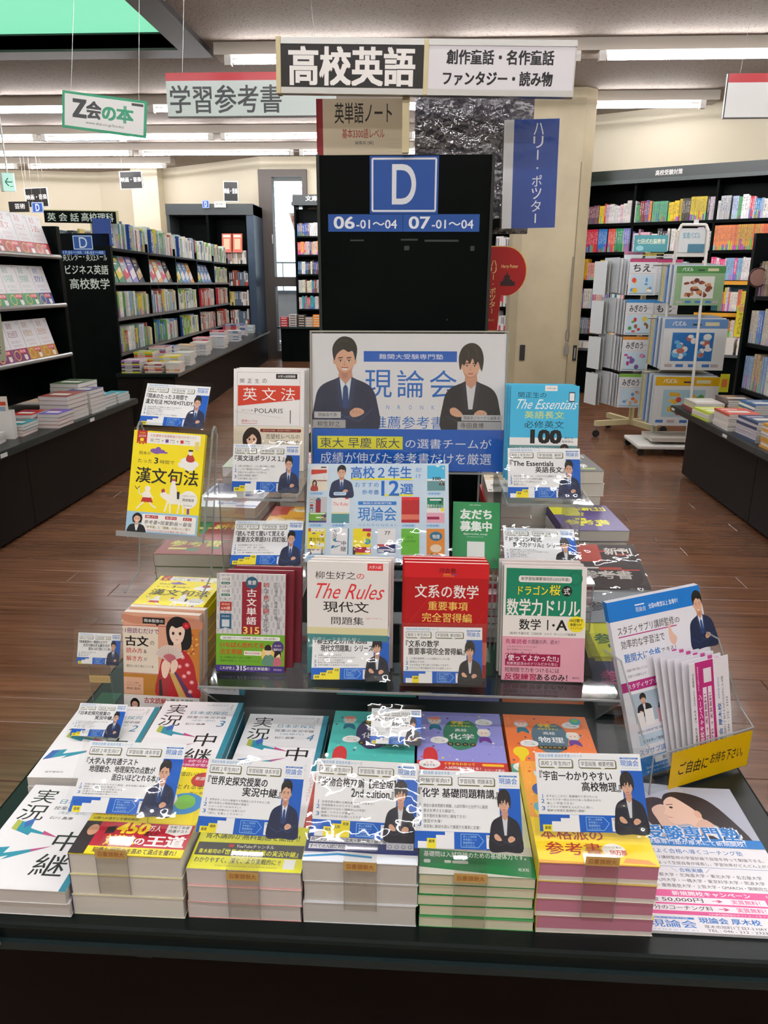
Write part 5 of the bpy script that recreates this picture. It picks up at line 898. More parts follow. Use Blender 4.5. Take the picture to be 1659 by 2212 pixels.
def c_fold(p):
    p.r(0, 0, 100, 100, '#e6e4e8'); p.t('早稲田大学・慶應義塾大学・上智大学・GMARCH・関関同立', 3, 5, 88, 5, '#444', .008); p.r(0, 14, 100, 46, '#b82a78'); p.t('新規開校キャンペーン', 14, 17, 56, 10, '#f2dfe9', .02)
    p.r(0, 30, 76, 10, '#e9e0e8'); p.t('50,000円 → 実質無料！', 8, 31.5, 62, 7, '#7a2a50', .01); p.r(0, 43, 76, 10, '#e9e0e8'); p.t('コーチング料 → 実質無料！', 4, 44.5, 66, 7, '#7a2a50', .01); p.r(80, 34, 13, 20, '#e6e0e6'); p.t('まずは無料の学習相談', 74, 18, 22, 4, '#f2dfe9')
    p.t('現論会 厚木校', 14, 66, 44, 9, '#1f66aa', .02); p.t('本厚木駅 徒歩3分', 62, 68, 20, 5, '#3a80bc'); p.t('厚木市旭町1丁目7-3 HAYASHIビル4階', 16, 78, 66, 6, '#333', .006); p.t('TEL : 046 - 212 - 2323', 18, 88, 44, 5, '#333', .006)
for i in range(7):
    t = thing('folded_flyer', 'folded pink and white flyer on its side, '+('front one in the clear holder' if i == 0 else f'{ORDS[i]} behind the front one'), 'flyer', (.548-.009*i*.9, 1.158+.0032*i, .505+.001*(i % 3)), 27, 14+1.2*i, 90, 'folded flyers in the clear holder')
    MB().box(0, .19, 0, .0016, 0, .088, INK, '#e2e0e6').box(0, .1902, -.0002, .0018, .020, .030, INK, '#c05090').build('sheet', t)
    if i == 0:
        p = P(.19, .088); c_fold(p); o = p.build(t, 'flyer_print'); o.location = (.095, 0, 0)
# ================================================================ CENTRAL UNIT: end panel, signs, side piles
ec = thing('end_panel', 'black end panel of the centre bookcase with blue D sign', 'bookcase', (0, 0, 0))
MB().box(-.299, .158, 2.15, 2.17, .497, 1.622, BLACK).build('panel', ec)
for x in (-.305, .156): MB().box(x, x+.008, 2.145, 2.24, .497, 1.624, mat('panel_edge', '#161d1e', .3)).build('side_edge', ec)
b = MB(); b.box(-.295, .154, 2.20, 4.9, .497, .52, BLACK); b.box(-.09, -.06, 2.20, 4.9, .52, 1.60, BLACK)
for z in (.85, 1.15, 1.40): b.box(-.295, .154, 2.20, 4.9, z, z+.018, BLACK)
b.build('shelves_behind', ec)
def plate(name, x, y, w, h, fn):
    # a sticker on the panel, x y w h in percent of the panel face
    W, H = .457, 1.125; p = P(W*w/100, H*h/100); fn(p); t = MB().box(-W*w/200, W*w/200, 0, .0004, 0, H*h/100, INK, '#20509c').build(name, ec); t.location = (-.0705+W*(x+w/2-50)/100, 2.1494, .497+H*(1-(y+h)/100)); p.build(t, 'lettering'); return t
plate('letter_plate', 29.6, .2, 39.8, 12.6, lambda p: (p.r(0, 0, 100, 100, '#1f4f9e'), p.box(4, 5, 92, 90, 2.6, '#e0e4ea'), p.t('D', 33, 15, 34, 68, '#e0e4ea', .01)))
plate('number_strip', 5, 12.9, 44, 3.9, lambda p: (p.r(0, 0, 100, 100, '#20509c'), p.t('06', 8, 14, 27, 68, '#e8ecf2', .02), p.t('-01〜04', 38, 32, 54, 50, '#e8ecf2', .012)))
plate('number_strip', 49.2, 12.9, 44.6, 3.9, lambda p: (p.r(0, 0, 100, 100, '#20509c'), p.t('07', 8, 14, 27, 68, '#e8ecf2', .02), p.t('-01〜04', 38, 32, 54, 50, '#e8ecf2', .012)))
for x, y, w_, h in ((18, 18.6, 8, .35), (48, 18.4, 10, .4), (62, 18.6, 20, .45), (50, 20, 3, 1), (76, 37, 1, .3), (89, 20, 2.4, 1.1)):
    W, H = .457, 1.125; MB().box(-.0705+W*(x-50)/100, -.0705+W*(x+w_-50)/100, 2.1496, 2.15, .497+H*(1-(y+h)/100), .497+H*(1-y/100), INKM, '#333a39').build('tape_residue', ec)
# header sign on top
hs = thing('header_sign', 'wide black and white category sign on a cream post, top centre', 'sign', (0, 0, 0))
HS = TM((-.02, 2.10, 1.812), 0, 0, -1.2)
h2 = MB(); h2.box(-.366, .366, 0, .018, -.059, .059, mat('sign_core', '#c9c7c2', .5), M=HS); h2.box(-.366, .366, -.003, .021, .048, .062, STEEL, M=HS); h2.box(-.366, .366, -.003, .021, -.062, -.048, STEEL, M=HS); h2.build('aluminium_frame', hs)
MB().box(-.374, -.362, -.006, .024, -.064, .064, CREAMP, M=HS).build('cream_end_cap', hs, .002); MB().box(-.006, .006, -.004, .02, -.062, .062, CREAMP, M=HS).build('cream_divider', hs, .002)
def sg(p):
    p.r(0, 0, 49.5, 100, '#1c1b1a'); p.r(50.5, 0, 49.5, 100, '#dedce0'); p.t('高校英語', 3, 7, 43, 86, '#eceae6', .032)
    p.t('創作童話・名作童話', 57, 10, 36, 32, '#1c1c1f', .035); p.t('ファンタジー・読み物', 56, 58, 37, 32, '#1c1c1f', .035)
p = P(.725, .097); sg(p); o = p.build(hs, 'sign_print'); o.matrix_world = HS @ Matrix.Translation((0, -.0012, -.0485)); o.parent = hs
MB().box(-.078, -.060, 2.118, 2.140, 1.6225, 1.752, CREAMP).build('post', hs)
# large cover sheet and film-wrapped book behind the sign
def c_note(p):
    p.r(0, 0, 100, 100, '#b9ac94'); p.r(0, 0, 7, 100, '#7d1620'); p.t('英単語ノート', 20, 3, 62, 15, '#241c1a', .01); p.t('基本3300語レベル', 28, 22, 46, 7, '#8f2a22', .008); p.t('編集部 [編]', 42, 31, 20, 3, '#444')
    for i in range(9): p.line([(10, 36+i*4), (38, 36.4+i*4)], .3, '#a79a82'); p.line([(78, 30+i*3), (97, 30+i*3)], .3, '#a79a82')
    p.r(0, 66, 100, 34, '#b0592a'); p.e(72, 68, 26, 26, '#b0592a'); p.t('単語', 52, 52, 11, 7, '#efe2d4', .006); p.t('1600,', 65, 49, 24, 11, '#efe2d4', .016); p.t('熟語', 47, 68, 11, 7, '#efe2d4', .006); p.t('360', 60, 65, 19, 10, '#efe2d4', .02); p.t('を収録', 81, 68, 15, 6, '#efe2d4', .006); p.t('中学基本語の復習から', 6, 70, 32, 4, '#e6cdb4')
t = thing('cover_sheet', 'beige word-note cover sheet standing behind the left half of the sign', 'poster', (-.191, 2.245, 1.44), 0, 0, 0)
MB().box(-.125, .125, 0, .012, 0, .335, INK, '#b9ac94').build('board', t); p = P(.25, .335); c_note(p); p.build(t, 'cover_print'); MB().box(-.125, -.121, -.001, .014, 0, .335, INKM, '#7d1620').build('red_edge', t)
t = thing('wrapped_book', 'dark book in shiny clear film behind the right half of the sign', 'book', (.112, 2.335, 1.44), 0, 0, 0)
MB().box(-.162, .168, 0, .03, 0, .48, mat('dark_grey_cover', '#3f3f47', .4, var=(9, '#55555e'))).build('cover', t)
film(t, .332, .484, -.001, -.006, film_mat('crinkled_film', .14, (.9, .9, .94), 1.0, 26, .10, .05), 'shiny_film')
# side signs hanging past the panel
def c_hp(p): p.r(0, 0, 100, 100, '#d9d9db'); p.r(18, 0, 82, 100, '#0d3f94'); p.vt('ハリー・ポッター', 54, 3, 18, 94, '#e6e9ef', .004)
t = sheet_stand('blue_vertical_sign', 'blue and white vertical sign with white characters, right of the panel', .150, .280, c_hp, (.277, 2.30, 1.452), 0, 0, 1.2, 'sign', None)
inv = t.matrix_world.inverted()
b = MB().box(.155, .238, 2.31, 2.33, 1.454, 1.478, BLACK); b.tube((.238, 2.31, 1.466), (.238, 2.33, 1.466), .012, BLACK); o = b.build('bracket', t); o.matrix_parent_inverse = inv
t = thing('red_header_card', 'red card shaped like a rounded flag with gold characters, right of the panel', 'card', (0, 0, 0))
pts = [(.166, 1.168), (.1985, 1.168), (.2045, 1.268)]+[(.213+.062*math.cos(R(a)), 1.334+.068*math.sin(R(a))) for a in range(-78, 91, 12)]+[(.166, 1.402)]
MB().prism(pts[::-1], 'y', 2.250, 2.253, INK, '#c9a25a').build('gold_border', t)
c_ = Vector((.19, 1.30)); ins = [((x-.19)*.965+.19, (z-1.30)*.975+1.30) for x, z in pts]
MB().prism(ins[::-1], 'y', 2.2488, 2.2502, INK, '#9a1216').build('red_face', t)
p = P(.13, .24); p.vt('ハリー・ポッター', 20, 17, 12, 62, '#d9b878', .012); p.t('静山社', 19, 84, 13, 3, '#c9a25a'); p.t('Harry Potter', 42, 22, 36, 5, '#d9b878', .01, .1)
p.poly([(42, 46), (42, 41), (47, 41), (47, 38), (50, 38), (50, 34), (54, 34), (56, 29), (58, 34), (62, 34), (62, 39), (67, 39), (67, 41), (73, 41), (73, 46)], '#2c1418')
o = p.build(t, 'gold_print'); o.location = (.212, 2.2484, 1.165)

# piles along the side ledges
def c_mag(c1, c2, c3):
    def f(p):
        rnd = random.Random(c1+c2); p.r(0, 0, 100, 100, c1); p.r(0, 0, 45, 40, c2)
        for i in range(9): p.r(rnd.random()*70, rnd.random()*90, 8+rnd.random()*26, 2+rnd.random()*6, c3 if i % 2 else c2)
        p.t('新刊', 52, 8, 40, 16, c3, .02); p.t('参考書', 10, 60, 70, 18, c3, .02)
    return f
def pile(x, y, zt, W, H, n, T, cc, what, yaw=0, base=TZ, pages='#d3cfc6'):
    T = (zt-base)/n-.0003
    stack('magazine' if T < .012 else 'paperback', what, W, H, n, T, c_mag(*cc), x, y, zt, yaw, col=[cc[0]]+[random.choice(['#dcdad4', '#b9403c', '#e0ddd6', cc[1]]) for _ in range(n-1)], pages=pages, jit=.004, group='pile of '+what)
pile(-.550, 1.640, .684, .182, .250, 6, .02, ('#8a2a24', '#2c7a48', '#d8d26a'), 'red and green covered book in the first left-hand pile', 1)
pile(-.545, 1.905, .722, .182, .245, 8, .02, ('#c9cdd2', '#5a6a9a', '#a33'), 'pale blue wrapped book in the second left-hand pile', -2)
pile(-.520, 2.165, .770, .182, .245, 9, .02, ('#5a6f3a', '#74883f', '#d8d8c0'), 'olive green book in the third left-hand pile', 2)
pile(-.490, 2.430, .810, .182, .250, 9, .02, ('#8f3038', '#d8d0cc', '#ddd'), 'dark red book in the fourth left-hand pile', -1)
pile(-.372, 1.83, .690, .105, .2, 6, .02, ('#d09a2a', '#a3382c', '#e8e0c0'), 'orange and yellow book piled behind the word-book card')
pile(-.365, 2.06, .800, .100, .19, 9, .02, ('#a31c34', '#a31c34', '#e6c8cc'), 'crimson book piled beside the end panel')
pile(.215, 1.83, .800, .115, .20, 9, .03, ('#c9c3b4', '#a8905a', '#444'), 'beige photo magazine piled right of the end panel')
pile(.215, 1.60, .60, .17, .20, 6, .02, ('#8a1f2c', '#8a1f2c', '#e6c8cc'), 'dark red book low behind the drill books', 0)
pile(.300, 2.06, .800, .10, .20, 7, .02, ('#c8d0b8', '#6f9a4a', '#eee'), 'pale green book in the far right-hand pile')
pile(.428, 2.10, .792, .160, .22, 8, .02, ('#2e3430', '#8aa02a', '#c8c8c0'), 'black-green book on top of white ones, far right-hand pile', 4)
pile(.440, 1.84, .700, .165, .23, 7, .02, ('#4a3a78', '#d6d42a', '#e8e43a'), 'purple and yellow book in the right-hand pile', 3, pages='#c9c5bb')
# stepped row of magazines nearer the shopper
rk = thing('grey_step_rack', 'grey plastic step rack under the right-hand magazines', 'rack', (0, 0, 0))
b = MB()
b.prism([(1.31, TZ+.001), (1.36, TZ+.001), (1.36, .535), (1.31, .515)], 'x', .345, .54, GREYP)
b.prism([(1.46, TZ+.001), (1.81, TZ+.001), (1.81, .60), (1.46, .54)], 'x', .345, .54, GREYP); b.build('step', rk)
for i, (y, z, cc, w_) in enumerate(((1.335, .523, ('#24365a', '#b8b03a', '#d85a8a'), 'navy magazine with yellow squiggles, nearest the leaflet holder'), (1.435, .557, ('#d6d43a', '#e8e6de', '#3a6a4a'), 'yellow and white magazine, second step'), (1.53, .590, ('#8d9296', '#d8d8d8', '#3a3a40'), 'silver film wrapped magazine, third step'), (1.63, .627, ('#2a2022', '#a83a2c', '#d8d0c8'), 'black and red magazine, fourth step'))):
    t = book('magazine', w_, .165, .17, .010, c_mag(*cc), (.432+.004*i, y, z), 2, 72, 0, cc[0], '#c9c9c6', cat='magazine'); film(t, .167, .172, -.001, -.0045, SLEEVE, 'clear_wrapper')
# ================================================================ SURROUNDING SHELVES
UB = MB().box(0, 1, 0, 1, 0, 1, SPINE).data('book')
PAGEC = lin('#dedad0')
def upright_row(M, u0, u1, z, group, name, wr, hr, pal, stuff=None, depth=.15, run=(1, 4), v=.012, lim=None):
    """spines side by side from u0 to u1, standing at height z"""
    u = u0; left = 0; k = 0
    while True:
        if left <= 0: left = random.randint(*run); c = random.choice(pal); wd = random.uniform(*wr); h = random.uniform(*hr)
        left -= 1
        if u+wd > u1: break
        dv = v+random.random()*.012
        if stuff is None:
            o = bpy.data.objects.new(name, UB); COL.objects.link(o); o.matrix_world = M @ Matrix.Translation((u, dv, z)) @ Matrix.Diagonal((wd-.0015, depth, h, 1))
            o.color = lin(c); tag(o, f'{cname(c)} spine, {nth(k+1+KOFF.get(group[1], 0))} from the left, {group[0]}', 'book', group[1])
        else:
            stuff.box(u, u+wd-.0015, dv, dv+depth, z, z+h, INK, c, M=M)
            if random.random() < .5: stuff.box(u+.001, u+wd-.0025, dv-.001, dv, z, z+h*random.uniform(.15, .4), INK, random.choice(pal), M=M)
            if random.random() < .6: stuff.box(u+wd*.3, u+wd*.65, dv-.0015, dv, z+h*.45, z+h*.9, INK, '#3a3a40' if sum(lin(c)[:3]) > .8 else '#dcdcdc', M=M)
        u += wd; k += 1
    if stuff is None: KOFF[group[1]] = KOFF.get(group[1], 0)+k
    return k
KOFF = {}
def case(name, label, M, cat='bookcase'):
    t = bpy.data.objects.new(name, None); COL.objects.link(t); t.matrix_world = M; tag(t, label, cat); return t
def bx(t, name, *a, m=BLACK, bev=0): return MB().box(*a, m).build(name, t, bev)
BRIGHT = ['#e6e2de', '#e9e4d8', '#dfe3e8', '#e58aa0', '#d8334a', '#f0d23a', '#3f8fc8', '#58a868', '#e88a3a', '#e9b8c4', '#b8c8e8', '#f2e6b0', '#6a5aa0', '#ffffff', '#ece9e6', '#cfe0d0', '#8a2f3a']
GREEN = ['#dfe2dc', '#e6e3da', '#5f9a52', '#7fb04a', '#c9d6c8', '#8fa8c0', '#3f6f9a', '#c8b48a', '#a04a3a', '#dcdcdc', '#e0dcd0', '#c8c4bc', '#6a8a78', '#d6c23a', '#d8d4cc', '#b9c4cc', '#e9e6e0']
DULL = ['#c8c2b8', '#d8d4cc', '#8a4a3a', '#5a6a7a', '#b8a890', '#dcdcd8', '#3a3f4a', '#a8888a', '#7a8a9a', '#c8b870']
# ---- right wall bookcase (three bays in view and what shows left of the column)
MR = Matrix.Translation((1.9, 9.9, 0)) @ Matrix.Rotation(math.atan2(WN.y, WN.x), 4, 'Z')
rc = case('wall_bookcase', 'tall black wall bookcase with bright exam books, right background', MR)
U0, U1 = -1.75, 4.1
for u in (U0, -1.25, -.35, .55, 1.45, 2.35, 3.25, U1): bx(rc, 'upright', u-.012, u+.012, .0, .34, .55, 2.46)
bx(rc, 'back_panel', U0, U1, .34, .36, 0, 2.46); bx(rc, 'header_band', U0, U1, -.06, .34, 2.46, 2.575, m=mat('black_green_header', '#1a2623', .3)); bx(rc, 'header_lip', U0, U1, -.075, -.05, 2.42, 2.462, m=mat('grey_green_lip', '#3b4846', .3))
zs = [2.0, 1.675, 1.35, 1.01, .70]
for z in zs: bx(rc, 'shelf', U0, U1, -.0, .34, z-.035, z-.002)
bx(rc, 'counter', U0, U1, -.33, .34, .52, .55, m=mat('grey_counter_top', '#55575a', .3)); bx(rc, 'base', U0, U1, -.27, .34, 0, .52)
p = P(.32, .07); p.t('高校受験対策', 4, 10, 92, 80, '#e6e4e0', .02); o = p.build(rc, 'header_lettering'); o.location = (.92, -.061, 2.482)
p = P(.1, .07); p.r(0, 0, 100, 100, '#dcdcdc'); o = p.build(rc, 'header_label'); o.location = (2.04, -.061, 2.482)
BAYN = {-.35: 'left bay', .55: 'middle bay', 1.45: 'right bay'}; SHN = ['top shelf', 'second shelf', 'third shelf', 'fourth shelf', 'fifth shelf']
cnt = 0; rest = MB()
def R_(u0, u1, si, pal, run=(1, 4), wr=(.012, .030), hr=(.19, .25), st=False):
    global cnt
    bay = max(b for b in BAYN if b <= u0+.001); k = upright_row(MR, u0, u1, zs[si], (f'{SHN[si]}, {BAYN[bay]}, right wall bookcase', f'books on the {SHN[si]}, {BAYN[bay]} of the wall bookcase'), 'exam_book', wr, hr, pal, rest if st else None, run=run)
    cnt += 0 if st else k
PASTEL = ['#e9e4e0', '#f0c8d0', '#d8e4f0', '#f4e8b0', '#e9e9e9', '#d8c4e0', '#f2f0ec', '#c8dce8']
# top shelf
R_(-.02, .14, 0, ['#e8e2d8', '#8a5a6a', '#e9e4dc']); R_(.14, .22, 0, ['#f0d23a', '#d8452a', '#f0e03a']); R_(.22, .53, 0, PASTEL)
R_(.56, .76, 0, BRIGHT); R_(.76, .94, 0, ['#5fae88', '#66b08c'], wr=(.018, .02), hr=(.22, .222)); R_(.94, 1.06, 0, ['#2a6ab0', '#f0d020', '#e6b020', '#e9e2d8']); R_(1.06, 1.18, 0, ['#4a4638', '#c8a820'], wr=(.016, .018), hr=(.235, .24)); R_(1.18, 1.36, 0, ['#d8c030', '#dcc63a'], wr=(.015, .017), hr=(.25, .252)); R_(1.36, 1.44, 0, ['#d8ccd8', '#3a3440'], hr=(.23, .25))
R_(1.47, 1.62, 0, ['#d8d8da', '#c0c4c8', '#8a7a70']); R_(1.62, 2.1, 0, BRIGHT)
# second shelf: coloured series blocks
for a, b_, c in ((-.02, .15, ['#e0304e']), (.15, .27, ['#2a80d0']), (.27, .36, ['#e0503a']), (.36, .45, ['#2f9a6a']), (.45, .54, ['#7a80c8'])): R_(a, b_, 1, c, wr=(.017, .019), hr=(.262, .264))
R_(.56, .78, 1, ['#b888a8', '#e9b8c8', '#8a7ac0', '#e8e0dc']); R_(.78, 1.0, 1, ['#3a3a3e', '#e6c890', '#e9e4dc']); R_(1.0, 1.44, 1, PASTEL)
R_(1.47, 2.10, 1, ['#e0683a', '#d87a4a', '#e88a50', '#c89a3a'], wr=(.02, .024), hr=(.262, .266))
# third and lower shelves
R_(-.02, .20, 2, ['#c8b0d0', '#e8a8a0', '#e9b830', '#9ab8e0']); R_(.20, .40, 2, ['#d8c8b8', '#e0c830', '#e8e4d8']); R_(.40, .54, 2, PASTEL, st=True); R_(.56, 1.44, 2, PASTEL, st=True, hr=(.17, .22)); R_(1.47, 2.10, 2, ['#e9e4e4', '#e84a8a', '#e0d040', '#8ab4d8', '#e9c8d0', '#f0ecea'], hr=(.22, .26))
R_(-.02, .36, 3, BRIGHT, hr=(.20, .24)); R_(.36, .54, 3, BRIGHT, st=True); R_(-.02, .36, 4, BRIGHT+DULL, hr=(.18, .22)); R_(.36, .54, 4, BRIGHT, st=True)
R_(1.60, 2.10, 3, ['#e8d03a', '#e9e4da', '#e07a5a', '#7aa84a', '#d8d8e8', '#c83a4a'], hr=(.20, .27))
R_(1.55, 2.00, 4, ['#f0e060', '#e8e4dc', '#3aa890', '#e89a3a', '#f2ece0'], hr=(.20, .25))
for i in range(5):
    upright_row(MR, -1.2, -.72, zs[i], None, '', (.02, .035), (.18, .26), ['#ece8e4', '#e9c8d0', '#e0485a', '#5a6ab8', '#3a9a6a', '#f0ecea', '#e8e4e4'], rest); upright_row(MR, 2.38, 3.2, zs[i], None, '', (.02, .04), (.18, .26), BRIGHT, rest)
o = rest.build('far_spines'); o['kind'] = 'stuff'; o.parent = rc; o.matrix_parent_inverse = rc.matrix_world.inverted()
for a, b_, z in ((1.47, 2.14, 1.335), (1.36, 1.98, .985), (1.55, 2.02, .672)): bx(rc, 'yellow_shelf_edge', a, b_, -.03, -.005, z-.035, z+.006, m=mat('yellow_plastic', '#d99a1a', .4))
bx(rc, 'yellow_backing', 1.47, 1.98, .2, .21, .70, .99, m=mat('yellow_card', '#c98a18', .6)); bx(rc, 'teal_backing', 1.50, 2.10, .2, .21, 1.01, 1.33, m=mat('teal_card', '#4a7f8c', .6))
for i, (u, c) in enumerate(((.02, '#c9ccd2'), (.16, '#b8bcc8'), (.32, '#d8d8dc'), (1.56, '#e0dcd8'), (1.74, '#dcd4d0'), (1.9, '#e4e0dc'))):
    n = 3 if i < 3 else 7
    for j in range(n):
        o = MB().box(0, .13, 0, .19, 0, .024, PAGES, '#dcd8d0').box(-.001, .131, -.001, .191, .0235, .025, INK, c).build('paperback'); o.matrix_world = MR @ Matrix.Translation((u+random.uniform(-.004, .004), -.30, .5502+.0255*j))
        tag(o, f'white paperback, {"top" if j == n-1 else ORDS[min(11, n-1-j)]} in the pile {["nearest the column", "second from the column", "third from the column", "left of the yellow shelves", "in the middle of the yellow shelves", "right of the yellow shelves"][i]}, wall bookcase counter', 'book', 'piles on the counter of the right wall bookcase')
# survival strip
t = thing('yellow_strip_sign', 'yellow vertical strip sign with small characters hanging at the yellow shelves', 'sign', tuple(MR @ Vector((1.88, -.16, .74))), -28)
MB().box(-.045, .045, 0, .004, 0, .34, INK, '#c8b82a').build('card', t); p = P(.09, .34); p.vt('サバイバル', 30, 22, 42, 70, '#4a4a20', .02); p.e(50, 11, 38, 9, '#b8885a', 12); p.build(t, 'lettering')

# ---- left gondola 1, close on the left
G1 = Matrix.Translation((-2.10, .9, 0)) @ Matrix.Rotation(R(90), 4, 'Z')
g1 = case('display_bookcase', 'black bookcase with face-out study guides on silver-edged shelves, far left', G1)
bx(g1, 'counter', 0, 4.43, .0, .45, .455, .495, m=TABLETOP); bx(g1, 'counter_edge', 0, 4.43, -.006, .0, .460, .492, m=mat('edge_trim'))
bx(g1, 'base_panel', .0, 2.9, .03, 1.2, .02, .455, m=KICK); bx(g1, 'base_panel', 2.905, 4.40, .03, 1.2, .02, .455, m=KICK)
bx(g1, 'back_panel', 0, 4.40, .72, .74, .495, 1.66); bx(g1, 'end_upright', 4.37, 4.42, .43, .95, .495, 1.66); bx(g1, 'upright', 3.18, 3.20, .43, .72, .495, 1.66)
for u, z0 in ((1.2, .495),): bx(g1, 'upright', u, u+.02, .43, .72, z0, 1.66)
for z in (.815, 1.15, 1.465): bx(g1, 'shelf', .0, 4.37, .44, .72, z-.02, z); MB().tube((0, .425, z-.004), (4.37, .425, z-.004), .015, RAIL).build('silver_rail', g1)
for u in (.9, 2.6, 3.62): MB().box(u, u+.06, -.009, -.0065, .465, .485, INK, '#d8d8d4').build('price_label', g1)
def c_guide(bc, tc, t1, t2):
    def f(p):
        p.r(0, 0, 100, 100, '#dcdadc'); p.t(t1, 18, 5, 34, 15, tc, -.004); p.t(t2, 10, 24, 62, 17, tc, -.004); p.e(88, 7, 7, 4, '#c4c2c8'); p.t('ひとつひとつ', 16, 48, 56, 7, tc, -.01); p.t('わかりやすく。', 24, 58, 58, 6, tc, -.01)
        p.r(0, 68, 100, 32, bc); p.e(24, 84, 20, 13, '#c8b05a'); p.e(24, 84, 16, 10, bc); p.r(42, 70, 44, 10, '#c23a44'); p.t('改訂版', 46, 71.5, 36, 6, '#e9c8c8', .02); p.blob([(66, 84), (82, 82), (86, 94), (68, 96)], '#e0dcd4'); p.r(70, 80, 12, 4, '#3a3a3a')
    return f
# lean the guides back on each shelf
def guides(z, items, u0, what):
    for i, (bc, tc, a, b_) in enumerate(items):
        u = u0-i*.186; Mg = G1 @ Matrix.Translation((u, .455, z+.001)) @ Matrix.Rotation(R(-15), 4, 'X')
        t = book('study_guide', f'white study guide with {what[i]} lower band, {["first", "second", "third", "fourth", "fifth"][i]} from the far end, left bookcase', .182, .257, .012, c_guide(bc, tc, a, b_), (0, 0, 0), col='#dcdadc')
        t.matrix_world = Mg; t['group'] = 'face-out study guides on the left bookcase'
rd = '#a3262e'; gr = '#2f8a5a'
guides(1.465, [(rd, '#b06a6a', '英文', '法'), (rd, '#b06a6a', '英語', 'リスニング'), (rd, '#b06a6a', '古文', '漢文'), (rd, '#b06a6a', '現代', '文')], 4.235, ['red', 'red', 'red', 'red'])
guides(1.15, [('#2c3f8a', '#5a68a8', '高校', '数Ⅰ'), (gr, '#4f9a80', '高校', '生物基礎'), (gr, '#4f9a80', '高校', '化学基礎'), (gr, '#4f9a80', '高校', '物理')], 4.20, ['dark blue', 'green', 'green', 'green'])
guides(.815, [('#b8802a', '#b07a5a', '高校', '歴史総合'), ('#b8802a', '#b0885a', '高校', '地理総合'), ('#7a2a62', '#8a5a6a', '高校', '政治経済'), ('#7a2a62', '#8a5a6a', '高校', '日本史')], 4.16, ['amber', 'amber', 'purple', 'purple'])
t = thing('back_number_card', 'grey-green vertical card with red and black characters at the left edge', 'card', (-2.42, 4.15, .87), 62); MB().box(-.06, .06, 0, .003, 0, .26, INK, '#9a9c84').build('card', t); p = P(.12, .26); p.vt('基本', 40, 4, 36, 26, '#b8392e', .03); p.vt('バックナンバー', 42, 32, 36, 62, '#2c2c28', .02); p.build(t, 'lettering')
def flatpile(what, x, y, z0, W, H, n, T, cols, yaw, label_far):
    for j in range(n):
        t = MB(); pc = '#cfcbc4'; cc = cols[0] if j == n-1 else random.choice(cols)
        t.box(-W/2+.001, W/2-.0005, .0006, H-.001, .0007, T-.0007, PAGES, pc); t.box(-W/2, W/2, 0, H, T-.0007, T, INK, cc); t.box(-W/2, W/2, 0, H, 0, .0007, INK, cc); t.box(-W/2, -W/2+.0007, 0, H, 0, T, INK, cc)
        if j == n-1: t.box(-W*.35, W*.3, H*.3, H*.55, T, T+.0003, INK, '#e0dcd4'); t.box(-W*.4, W*.1, H*.7, H*.8, T, T+.0003, INK, cols[-1])
        if 'study counter' in label_far and random.random() < .75: t.box(-W/2, W/2, -.0006, .0006, .001, T-.001, INK, random.choice(cols)); t.box(-W*.3, W*.1, -.0008, -.0005, T*.3, T*.75, INK, '#dcd8d0')
        o = t.build('paperback'); o.location = (x+random.uniform(-.003, .003), y+random.uniform(-.003, .003), z0+j*(T+.0004)+.0003); o.rotation_euler = (0, 0, R(yaw+random.uniform(-.8, .8)))
        tag(o, f'{what}, {ORDS[min(11, n-1-j)]} in pile {label_far}', 'book', what+' '+label_far)
Z0 = .4952
flatpile('thick workbook with green cover', -2.335, 4.72, Z0, .19, .26, 7, .0250, ['#4a5f3a', '#3a4238'], -3, 'at the back of the left counter')
flatpile('white-paged workbook with red-brown cover', -2.235, 4.36, Z0, .182, .25, 6, .0245, ['#8a3a2c', '#c8c4bc', '#9a4a3a'], -2, 'in the middle of the left counter')
flatpile('workbook with purple cover', -2.205, 4.64, Z0, .150, .20, 6, .0240, ['#4a3f7a', '#c8c4bc'], -2, 'behind the middle pile on the left counter')
flatpile('teal paperback', -2.210, 4.87, Z0, .13, .19, 4, .020, ['#1f7f94', '#2a8aa0', '#c8d4d8'], -2, 'near the end of the left counter')
flatpile('teal paperback', -2.20, 5.08, Z0, .13, .19, 3, .020, ['#3f9aa8', '#2a8aa0'], -2, 'at the very end of the left counter')
flatpile('red study book with purple half', -2.30, 4.10, Z0, .13, .19, 4, .020, ['#b8342c', '#c03a30', '#4a3a8a'], 2, 'lower left pile on the left counter')
flatpile('violet and red study book', -2.165, 4.14, Z0, .125, .19, 4, .020, ['#5a4aa8', '#b8342c'], 0, 'beside the red pile, left counter')
flatpile('teal and red thin book', -2.24, 3.89, Z0, .12, .18, 4, .016, ['#1f8a94', '#c0382c', '#c0382c'], 2, 'right of the white display box')
flatpile('glossy white magazine', -2.27, 3.50, Z0, .20, .26, 5, .010, ['#d8d4d0', '#a03a4a', '#c89a3a'], 8, 'in front of the white display box')
t = thing('white_display_box', 'white card display box holding a beige and blue sheet, left counter', 'box', (-2.31, 3.80, .4955), 12)
b = MB(); b.box(-.13, .12, 0, .004, 0, .15, WHITEP); b.box(-.13, .12, .05, .054, 0, .15, WHITEP); b.box(.117, .12, .004, .05, 0, .15, WHITEP); b.box(-.13, -.127, .004, .05, 0, .15, WHITEP); b.build('tray', t)
b = MB(); b.box(-.12, .10, .02, .024, .004, .225, INK, '#d8cfc0'); b.build('sheet', t); p = P(.22, .22); p.r(4, 12, 92, 9, '#b8442e'); p.r(4, 24, 40, 60, '#d8b48a'); p.r(50, 24, 44, 60, '#8aa0b4'); p.t('おすすめの一冊', 8, 13.5, 60, 5, '#e8dcd0', .02); o = p.build(t, 'sheet_print'); o.location = (-.01, .0195, .004)

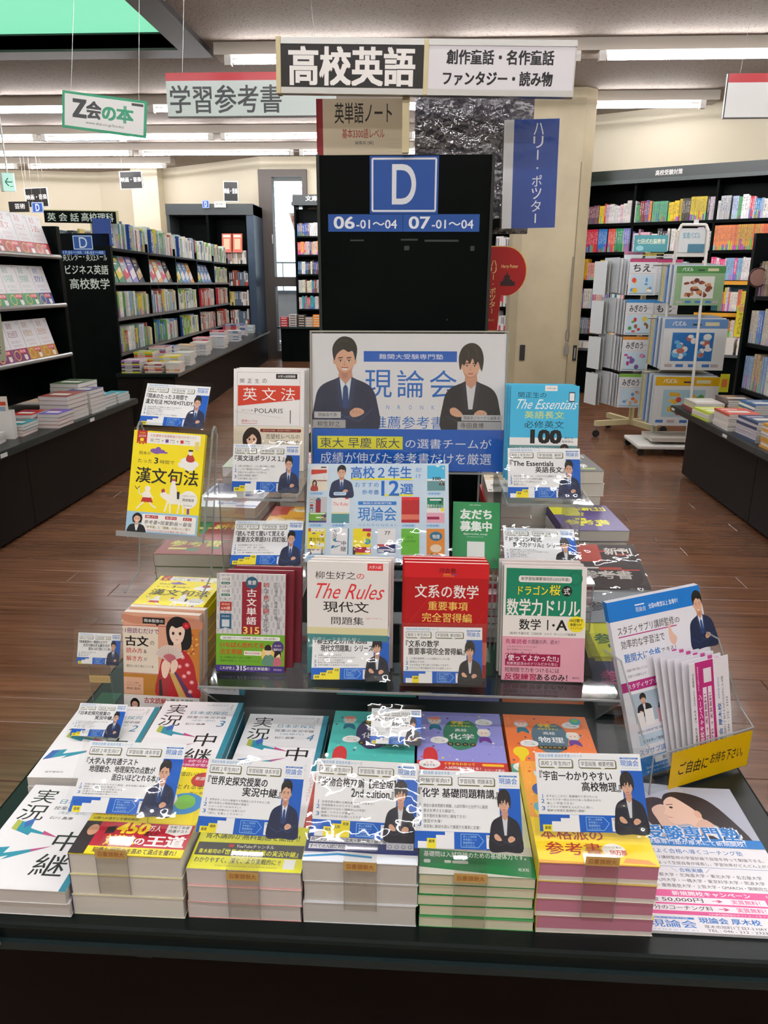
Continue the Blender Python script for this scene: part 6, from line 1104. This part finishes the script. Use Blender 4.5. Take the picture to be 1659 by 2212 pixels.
# ---- left gondola 2
G2 = Matrix.Translation((-2.29, 6.84, 0)) @ Matrix.Rotation(R(94.25), 4, 'Z')
g2 = case('study_bookcase', 'long black bookcase of school study books with a flat counter, left middle distance', G2)
bx(g2, 'counter', .0, 6.5, 0, .57, .465, .495, m=TABLETOP); bx(g2, 'counter_edge', 0, 6.5, -.006, 0, .468, .492, m=RAIL); bx(g2, 'base_panel', .03, 6.48, .04, .57, .0, .465, m=KICK)
bx(g2, 'core', .22, 5.95, .57, .60, .0, .495, m=BLACK); bx(g2, 'back_panel', .22, 5.95, .79, .81, .495, 1.62); bx(g2, 'end_panel', .19, .22, .57, 1.04, 0, 1.715)
BAY = 1.15
for i in range(6): bx(g2, 'upright', .22+i*BAY, .24+i*BAY, .57, .80, .495, 1.68)
for z in (1.60, 1.30, .98, .66):
    bx(g2, 'shelf', .22, 5.97, .57, .80, z-.022, z-.002)
    if z < 1.5: bx(g2, 'price_rail', .22, 5.97, .562, .57, z-.026, z, m=RAIL)
p = P(.47, 1.22); p.t('英文レター・英文Eメール', 8, 13.2, 84, 6, '#d8d8d4', .006); p.t('ビジネス英語', 10, 22, 82, 6.6, '#d8d8d4', .012); p.t('高校数学', 16, 31.5, 76, 7.6, '#d8d8d4', .012)
p.r(30, 1, 38, 10.6, '#1f4f9e'); p.box(31.5, 1.8, 35, 9, 1.4, '#c8d4e4'); p.t('D', 42, 2.6, 15, 7.4, '#d8dce4'); p.r(6, 11.8, 84, 2.9, '#1f4f9e'); p.t('17-01〜05  18-01〜05', 10, 12.2, 76, 2, '#c8d4e4', .006)
o = p.build(g2, 'end_panel_lettering'); o.matrix_parent_inverse = Matrix.Identity(4); o.matrix_local = Matrix.Translation((.189, .805, .495)) @ Matrix.Rotation(R(-90), 4, 'Z')
S2 = MB()
for bi in range(5):
    u0 = .245+bi*BAY; u1 = u0+BAY-.03; ind = bi < 2; bn = ['nearest bay', 'second bay'][bi] if ind else ''
    for z, sn, hr in ((1.60, 'top', (.19, .26)), (.98, 'third shelf', (.18, .25)), (.66, 'lowest shelf', (.17, .24))):
        upright_row(G2, u0, u1, z, (f'{sn} of the {bn}, left study bookcase', f'{sn} books, {bn} of the left study bookcase'), 'study_book', (.014, .036), hr, GREEN if bi < 3 or z > 1.5 else ['#b8392e', '#c8b8a0', '#d8d0c8', '#a85a4a', '#c8c4bc'], None if ind else S2, run=(1, 3), v=.585)
    if bi == 4: upright_row(G2, u0, u1, 1.30, None, '', (.018, .036), (.18, .24), GREEN, S2, v=.585)
    else:
        for j in range(5):
            u = u0+.10+j*.215; cc = random.choice([('#2f7a5a', '#d8c23a'), ('#e6e2d8', '#3f8a5a'), ('#6a8ab8', '#dcdce8'), ('#d89a4a', '#e8e4dc'), ('#a8b4bc', '#d0384a'), ('#3a3f4a', '#c8b08a'), ('#8a80c0', '#e4e0ea')])
            t = book('study_magazine', f'face-out study book, second shelf, {["nearest", "second", "third", "fourth"][bi]} bay, left study bookcase, {["first", "second", "third", "fourth", "fifth"][j]} from near end', .182, .255, .012, (lambda cc: lambda q: (q.r(0, 0, 100, 100, cc[0]), q.poly([(0, 60), (100, 40), (100, 75), (0, 92)], cc[1]), q.r(12, 10, 70, 12, cc[1]), q.r(12, 28, 50, 5, '#e8e6e2'), q.e(70, 55, 16, 10, '#e8e6e2', 10)))(cc), col=cc[0])
            t.matrix_world = G2 @ Matrix.Translation((u, .60, 1.30)) @ Matrix.Rotation(R(-18), 4, 'X'); t['group'] = 'face-out books on the left study bookcase'
o = S2.build('far_spines'); o['kind'] = 'stuff'; o.parent = g2; o.matrix_parent_inverse = g2.matrix_world.inverted()
def divider(M, u, v, z, txt, c, lab, h=.23):
    t = case('shelf_divider', lab, M @ Matrix.Translation((u, v, z)), 'sign'); MB().box(0, .05, 0, .16, 0, h, INK, c).build('card', t)
    p = P(.05, h); p.vt(txt, 22, 6, 56, 88, '#e4e4ec', .02); o = p.build(t, 'lettering'); o.location = (.025, 0, 0)
divider(G2, .19, .55, 1.612, '数学基礎・数学', '#1d3f8a', 'dark blue divider sign above the end panel of the study bookcase'); divider(G2, .75, .56, 1.602, '化学基礎・化学', '#1d3f8a', 'dark blue chemistry divider on top of the study bookcase')
divider(G2, 1.50, .56, 1.602, '物理基礎・物理', '#1d3f8a', 'dark blue physics divider on top of the study bookcase'); divider(G2, 2.70, .56, 1.602, '生物基礎・生物', '#1d3f8a', 'dark blue biology divider, farthest on top of the study bookcase')
divider(G2, 2.55, .55, .662, '数学', '#1d3f8a', 'blue mathematics divider on the lowest shelf of the study bookcase'); divider(G2, 3.72, .55, .982, 'チャート式', '#a81c28', 'red divider on the third shelf, fourth bay'); divider(G2, 4.9, .55, .982, 'チャート式', '#a81c28', 'red divider on the third shelf, last bay')
t = thing('category_sign', 'black board with white characters on a post over the study bookcase', 'sign', (-3.13, 7.02, 1.805), 0, 0, -1)
b = MB(); b.box(-.335, .335, 0, .015, 0, .105, BLACK); b.box(-.34, .34, -.002, .017, .100, .108, CREAMP); b.box(.325, .34, -.003, .018, 0, .105, CREAMP); b.box(.08, .095, .002, .014, -.10, 0, CREAMP); b.build('board', t)
p = P(.65, .095); p.t('英 会 話', 3, 14, 44, 72, '#d8dad4', .01); p.t('高校理科', 51, 8, 45, 76, '#d8dad4', .01); p.build(t, 'lettering')
t = thing('teal_info_card', 'teal and white card standing over the end panel of the study bookcase', 'card', (-2.98, 7.15, 1.72)); MB().box(-.12, .14, 0, .01, 0, .085, INK, '#4a8a94').box(.02, .13, -.001, .0, .0, .085, INK, '#c8ccd0').box(-.10, -.02, -.001, 0, .02, .07, INK, '#c0d0cc').build('card', t)
vi = 0
for (u, v, n, T, W, H, cols, w_) in ((.05, .36, 8, .014, .17, .24, ['#c9a0b8', '#a06ab0', '#c8c030', '#3a3a40'], 'striped purple and yellow workbook'), (.08, .17, 5, .016, .16, .22, ['#c8b8a0', '#d88a5a', '#9a3a5a'], 'mixed colour workbook'), (.08, .0, 6, .015, .13, .19, ['#d8c8c0', '#e08a4a'], 'thin pastel workbook'), (.38, .33, 10, .016, .18, .25, ['#7aa030', '#e0c020', '#d84a30'], 'green and yellow workbook'), (.36, .08, 8, .015, .18, .25, ['#e0c020', '#d0603a', '#a8b8c0'], 'yellow magazine'), (.68, .28, 10, .018, .17, .24, ['#a83a5a', '#8a90b8', '#d8d4d0'], 'plum coloured workbook'), (1.0, .28, 9, .018, .17, .24, ['#5a7ab0', '#d8d4cc'], 'blue-grey workbook'), (.72, .05, 7, .018, .17, .22, ['#d8d4d0', '#c8c4bc'], 'white workbook'), (1.4, .2, 8, .018, .18, .26, ['#c89a4a', '#d8b830', '#e0d8d0'], 'gold workbook'), (1.8, .12, 8, .018, .18, .26, ['#d8d0c8', '#a8a8b0'], 'pale workbook'), (2.3, .2, 9, .018, .18, .26, ['#d85a7a', '#8ac050', '#e0dcd8'], 'pink and green workbook'), (2.8, .1, 8, .018, .2, .26, ['#c8ccd0', '#b8a8b0'], 'grey-white workbook'), (3.4, .2, 10, .018, .2, .26, ['#c0405a', '#b8c4d8', '#e4e0e0'], 'rose workbook'), (4.0, .12, 8, .018, .2, .26, ['#d8d4d0', '#6a80a0'], 'off-white workbook'), (4.6, .25, 11, .018, .2, .26, ['#4a5a8a', '#b83a44', '#c8a03a'], 'navy and red workbook'), (5.1, .2, 10, .018, .2, .26, ['#5a6a9a', '#c8c8d0'], 'slate blue workbook'), (5.9, .2, 6, .02, .2, .26, ['#9ac0cc', '#e0e0e0'], 'pale teal workbook')):
    vi += 1; q = G2 @ Vector((u+.0, v, 0)); flatpile(w_, q.x-W*.5, q.y, Z0, W, H, n, T, cols, 4, f'number {vi} along the left study counter' if False else 'on the left study counter')

# ---- white shelving glimpsed between the two left bookcases
ws = case('white_bookcase', 'white bookcase seen through the gap beside the black end panel', Matrix.Translation((-4.75, 9.2, 0)))
for z in (.40, .82, 1.10, 1.38, 1.66): bx(ws, 'shelf', 0, 1.5, 0, .3, z-.02, z, m=WHITEP)
bx(ws, 'back_panel', 0, 1.5, .3, .32, 0, 1.9, m=WHITEP); S3 = MB(); MW = Matrix.Translation((-4.75, 9.2, 0))
for z in (.40, .82, 1.10, 1.38, 1.66): upright_row(MW, .0, 1.5, z, None, '', (.018, .035), (.19, .25), DULL, S3, v=.02)
o = S3.build('far_spines'); o['kind'] = 'stuff'; o.parent = ws; o.matrix_parent_inverse = ws.matrix_world.inverted()
# ---- tall case at the back left
fc = case('tall_bookcase', 'tall dark blue-grey bookcase standing against the back left wall', Matrix.Translation((-4.35, 13.0, 0)))
SB = mat('slate_blue_panel', '#2f4054', .35); DGR = mat('dark_grey_panel', '#353b3c', .4)
bx(fc, 'side_panel', 1.33, 1.45, 0, .7, 0, 2.52, m=SB); bx(fc, 'top_band', 0, 1.45, -.02, .7, 2.36, 2.53, m=DGR); bx(fc, 'back_panel', 0, 1.35, .5, .52, 0, 2.4); bx(fc, 'upright', .66, .70, 0, .5, 0, 2.36); bx(fc, 'upright', 0, .05, 0, .5, 0, 2.36, m=DGR)
S4 = MB(); MF = Matrix.Translation((-4.35, 13.0, 0))
for z in (.62, .93, 1.25, 1.60): bx(fc, 'shelf', .05, 1.33, 0, .5, z-.03, z); upright_row(MF, .06, 1.31, z, None, '', (.022, .04), (.19, .26), DULL+['#b03a30', '#e0d8d0'], S4, v=.03)
bx(fc, 'plinth', .0, 1.40, -.25, .5, 0, .58); o = S4.build('far_spines'); o['kind'] = 'stuff'; o.parent = fc; o.matrix_parent_inverse = fc.matrix_world.inverted()
for i, u in enumerate((.98, 1.16)):
    t = thing('red_comic', f'red face-out book on the tall back left bookcase, {"left" if i == 0 else "right"} of two', 'book', (-4.35+u, 12.99, 1.78), 0, 10); MB().box(-.08, .08, 0, .02, 0, .30, INK, '#c05a48').box(-.05, .05, -.001, 0, .05, .22, INK, '#d8b090').box(-.06, .06, -.001, 0, .24, .28, INK, '#e0d0c0').build('cover', t)
# ---- case by the window
wc = case('window_bookcase', 'black bookcase of paperbacks beside the tall window', Matrix.Translation((-2.28, 13.3, 0)))
bx(wc, 'side_panel', 0, .03, 0, .35, .5, 2.56); bx(wc, 'back_panel', .03, 1.9, .32, .34, .5, 2.5); bx(wc, 'top_band', -.03, 1.9, -.06, .35, 2.53, 2.58, m=DGR); bx(wc, 'header_box', -.02, 1.9, 0, .3, 2.58, 2.70, m=DGR); bx(wc, 'counter', -.30, 1.9, -.33, .34, .555, .585, m=mat('edge_trim')); bx(wc, 'base', -.24, 1.9, -.26, .34, 0, .555)
p = P(.22, .09); p.t('文庫', 4, 6, 92, 88, '#dcdcd8', .03); o = p.build(wc, 'header_lettering'); o.location = (.30, -.001, 2.595)
zz = [2.055, 1.76, 1.445, 1.14, .87]; MWc = Matrix.Translation((-2.28, 13.3, 0)); pals = [['#2a4a9a', '#4ac0d0', '#c88ad8', '#e4e0dc', '#7a6a58', '#dce0e4'], ['#e0dcd8', '#2a3f9a', '#e8a04a', '#d84a4a', '#c8b8b0'], ['#2a3f8a', '#3a8ac0', '#4a3a3a', '#e0e4d0', '#2a5a8a'], ['#c8c8c4', '#7a3a44', '#3a9ab0', '#88a8c0', '#d8d8b8'], ['#b8a8a0', '#d8c8c8', '#3aa0a8', '#a8888a', '#c84a5a']]
for i, z in enumerate(zz):
    bx(wc, 'shelf', .03, 1.9, 0, .33, z-.03, z-.002)
    upright_row(MWc, .04, .46, z, (f'{["top", "second", "third", "fourth", "lowest"][i]} shelf of the bookcase by the window', f'{["top", "second", "third", "fourth", "lowest"][i]} shelf paperbacks by the window'), 'pocket_book', (.022, .036), (.19, .22), pals[i], run=(1, 2), v=.02)
for i, (u, c, n, pc) in enumerate(((-.24, '#a81c30', 4, '#b02a3a'), (-.09, '#c8bcb0', 5, '#b8b0a8'), (.06, '#2a2422', 5, '#3a3430'), (.19, '#8a8280', 4, '#a09890'), (.32, '#e07818', 5, '#e08a2a'), (.46, '#9a1424', 5, '#a01c2c'))):
    for j in range(n):
        o = MB().box(0, .13, 0, .18, 0, .038, INK, pc).box(.02, .11, -.001, 0, .012, .026, INK, '#d8c8b8' if i != 1 else '#4a4a50').box(0, .13, 0, .18, .038, .0395, INK, c).build('paperback'); o.location = (-2.28+u, 13.01, .5862+.040*j)
        tag(o, f'{["crimson", "beige", "black", "grey", "orange", "dark red"][i]} paperback lying on the counter by the window, {ORDS[min(11, n-1-j)]} of its pile', 'book', f'{["crimson", "beige", "black", "grey", "orange", "dark red"][i]} paperbacks by the window')

# ---- right counter with bookcase
G3 = Matrix.Translation((1.705, 5.33, 0)) @ Matrix.Rotation(R(-90), 4, 'Z')
g3 = case('side_counter', 'black counter with piles of books along the right aisle', G3)
bx(g3, 'counter', 0, 4.4, 0, .46, .455, .495, m=TABLETOP); bx(g3, 'counter_edge', 0, 4.4, -.006, 0, .460, .492, m=mat('edge_trim')); bx(g3, 'base_panel', .04, 1.20, .11, 1.1, .02, .455, m=KICK); bx(g3, 'base_panel', 1.205, 4.36, .11, 1.1, .02, .455, m=KICK)
for u in (.03, .98): MB().box(u, u+.06, -.009, -.0065, .468, .484, INK, '#d8d8d4').build('price_label', g3)
bx(g3, 'end_upright', .0, .04, .40, .95, .495, 1.62); bx(g3, 'back_panel', .04, 4.4, .70, .72, .495, 1.62)
for i, z in enumerate((.63, .93, 1.23)):
    bx(g3, 'shelf', .04, 4.4, .42, .70, z-.025, z-.002)
    upright_row(G3, .06, .95, z, (f'{["lowest", "middle", "upper"][i]} shelf at the right edge', f'{["lowest", "middle", "upper"][i]} shelf books at the right edge'), 'reference_book', (.014, .03), (.20, .245), [['#c8b49a', '#d8cfc0', '#b8a080', '#8aa0c0'], ['#d8d4cc', '#c8c0b0', '#5a7ab8', '#b0a898'], ['#5a1a24', '#6a2030', '#2a1a1c', '#8a7a60']][i], run=(2, 5), v=.43)
t = thing('round_badge_sign', 'small round brown badge sign at the right edge above the counter shelves', 'sign', (2.10, 5.16, 1.345), 0); t2 = MB().tube((0, 0, 0), (0, .006, 0), .062, INK, '#3a1f1c', 20).tube((0, -.001, 0), (0, 0, 0), .052, INK, '#8a6a60', 20).build('disc', t); MB().box(-.004, .004, .001, .005, -.15, -.06, RUBBER).build('stem', t)
mags = [['#c8c0b8', '#8a3a44', '#d8d0a8'], ['#5a4a44', '#c89a4a'], ['#b8c83a', '#e0dcd0'], ['#c85a4a', '#e0d8d0'], ['#2a5a8a', '#d8b82a', '#e0dcd8'], ['#3a4a6a', '#c8c0c8'], ['#c8a898', '#a83a4a'], ['#d8a04a', '#e4e0dc'], ['#c83a3a', '#e0dcd4']]
MN = ['pale red and cream magazine', 'brown magazine', 'lime magazine', 'coral magazine', 'blue and yellow magazine', 'navy magazine', 'beige and red magazine', 'orange magazine', 'bright red magazine']
spots = [(1.83, 4.95, 5), (2.02, 4.92, 7), (1.81, 4.66, 4), (1.815, 4.36, 7), (2.02, 4.52, 9), (1.83, 4.02, 8), (2.03, 4.12, 10), (1.83, 3.70, 9), (2.03, 3.72, 11)]
for i, (x, y, n) in enumerate(spots): flatpile(MN[i], x, y, Z0, .182, .25, n, .0135, mags[i], random.uniform(-4, 4), f'{["at the far corner", "second at the back", "just behind the label", "near the aisle edge", "back row middle", "aisle edge nearer", "back row nearer", "aisle edge nearest", "back row nearest"][i]} of the right counter')

# ---- revolving racks
def hangpack(name, lab, x, y, z, W, H, T, fn, yaw=0, cat='workbook', col='#dcdcdc', group=None):
    t = thing(name, lab, cat, (x, y, z), yaw, 0, 0, group); MB().box(-W/2, W/2, 0, T, 0, H, INK, col).build('packet', t)
    if fn: p = P(W, H); fn(p); p.build(t.children[0], 'packet_print'); film(t, W+.01, H+.02, -.003, -.004, SLEEVE, 'clear_bag')
    return t
rk = thing('revolving_rack', 'cream wheeled rack with hanging workbooks, right background', 'rack', (1.83, 6.80, 0))
b = MB(); b.tube((0, 0, .14), (0, 0, 1.56), .022, CREAMP); b.build('pole', rk)
b = MB()
for a in (20, 110, 200, 290):
    d = Vector((math.cos(R(a)), math.sin(R(a)), 0))*.36; n = Vector((-d.y, d.x, 0)).normalized()*.022; pts = [d*0+n, d+n, d-n, d*0-n]
    b.prism([tuple(q[:2]) for q in pts][::-1], 'z', .10, .145, CREAMP)
b.build('base_arms', rk)
for a in (20, 110, 200, 290):
    d = Vector((math.cos(R(a)), math.sin(R(a)), 0))*.35; MB().tube((d.x, d.y-.012, .032), (d.x, d.y+.012, .032), .032, RUBBER, n=14).tube((d.x, d.y, .03), (d.x, d.y, .1), .01, STEEL).build('wheel', rk)
b = MB()
for z in (1.50, 1.17, .87, .57):
    for a in (0, 90, 180, 270): d = (.20*math.cos(R(a)), .20*math.sin(R(a))); b.tube((0, 0, z), (*d, z), .005, RUBBER, n=6)
    b.path([(.16, -.16, z), (.16, .16, z), (-.16, .16, z), (-.16, -.16, z), (.16, -.16, z)], .006, RUBBER, n=6)
b.build('wire_hooks', rk)
def c_wb(title, bar, blobs):
    def f(p):
        p.r(0, 0, 100, 100, '#e2e0e2'); p.r(0, 0, 100, 9, bar); p.t(title, 14, 15, 62, 20, '#26262a', .02); p.t('幼児のワーク', 78, 22, 16, 4, '#555'); p.r(6, 40, 88, 1, '#aaa'); p.rr(8, 44, 84, 52, '#c8dce8' if bar[1] != '4' else '#e8e0dc', 4); rnd = random.Random(title+bar)
        for i in range(9): p.e(16+rnd.random()*68, 52+rnd.random()*38, 4+rnd.random()*6, 3+rnd.random()*5, rnd.choice(blobs), 10)
        p.r(6, 94, 88, 3, '#8aa8b8')
    return f
yy = 6.60
for r_, (z, ttl, bar, bl) in enumerate(((1.215, 'ちえ', '#b83a6a', ['#e0503a', '#f0c030', '#5aa0d8', '#fff']), (.895, 'みぎのう', '#3a8ac8', ['#c83a3a', '#4a9a4a', '#e0c83a', '#8a5a3a']), (.595, 'みぎのう', '#d88a2a', ['#c84a8a', '#b03a7a', '#d890b8', '#7a5aa0']), (.285, 'みぎのう', '#7ab03a', ['#e8702a', '#6a90c0', '#e8a070', '#c0c0c0']))):
    rn = ['top row', 'second row', 'third row', 'lowest row'][r_]
    hangpack('workbook', f'white hanging workbook with black title on the cream rack, front of the {rn}', 1.745, yy-.04, z, .225, .285, .006, c_wb(ttl, bar, bl), 0, group='workbooks on the cream rack')
    for j in range(4): hangpack('workbook', f'workbook edge-on at the left of the cream rack, {rn}, {ORDS[j] if j else "first"} from the front', 1.625-.022*j, yy-.03+.012*j, z+.006*j, .004, .28, .20, None, 8+5*j, col=['#d8dadc', '#c8ccd0', '#e0e0e0', '#b8bcc0'][j], group='edge-on workbooks on the cream rack')
    for j in range(2): hangpack('workbook', f'workbook seen edge-on at the far left of the cream rack, {rn}, {"inner" if j == 0 else "outer"} one', 1.50-.03*j, yy+.06, z, .008, .27, .18, None, 14+6*j, col=['#9a9a94', '#d0d4d6'][j], group='outer edge-on workbooks on the cream rack')
    if r_ < 2: hangpack('workbook', f'white hanging workbook on the right face of the cream rack, {rn}', 1.965, yy-.01, z+.002, .20, .28, .006, c_wb('もじ', bar, bl), 3, group='right-hand workbooks on the cream rack')
t = sheet_stand('rack_topper', 'teal card with white characters on top of the cream rack', .27, .13, lambda p: (p.r(0, 0, 100, 100, '#4a8f98'), p.t('七田式右脳教育', 8, 22, 84, 30, '#e0e4c8', .016), p.e(18, 78, 12, 16, '#8ac0c8', 10)), (1.80, 6.62, 1.555), 0, 0, 0, 'sign', None, False)
for i, (x, c, w_) in enumerate(((1.69, '#b06a8a', 'pink'), (1.84, '#e0c84a', 'yellow'), (1.95, '#e4e0d8', 'cream'))):
    hangpack('activity_book', f'{w_} trimmed activity book peeping over the top row of the cream rack', x, 6.66, 1.30, .17, .26-.01*i, .008, (lambda c: lambda p: (p.r(0, 0, 100, 100, '#d8e0e4'), p.r(0, 0, 100, 10, c), p.t('ちえあそび', 16, 3, 60, 5, '#555', .02)))(c))
# second rack: white frame trolley with boxed puzzles
r2 = thing('white_trolley_rack', 'white tubular rack on a wheeled white base holding puzzle packs, right', 'rack', (1.95, 6.15, 0))
b = MB(); b.box(-.28, .26, -.24, .22, .055, .085, WHITEP); b.build('base_tray', r2, .008)
for x, y in ((-.25, -.2), (.22, -.2), (-.25, .19), (.22, .19)): MB().tube((x, y-.012, .028), (x, y+.012, .028), .028, RUBBER, n=14).build('wheel', r2)
b = MB(); b.path([(.12, -.14, .085), (.105, -.10, 1.68), (.085, -.09, 1.725), (-.09, -.09, 1.725), (-.11, -.09, 1.68), (-.10, .0, 1.2), (-.10, .05, .085)], .011, WHITEP, n=10); b.box(-.11, .105, -.085, -.08, 1.50, 1.70, WHITEP); b.build('tube_frame', r2)
b = MB().box(-.10, .09, -.092, -.086, 1.53, 1.70, INK, '#cfd4d4').box(-.03, .09, -.094, -.092, 1.53, 1.59, INK, '#4a7a90').box(-.005, .03, -.09, -.087, 1.72, 1.76, INK, '#dcdcdc'); b.build('header_card', r2)
p = P(.18, .09); p.t('知育パズル', 12, 20, 70, 50, '#5a9ab0', .01); o = p.build(r2, 'header_print'); o.location = (-.005, -.0925, 1.60)
for z in (1.44, 1.05, .63): MB().tube((-.25, -.02, z), (.25, -.02, z), .006, STEEL, n=6).build('hanging_bar', r2)
def c_puz(hc, bc, pic):
    def f(p):
        p.r(0, 0, 100, 100, '#dcdcda' if bc is None else bc); p.r(0, 0, 100, 18, hc); p.rr(44, 9, 14, 3.4, '#3a3a3e'); p.r(64, 6, 22, 7, '#d8cfa8'); p.t('パズル', 12, 4, 22, 9, '#e8e4e0', .03); rnd = random.Random(hc)
        p.r(14, 26, 66, 56, pic[0])
        for i in range(26): p.e(20+rnd.random()*54, 33+rnd.random()*42, 3+rnd.random()*4, 3+rnd.random()*3.4, rnd.choice(pic[1:]), 8)
        for x in (6, 24, 44, 66, 80): p.r(x, 88, 12, 6, rnd.choice(['#4a7ab8', '#b8a8a8', '#7a9a6a']))
    return f
PZ = [(1.149, .36, .285, 2.03, '#4f8a4a', '#8fae84', ['#e2e0d8', '#8a4a3a', '#6a3a2a', '#c88a5a'], 'green'), (.663, .475, .385, 2.045, '#6a90c0', None, ['#2f6fb0', '#e8e4e0', '#b86a5a', '#6ab0d8'], 'blue and white'), (.226, .49, .385, 2.03, '#d8a818', None, ['#a8c8d0', '#c84a3a', '#e0b040', '#6a9a50'], 'yellow and white')]
for i, (z, W, H, x, hc, bc, pic, w_) in enumerate(PZ):
    hangpack('puzzle_pack', f'large {w_} puzzle pack on the white rack, {["top", "middle", "bottom"][i]}', x, 6.03, z, W, H, .012, c_puz(hc, bc, pic), 0, 'puzzle', group='puzzle packs on the white rack')
    for j in range(7): hangpack('puzzle_pack', f'puzzle pack behind the {w_} one, {nth(j+1)} from the front', x-.012-.006*j, 6.052+.034*j, z+.008+.003*j, W, H, .010, None, 0, 'puzzle', ['#c8ccd0', '#7a8a9a', '#d8dcdc', '#5a80b8', '#b8c0c0', '#d0c48a', '#a8b0a8'][j], 'puzzle packs behind the front ones')
hangpack('flat_packet', 'clear-wrapped flat packet lying on the white trolley base', 1.96, 5.95, .11, .36, .03, .3, None, 0, 'packet', '#c0b8ac')
t = thing('yellow_tag', 'small lime yellow tag hanging right of the yellow puzzle pack', 'tag', (2.30, 6.0, .50)); MB().box(-.035, .035, 0, .003, 0, .14, INK, '#b8b82a').box(-.02, .02, -.001, 0, .04, .10, INK, '#c86a3a').build('tag_card', t)

# ---- hanging signs
def board_sign(name, lab, x, y, z, W, H, fn, yaw=0, roll=0, T=.02, edge='#c8ccc8', wires=True, cat='sign', spread=.8):
    t = thing(name, lab, cat, (x, y, z), yaw, 0, roll); MB().box(-W/2, W/2, 0, T, 0, H, INK, edge).build('board', t); p = P(W, H); fn(p); p.build(t.children[0], 'lettering')
    if wires:
        b = MB()
        for s in (-spread/2, spread/2): b.tube((W*s, T/2, H), (W*s*.8, T/2, CEIL-z-.001), .0012, STEEL, n=5)
        b.build('hanging_wire', t)
    return t
board_sign('reference_sign', 'pale green hanging sign with red top band, upper left', -1.10, 5.0, 2.262, 1.03, .243, lambda p: (p.r(0, 0, 100, 100, '#aab4ae'), p.r(0, 0, 100, 18, '#a01622'), p.t('学習参考書', 2, 28, 66, 62, '#26282a', .014), p.r(0, 97, 100, 3, '#3a3c3c')))
board_sign('publisher_sign', 'tilted white hanging sign with green border and web address, left', -1.62, 4.0, 2.005, .42, .165, lambda p: (p.r(0, 0, 100, 100, '#1a8a62'), p.r(3, 7, 94, 86, '#cfcfcb'), p.t('Z', 13, 20, 15, 46, '#26282a', .05), p.t('会', 29, 20, 17, 46, '#26282a', .04), p.t('の', 48, 30, 15, 34, '#14855e', .045), p.t('本', 65, 22, 19, 44, '#14855e', .045), p.t('www.zkai.co.jp/books/', 28, 74, 46, 10, '#444', .006), p.r(82, 10, 14, 7, '#2a2c2c')), 0, -7.2, .006, '#1a8a62')
board_sign('blank_hanging_sign', 'white hanging sign with red top band, upper right edge', 2.06, 5.0, 2.235, .72, .235, lambda p: (p.r(0, 0, 100, 100, '#bfbfbb'), p.r(0, 0, 100, 20, '#a01a24'), p.r(0, 97.5, 100, 2.5, '#2a2a2a'), p.r(0, 0, 1, 100, '#2a2a2a')))
def mv(p): p.r(0, 0, 100, 100, '#e0dcd0'); p.r(4, 4, 92, 92, '#1c1c1c'); p.t('映画・音楽', 6, 34, 88, 26, '#e0deda', .02)
for i, (x, y, z, W, H) in enumerate(((-6.45, 12.9, 2.47, .42, .30), (-4.885, 13.0, 2.755, .38, .27), (-3.255, 13.0, 2.56, .24, .31))):
    board_sign('film_music_sign', f'small black sign with white characters at the back, {["leftmost", "middle", "rightmost"][i]} of three', x, y, z, W, H, mv, -8 if i == 0 else 0, [1.5, 1.2, -1][i], wires=i < 2)
board_sign('small_category_sign', 'small black sign half hidden beside the left D plate', -6.72, 12.8, 2.39, .36, .16, lambda p: (p.r(0, 0, 100, 100, '#1c1c1c'), p.t('芸術', 30, 20, 50, 50, '#ddd', .02)), -6)
board_sign('letter_plate', 'small blue plate with white letter D at the far left back', -6.36, 12.7, 2.37, .20, .16, lambda p: (p.r(0, 0, 100, 100, '#2a55a8'), p.box(4, 5, 92, 90, 5, '#c8d4e8'), p.t('D', 34, 18, 32, 64, '#e4e8f0', .02)), -6)
t = board_sign('letter_plate', 'small blue plate with white letter D on the tall back bookcase', -3.665, 12.95, 2.46, .11, .12, lambda p: (p.r(0, 0, 100, 100, '#2a55a8'), p.box(4, 5, 92, 90, 5, '#c8d4e8'), p.t('D', 34, 18, 32, 64, '#e4e8f0', .02)), wires=False)
board_sign('white_label_sign', 'small white label beside the letter plate on the tall back bookcase', -3.43, 12.95, 2.47, .19, .09, lambda p: (p.r(0, 0, 100, 100, '#d4d2ca'), p.t('18,19,20', 14, 24, 60, 40, '#555', .02)), wires=False)
ex = thing('exit_sign', 'lit white exit sign with green arrow, far left', 'sign', (-4.80, 9.0, 2.29), 15); EXM = mat('lit_sign_face', '#bfe8dc', .5, emit=('#c8f0e6', .55))
MB().box(-.07, .05, 0, .05, 0, .19, EXM).box(-.10, -.07, -.002, .052, -.005, .195, WHITEP).tube((-.02, .02, .19), (-.02, .02, 1.059), .008, STEEL).build('lamp_box', ex)
p = P(.12, .19); p.line([(85, 50), (25, 50)], 10, '#0f9a6a'); p.line([(50, 28), (22, 50), (50, 72)], 10, '#0f9a6a'); p.r(60, 72, 30, 4, '#0f9a6a'); o = p.build(ex, 'arrow'); o.location = (-.01, 0, 0)
t = thing('smoke_detector', 'small white smoke detector on the ceiling beside the red banded sign', 'detector', (-1.62*1.3, 6.45, CEIL-.001)); MB().tube((0, 0, 0), (0, 0, -.04), .06, WHITEP, n=20, r1=.045).build('housing', t)
bpy.data.objects.remove(_to)
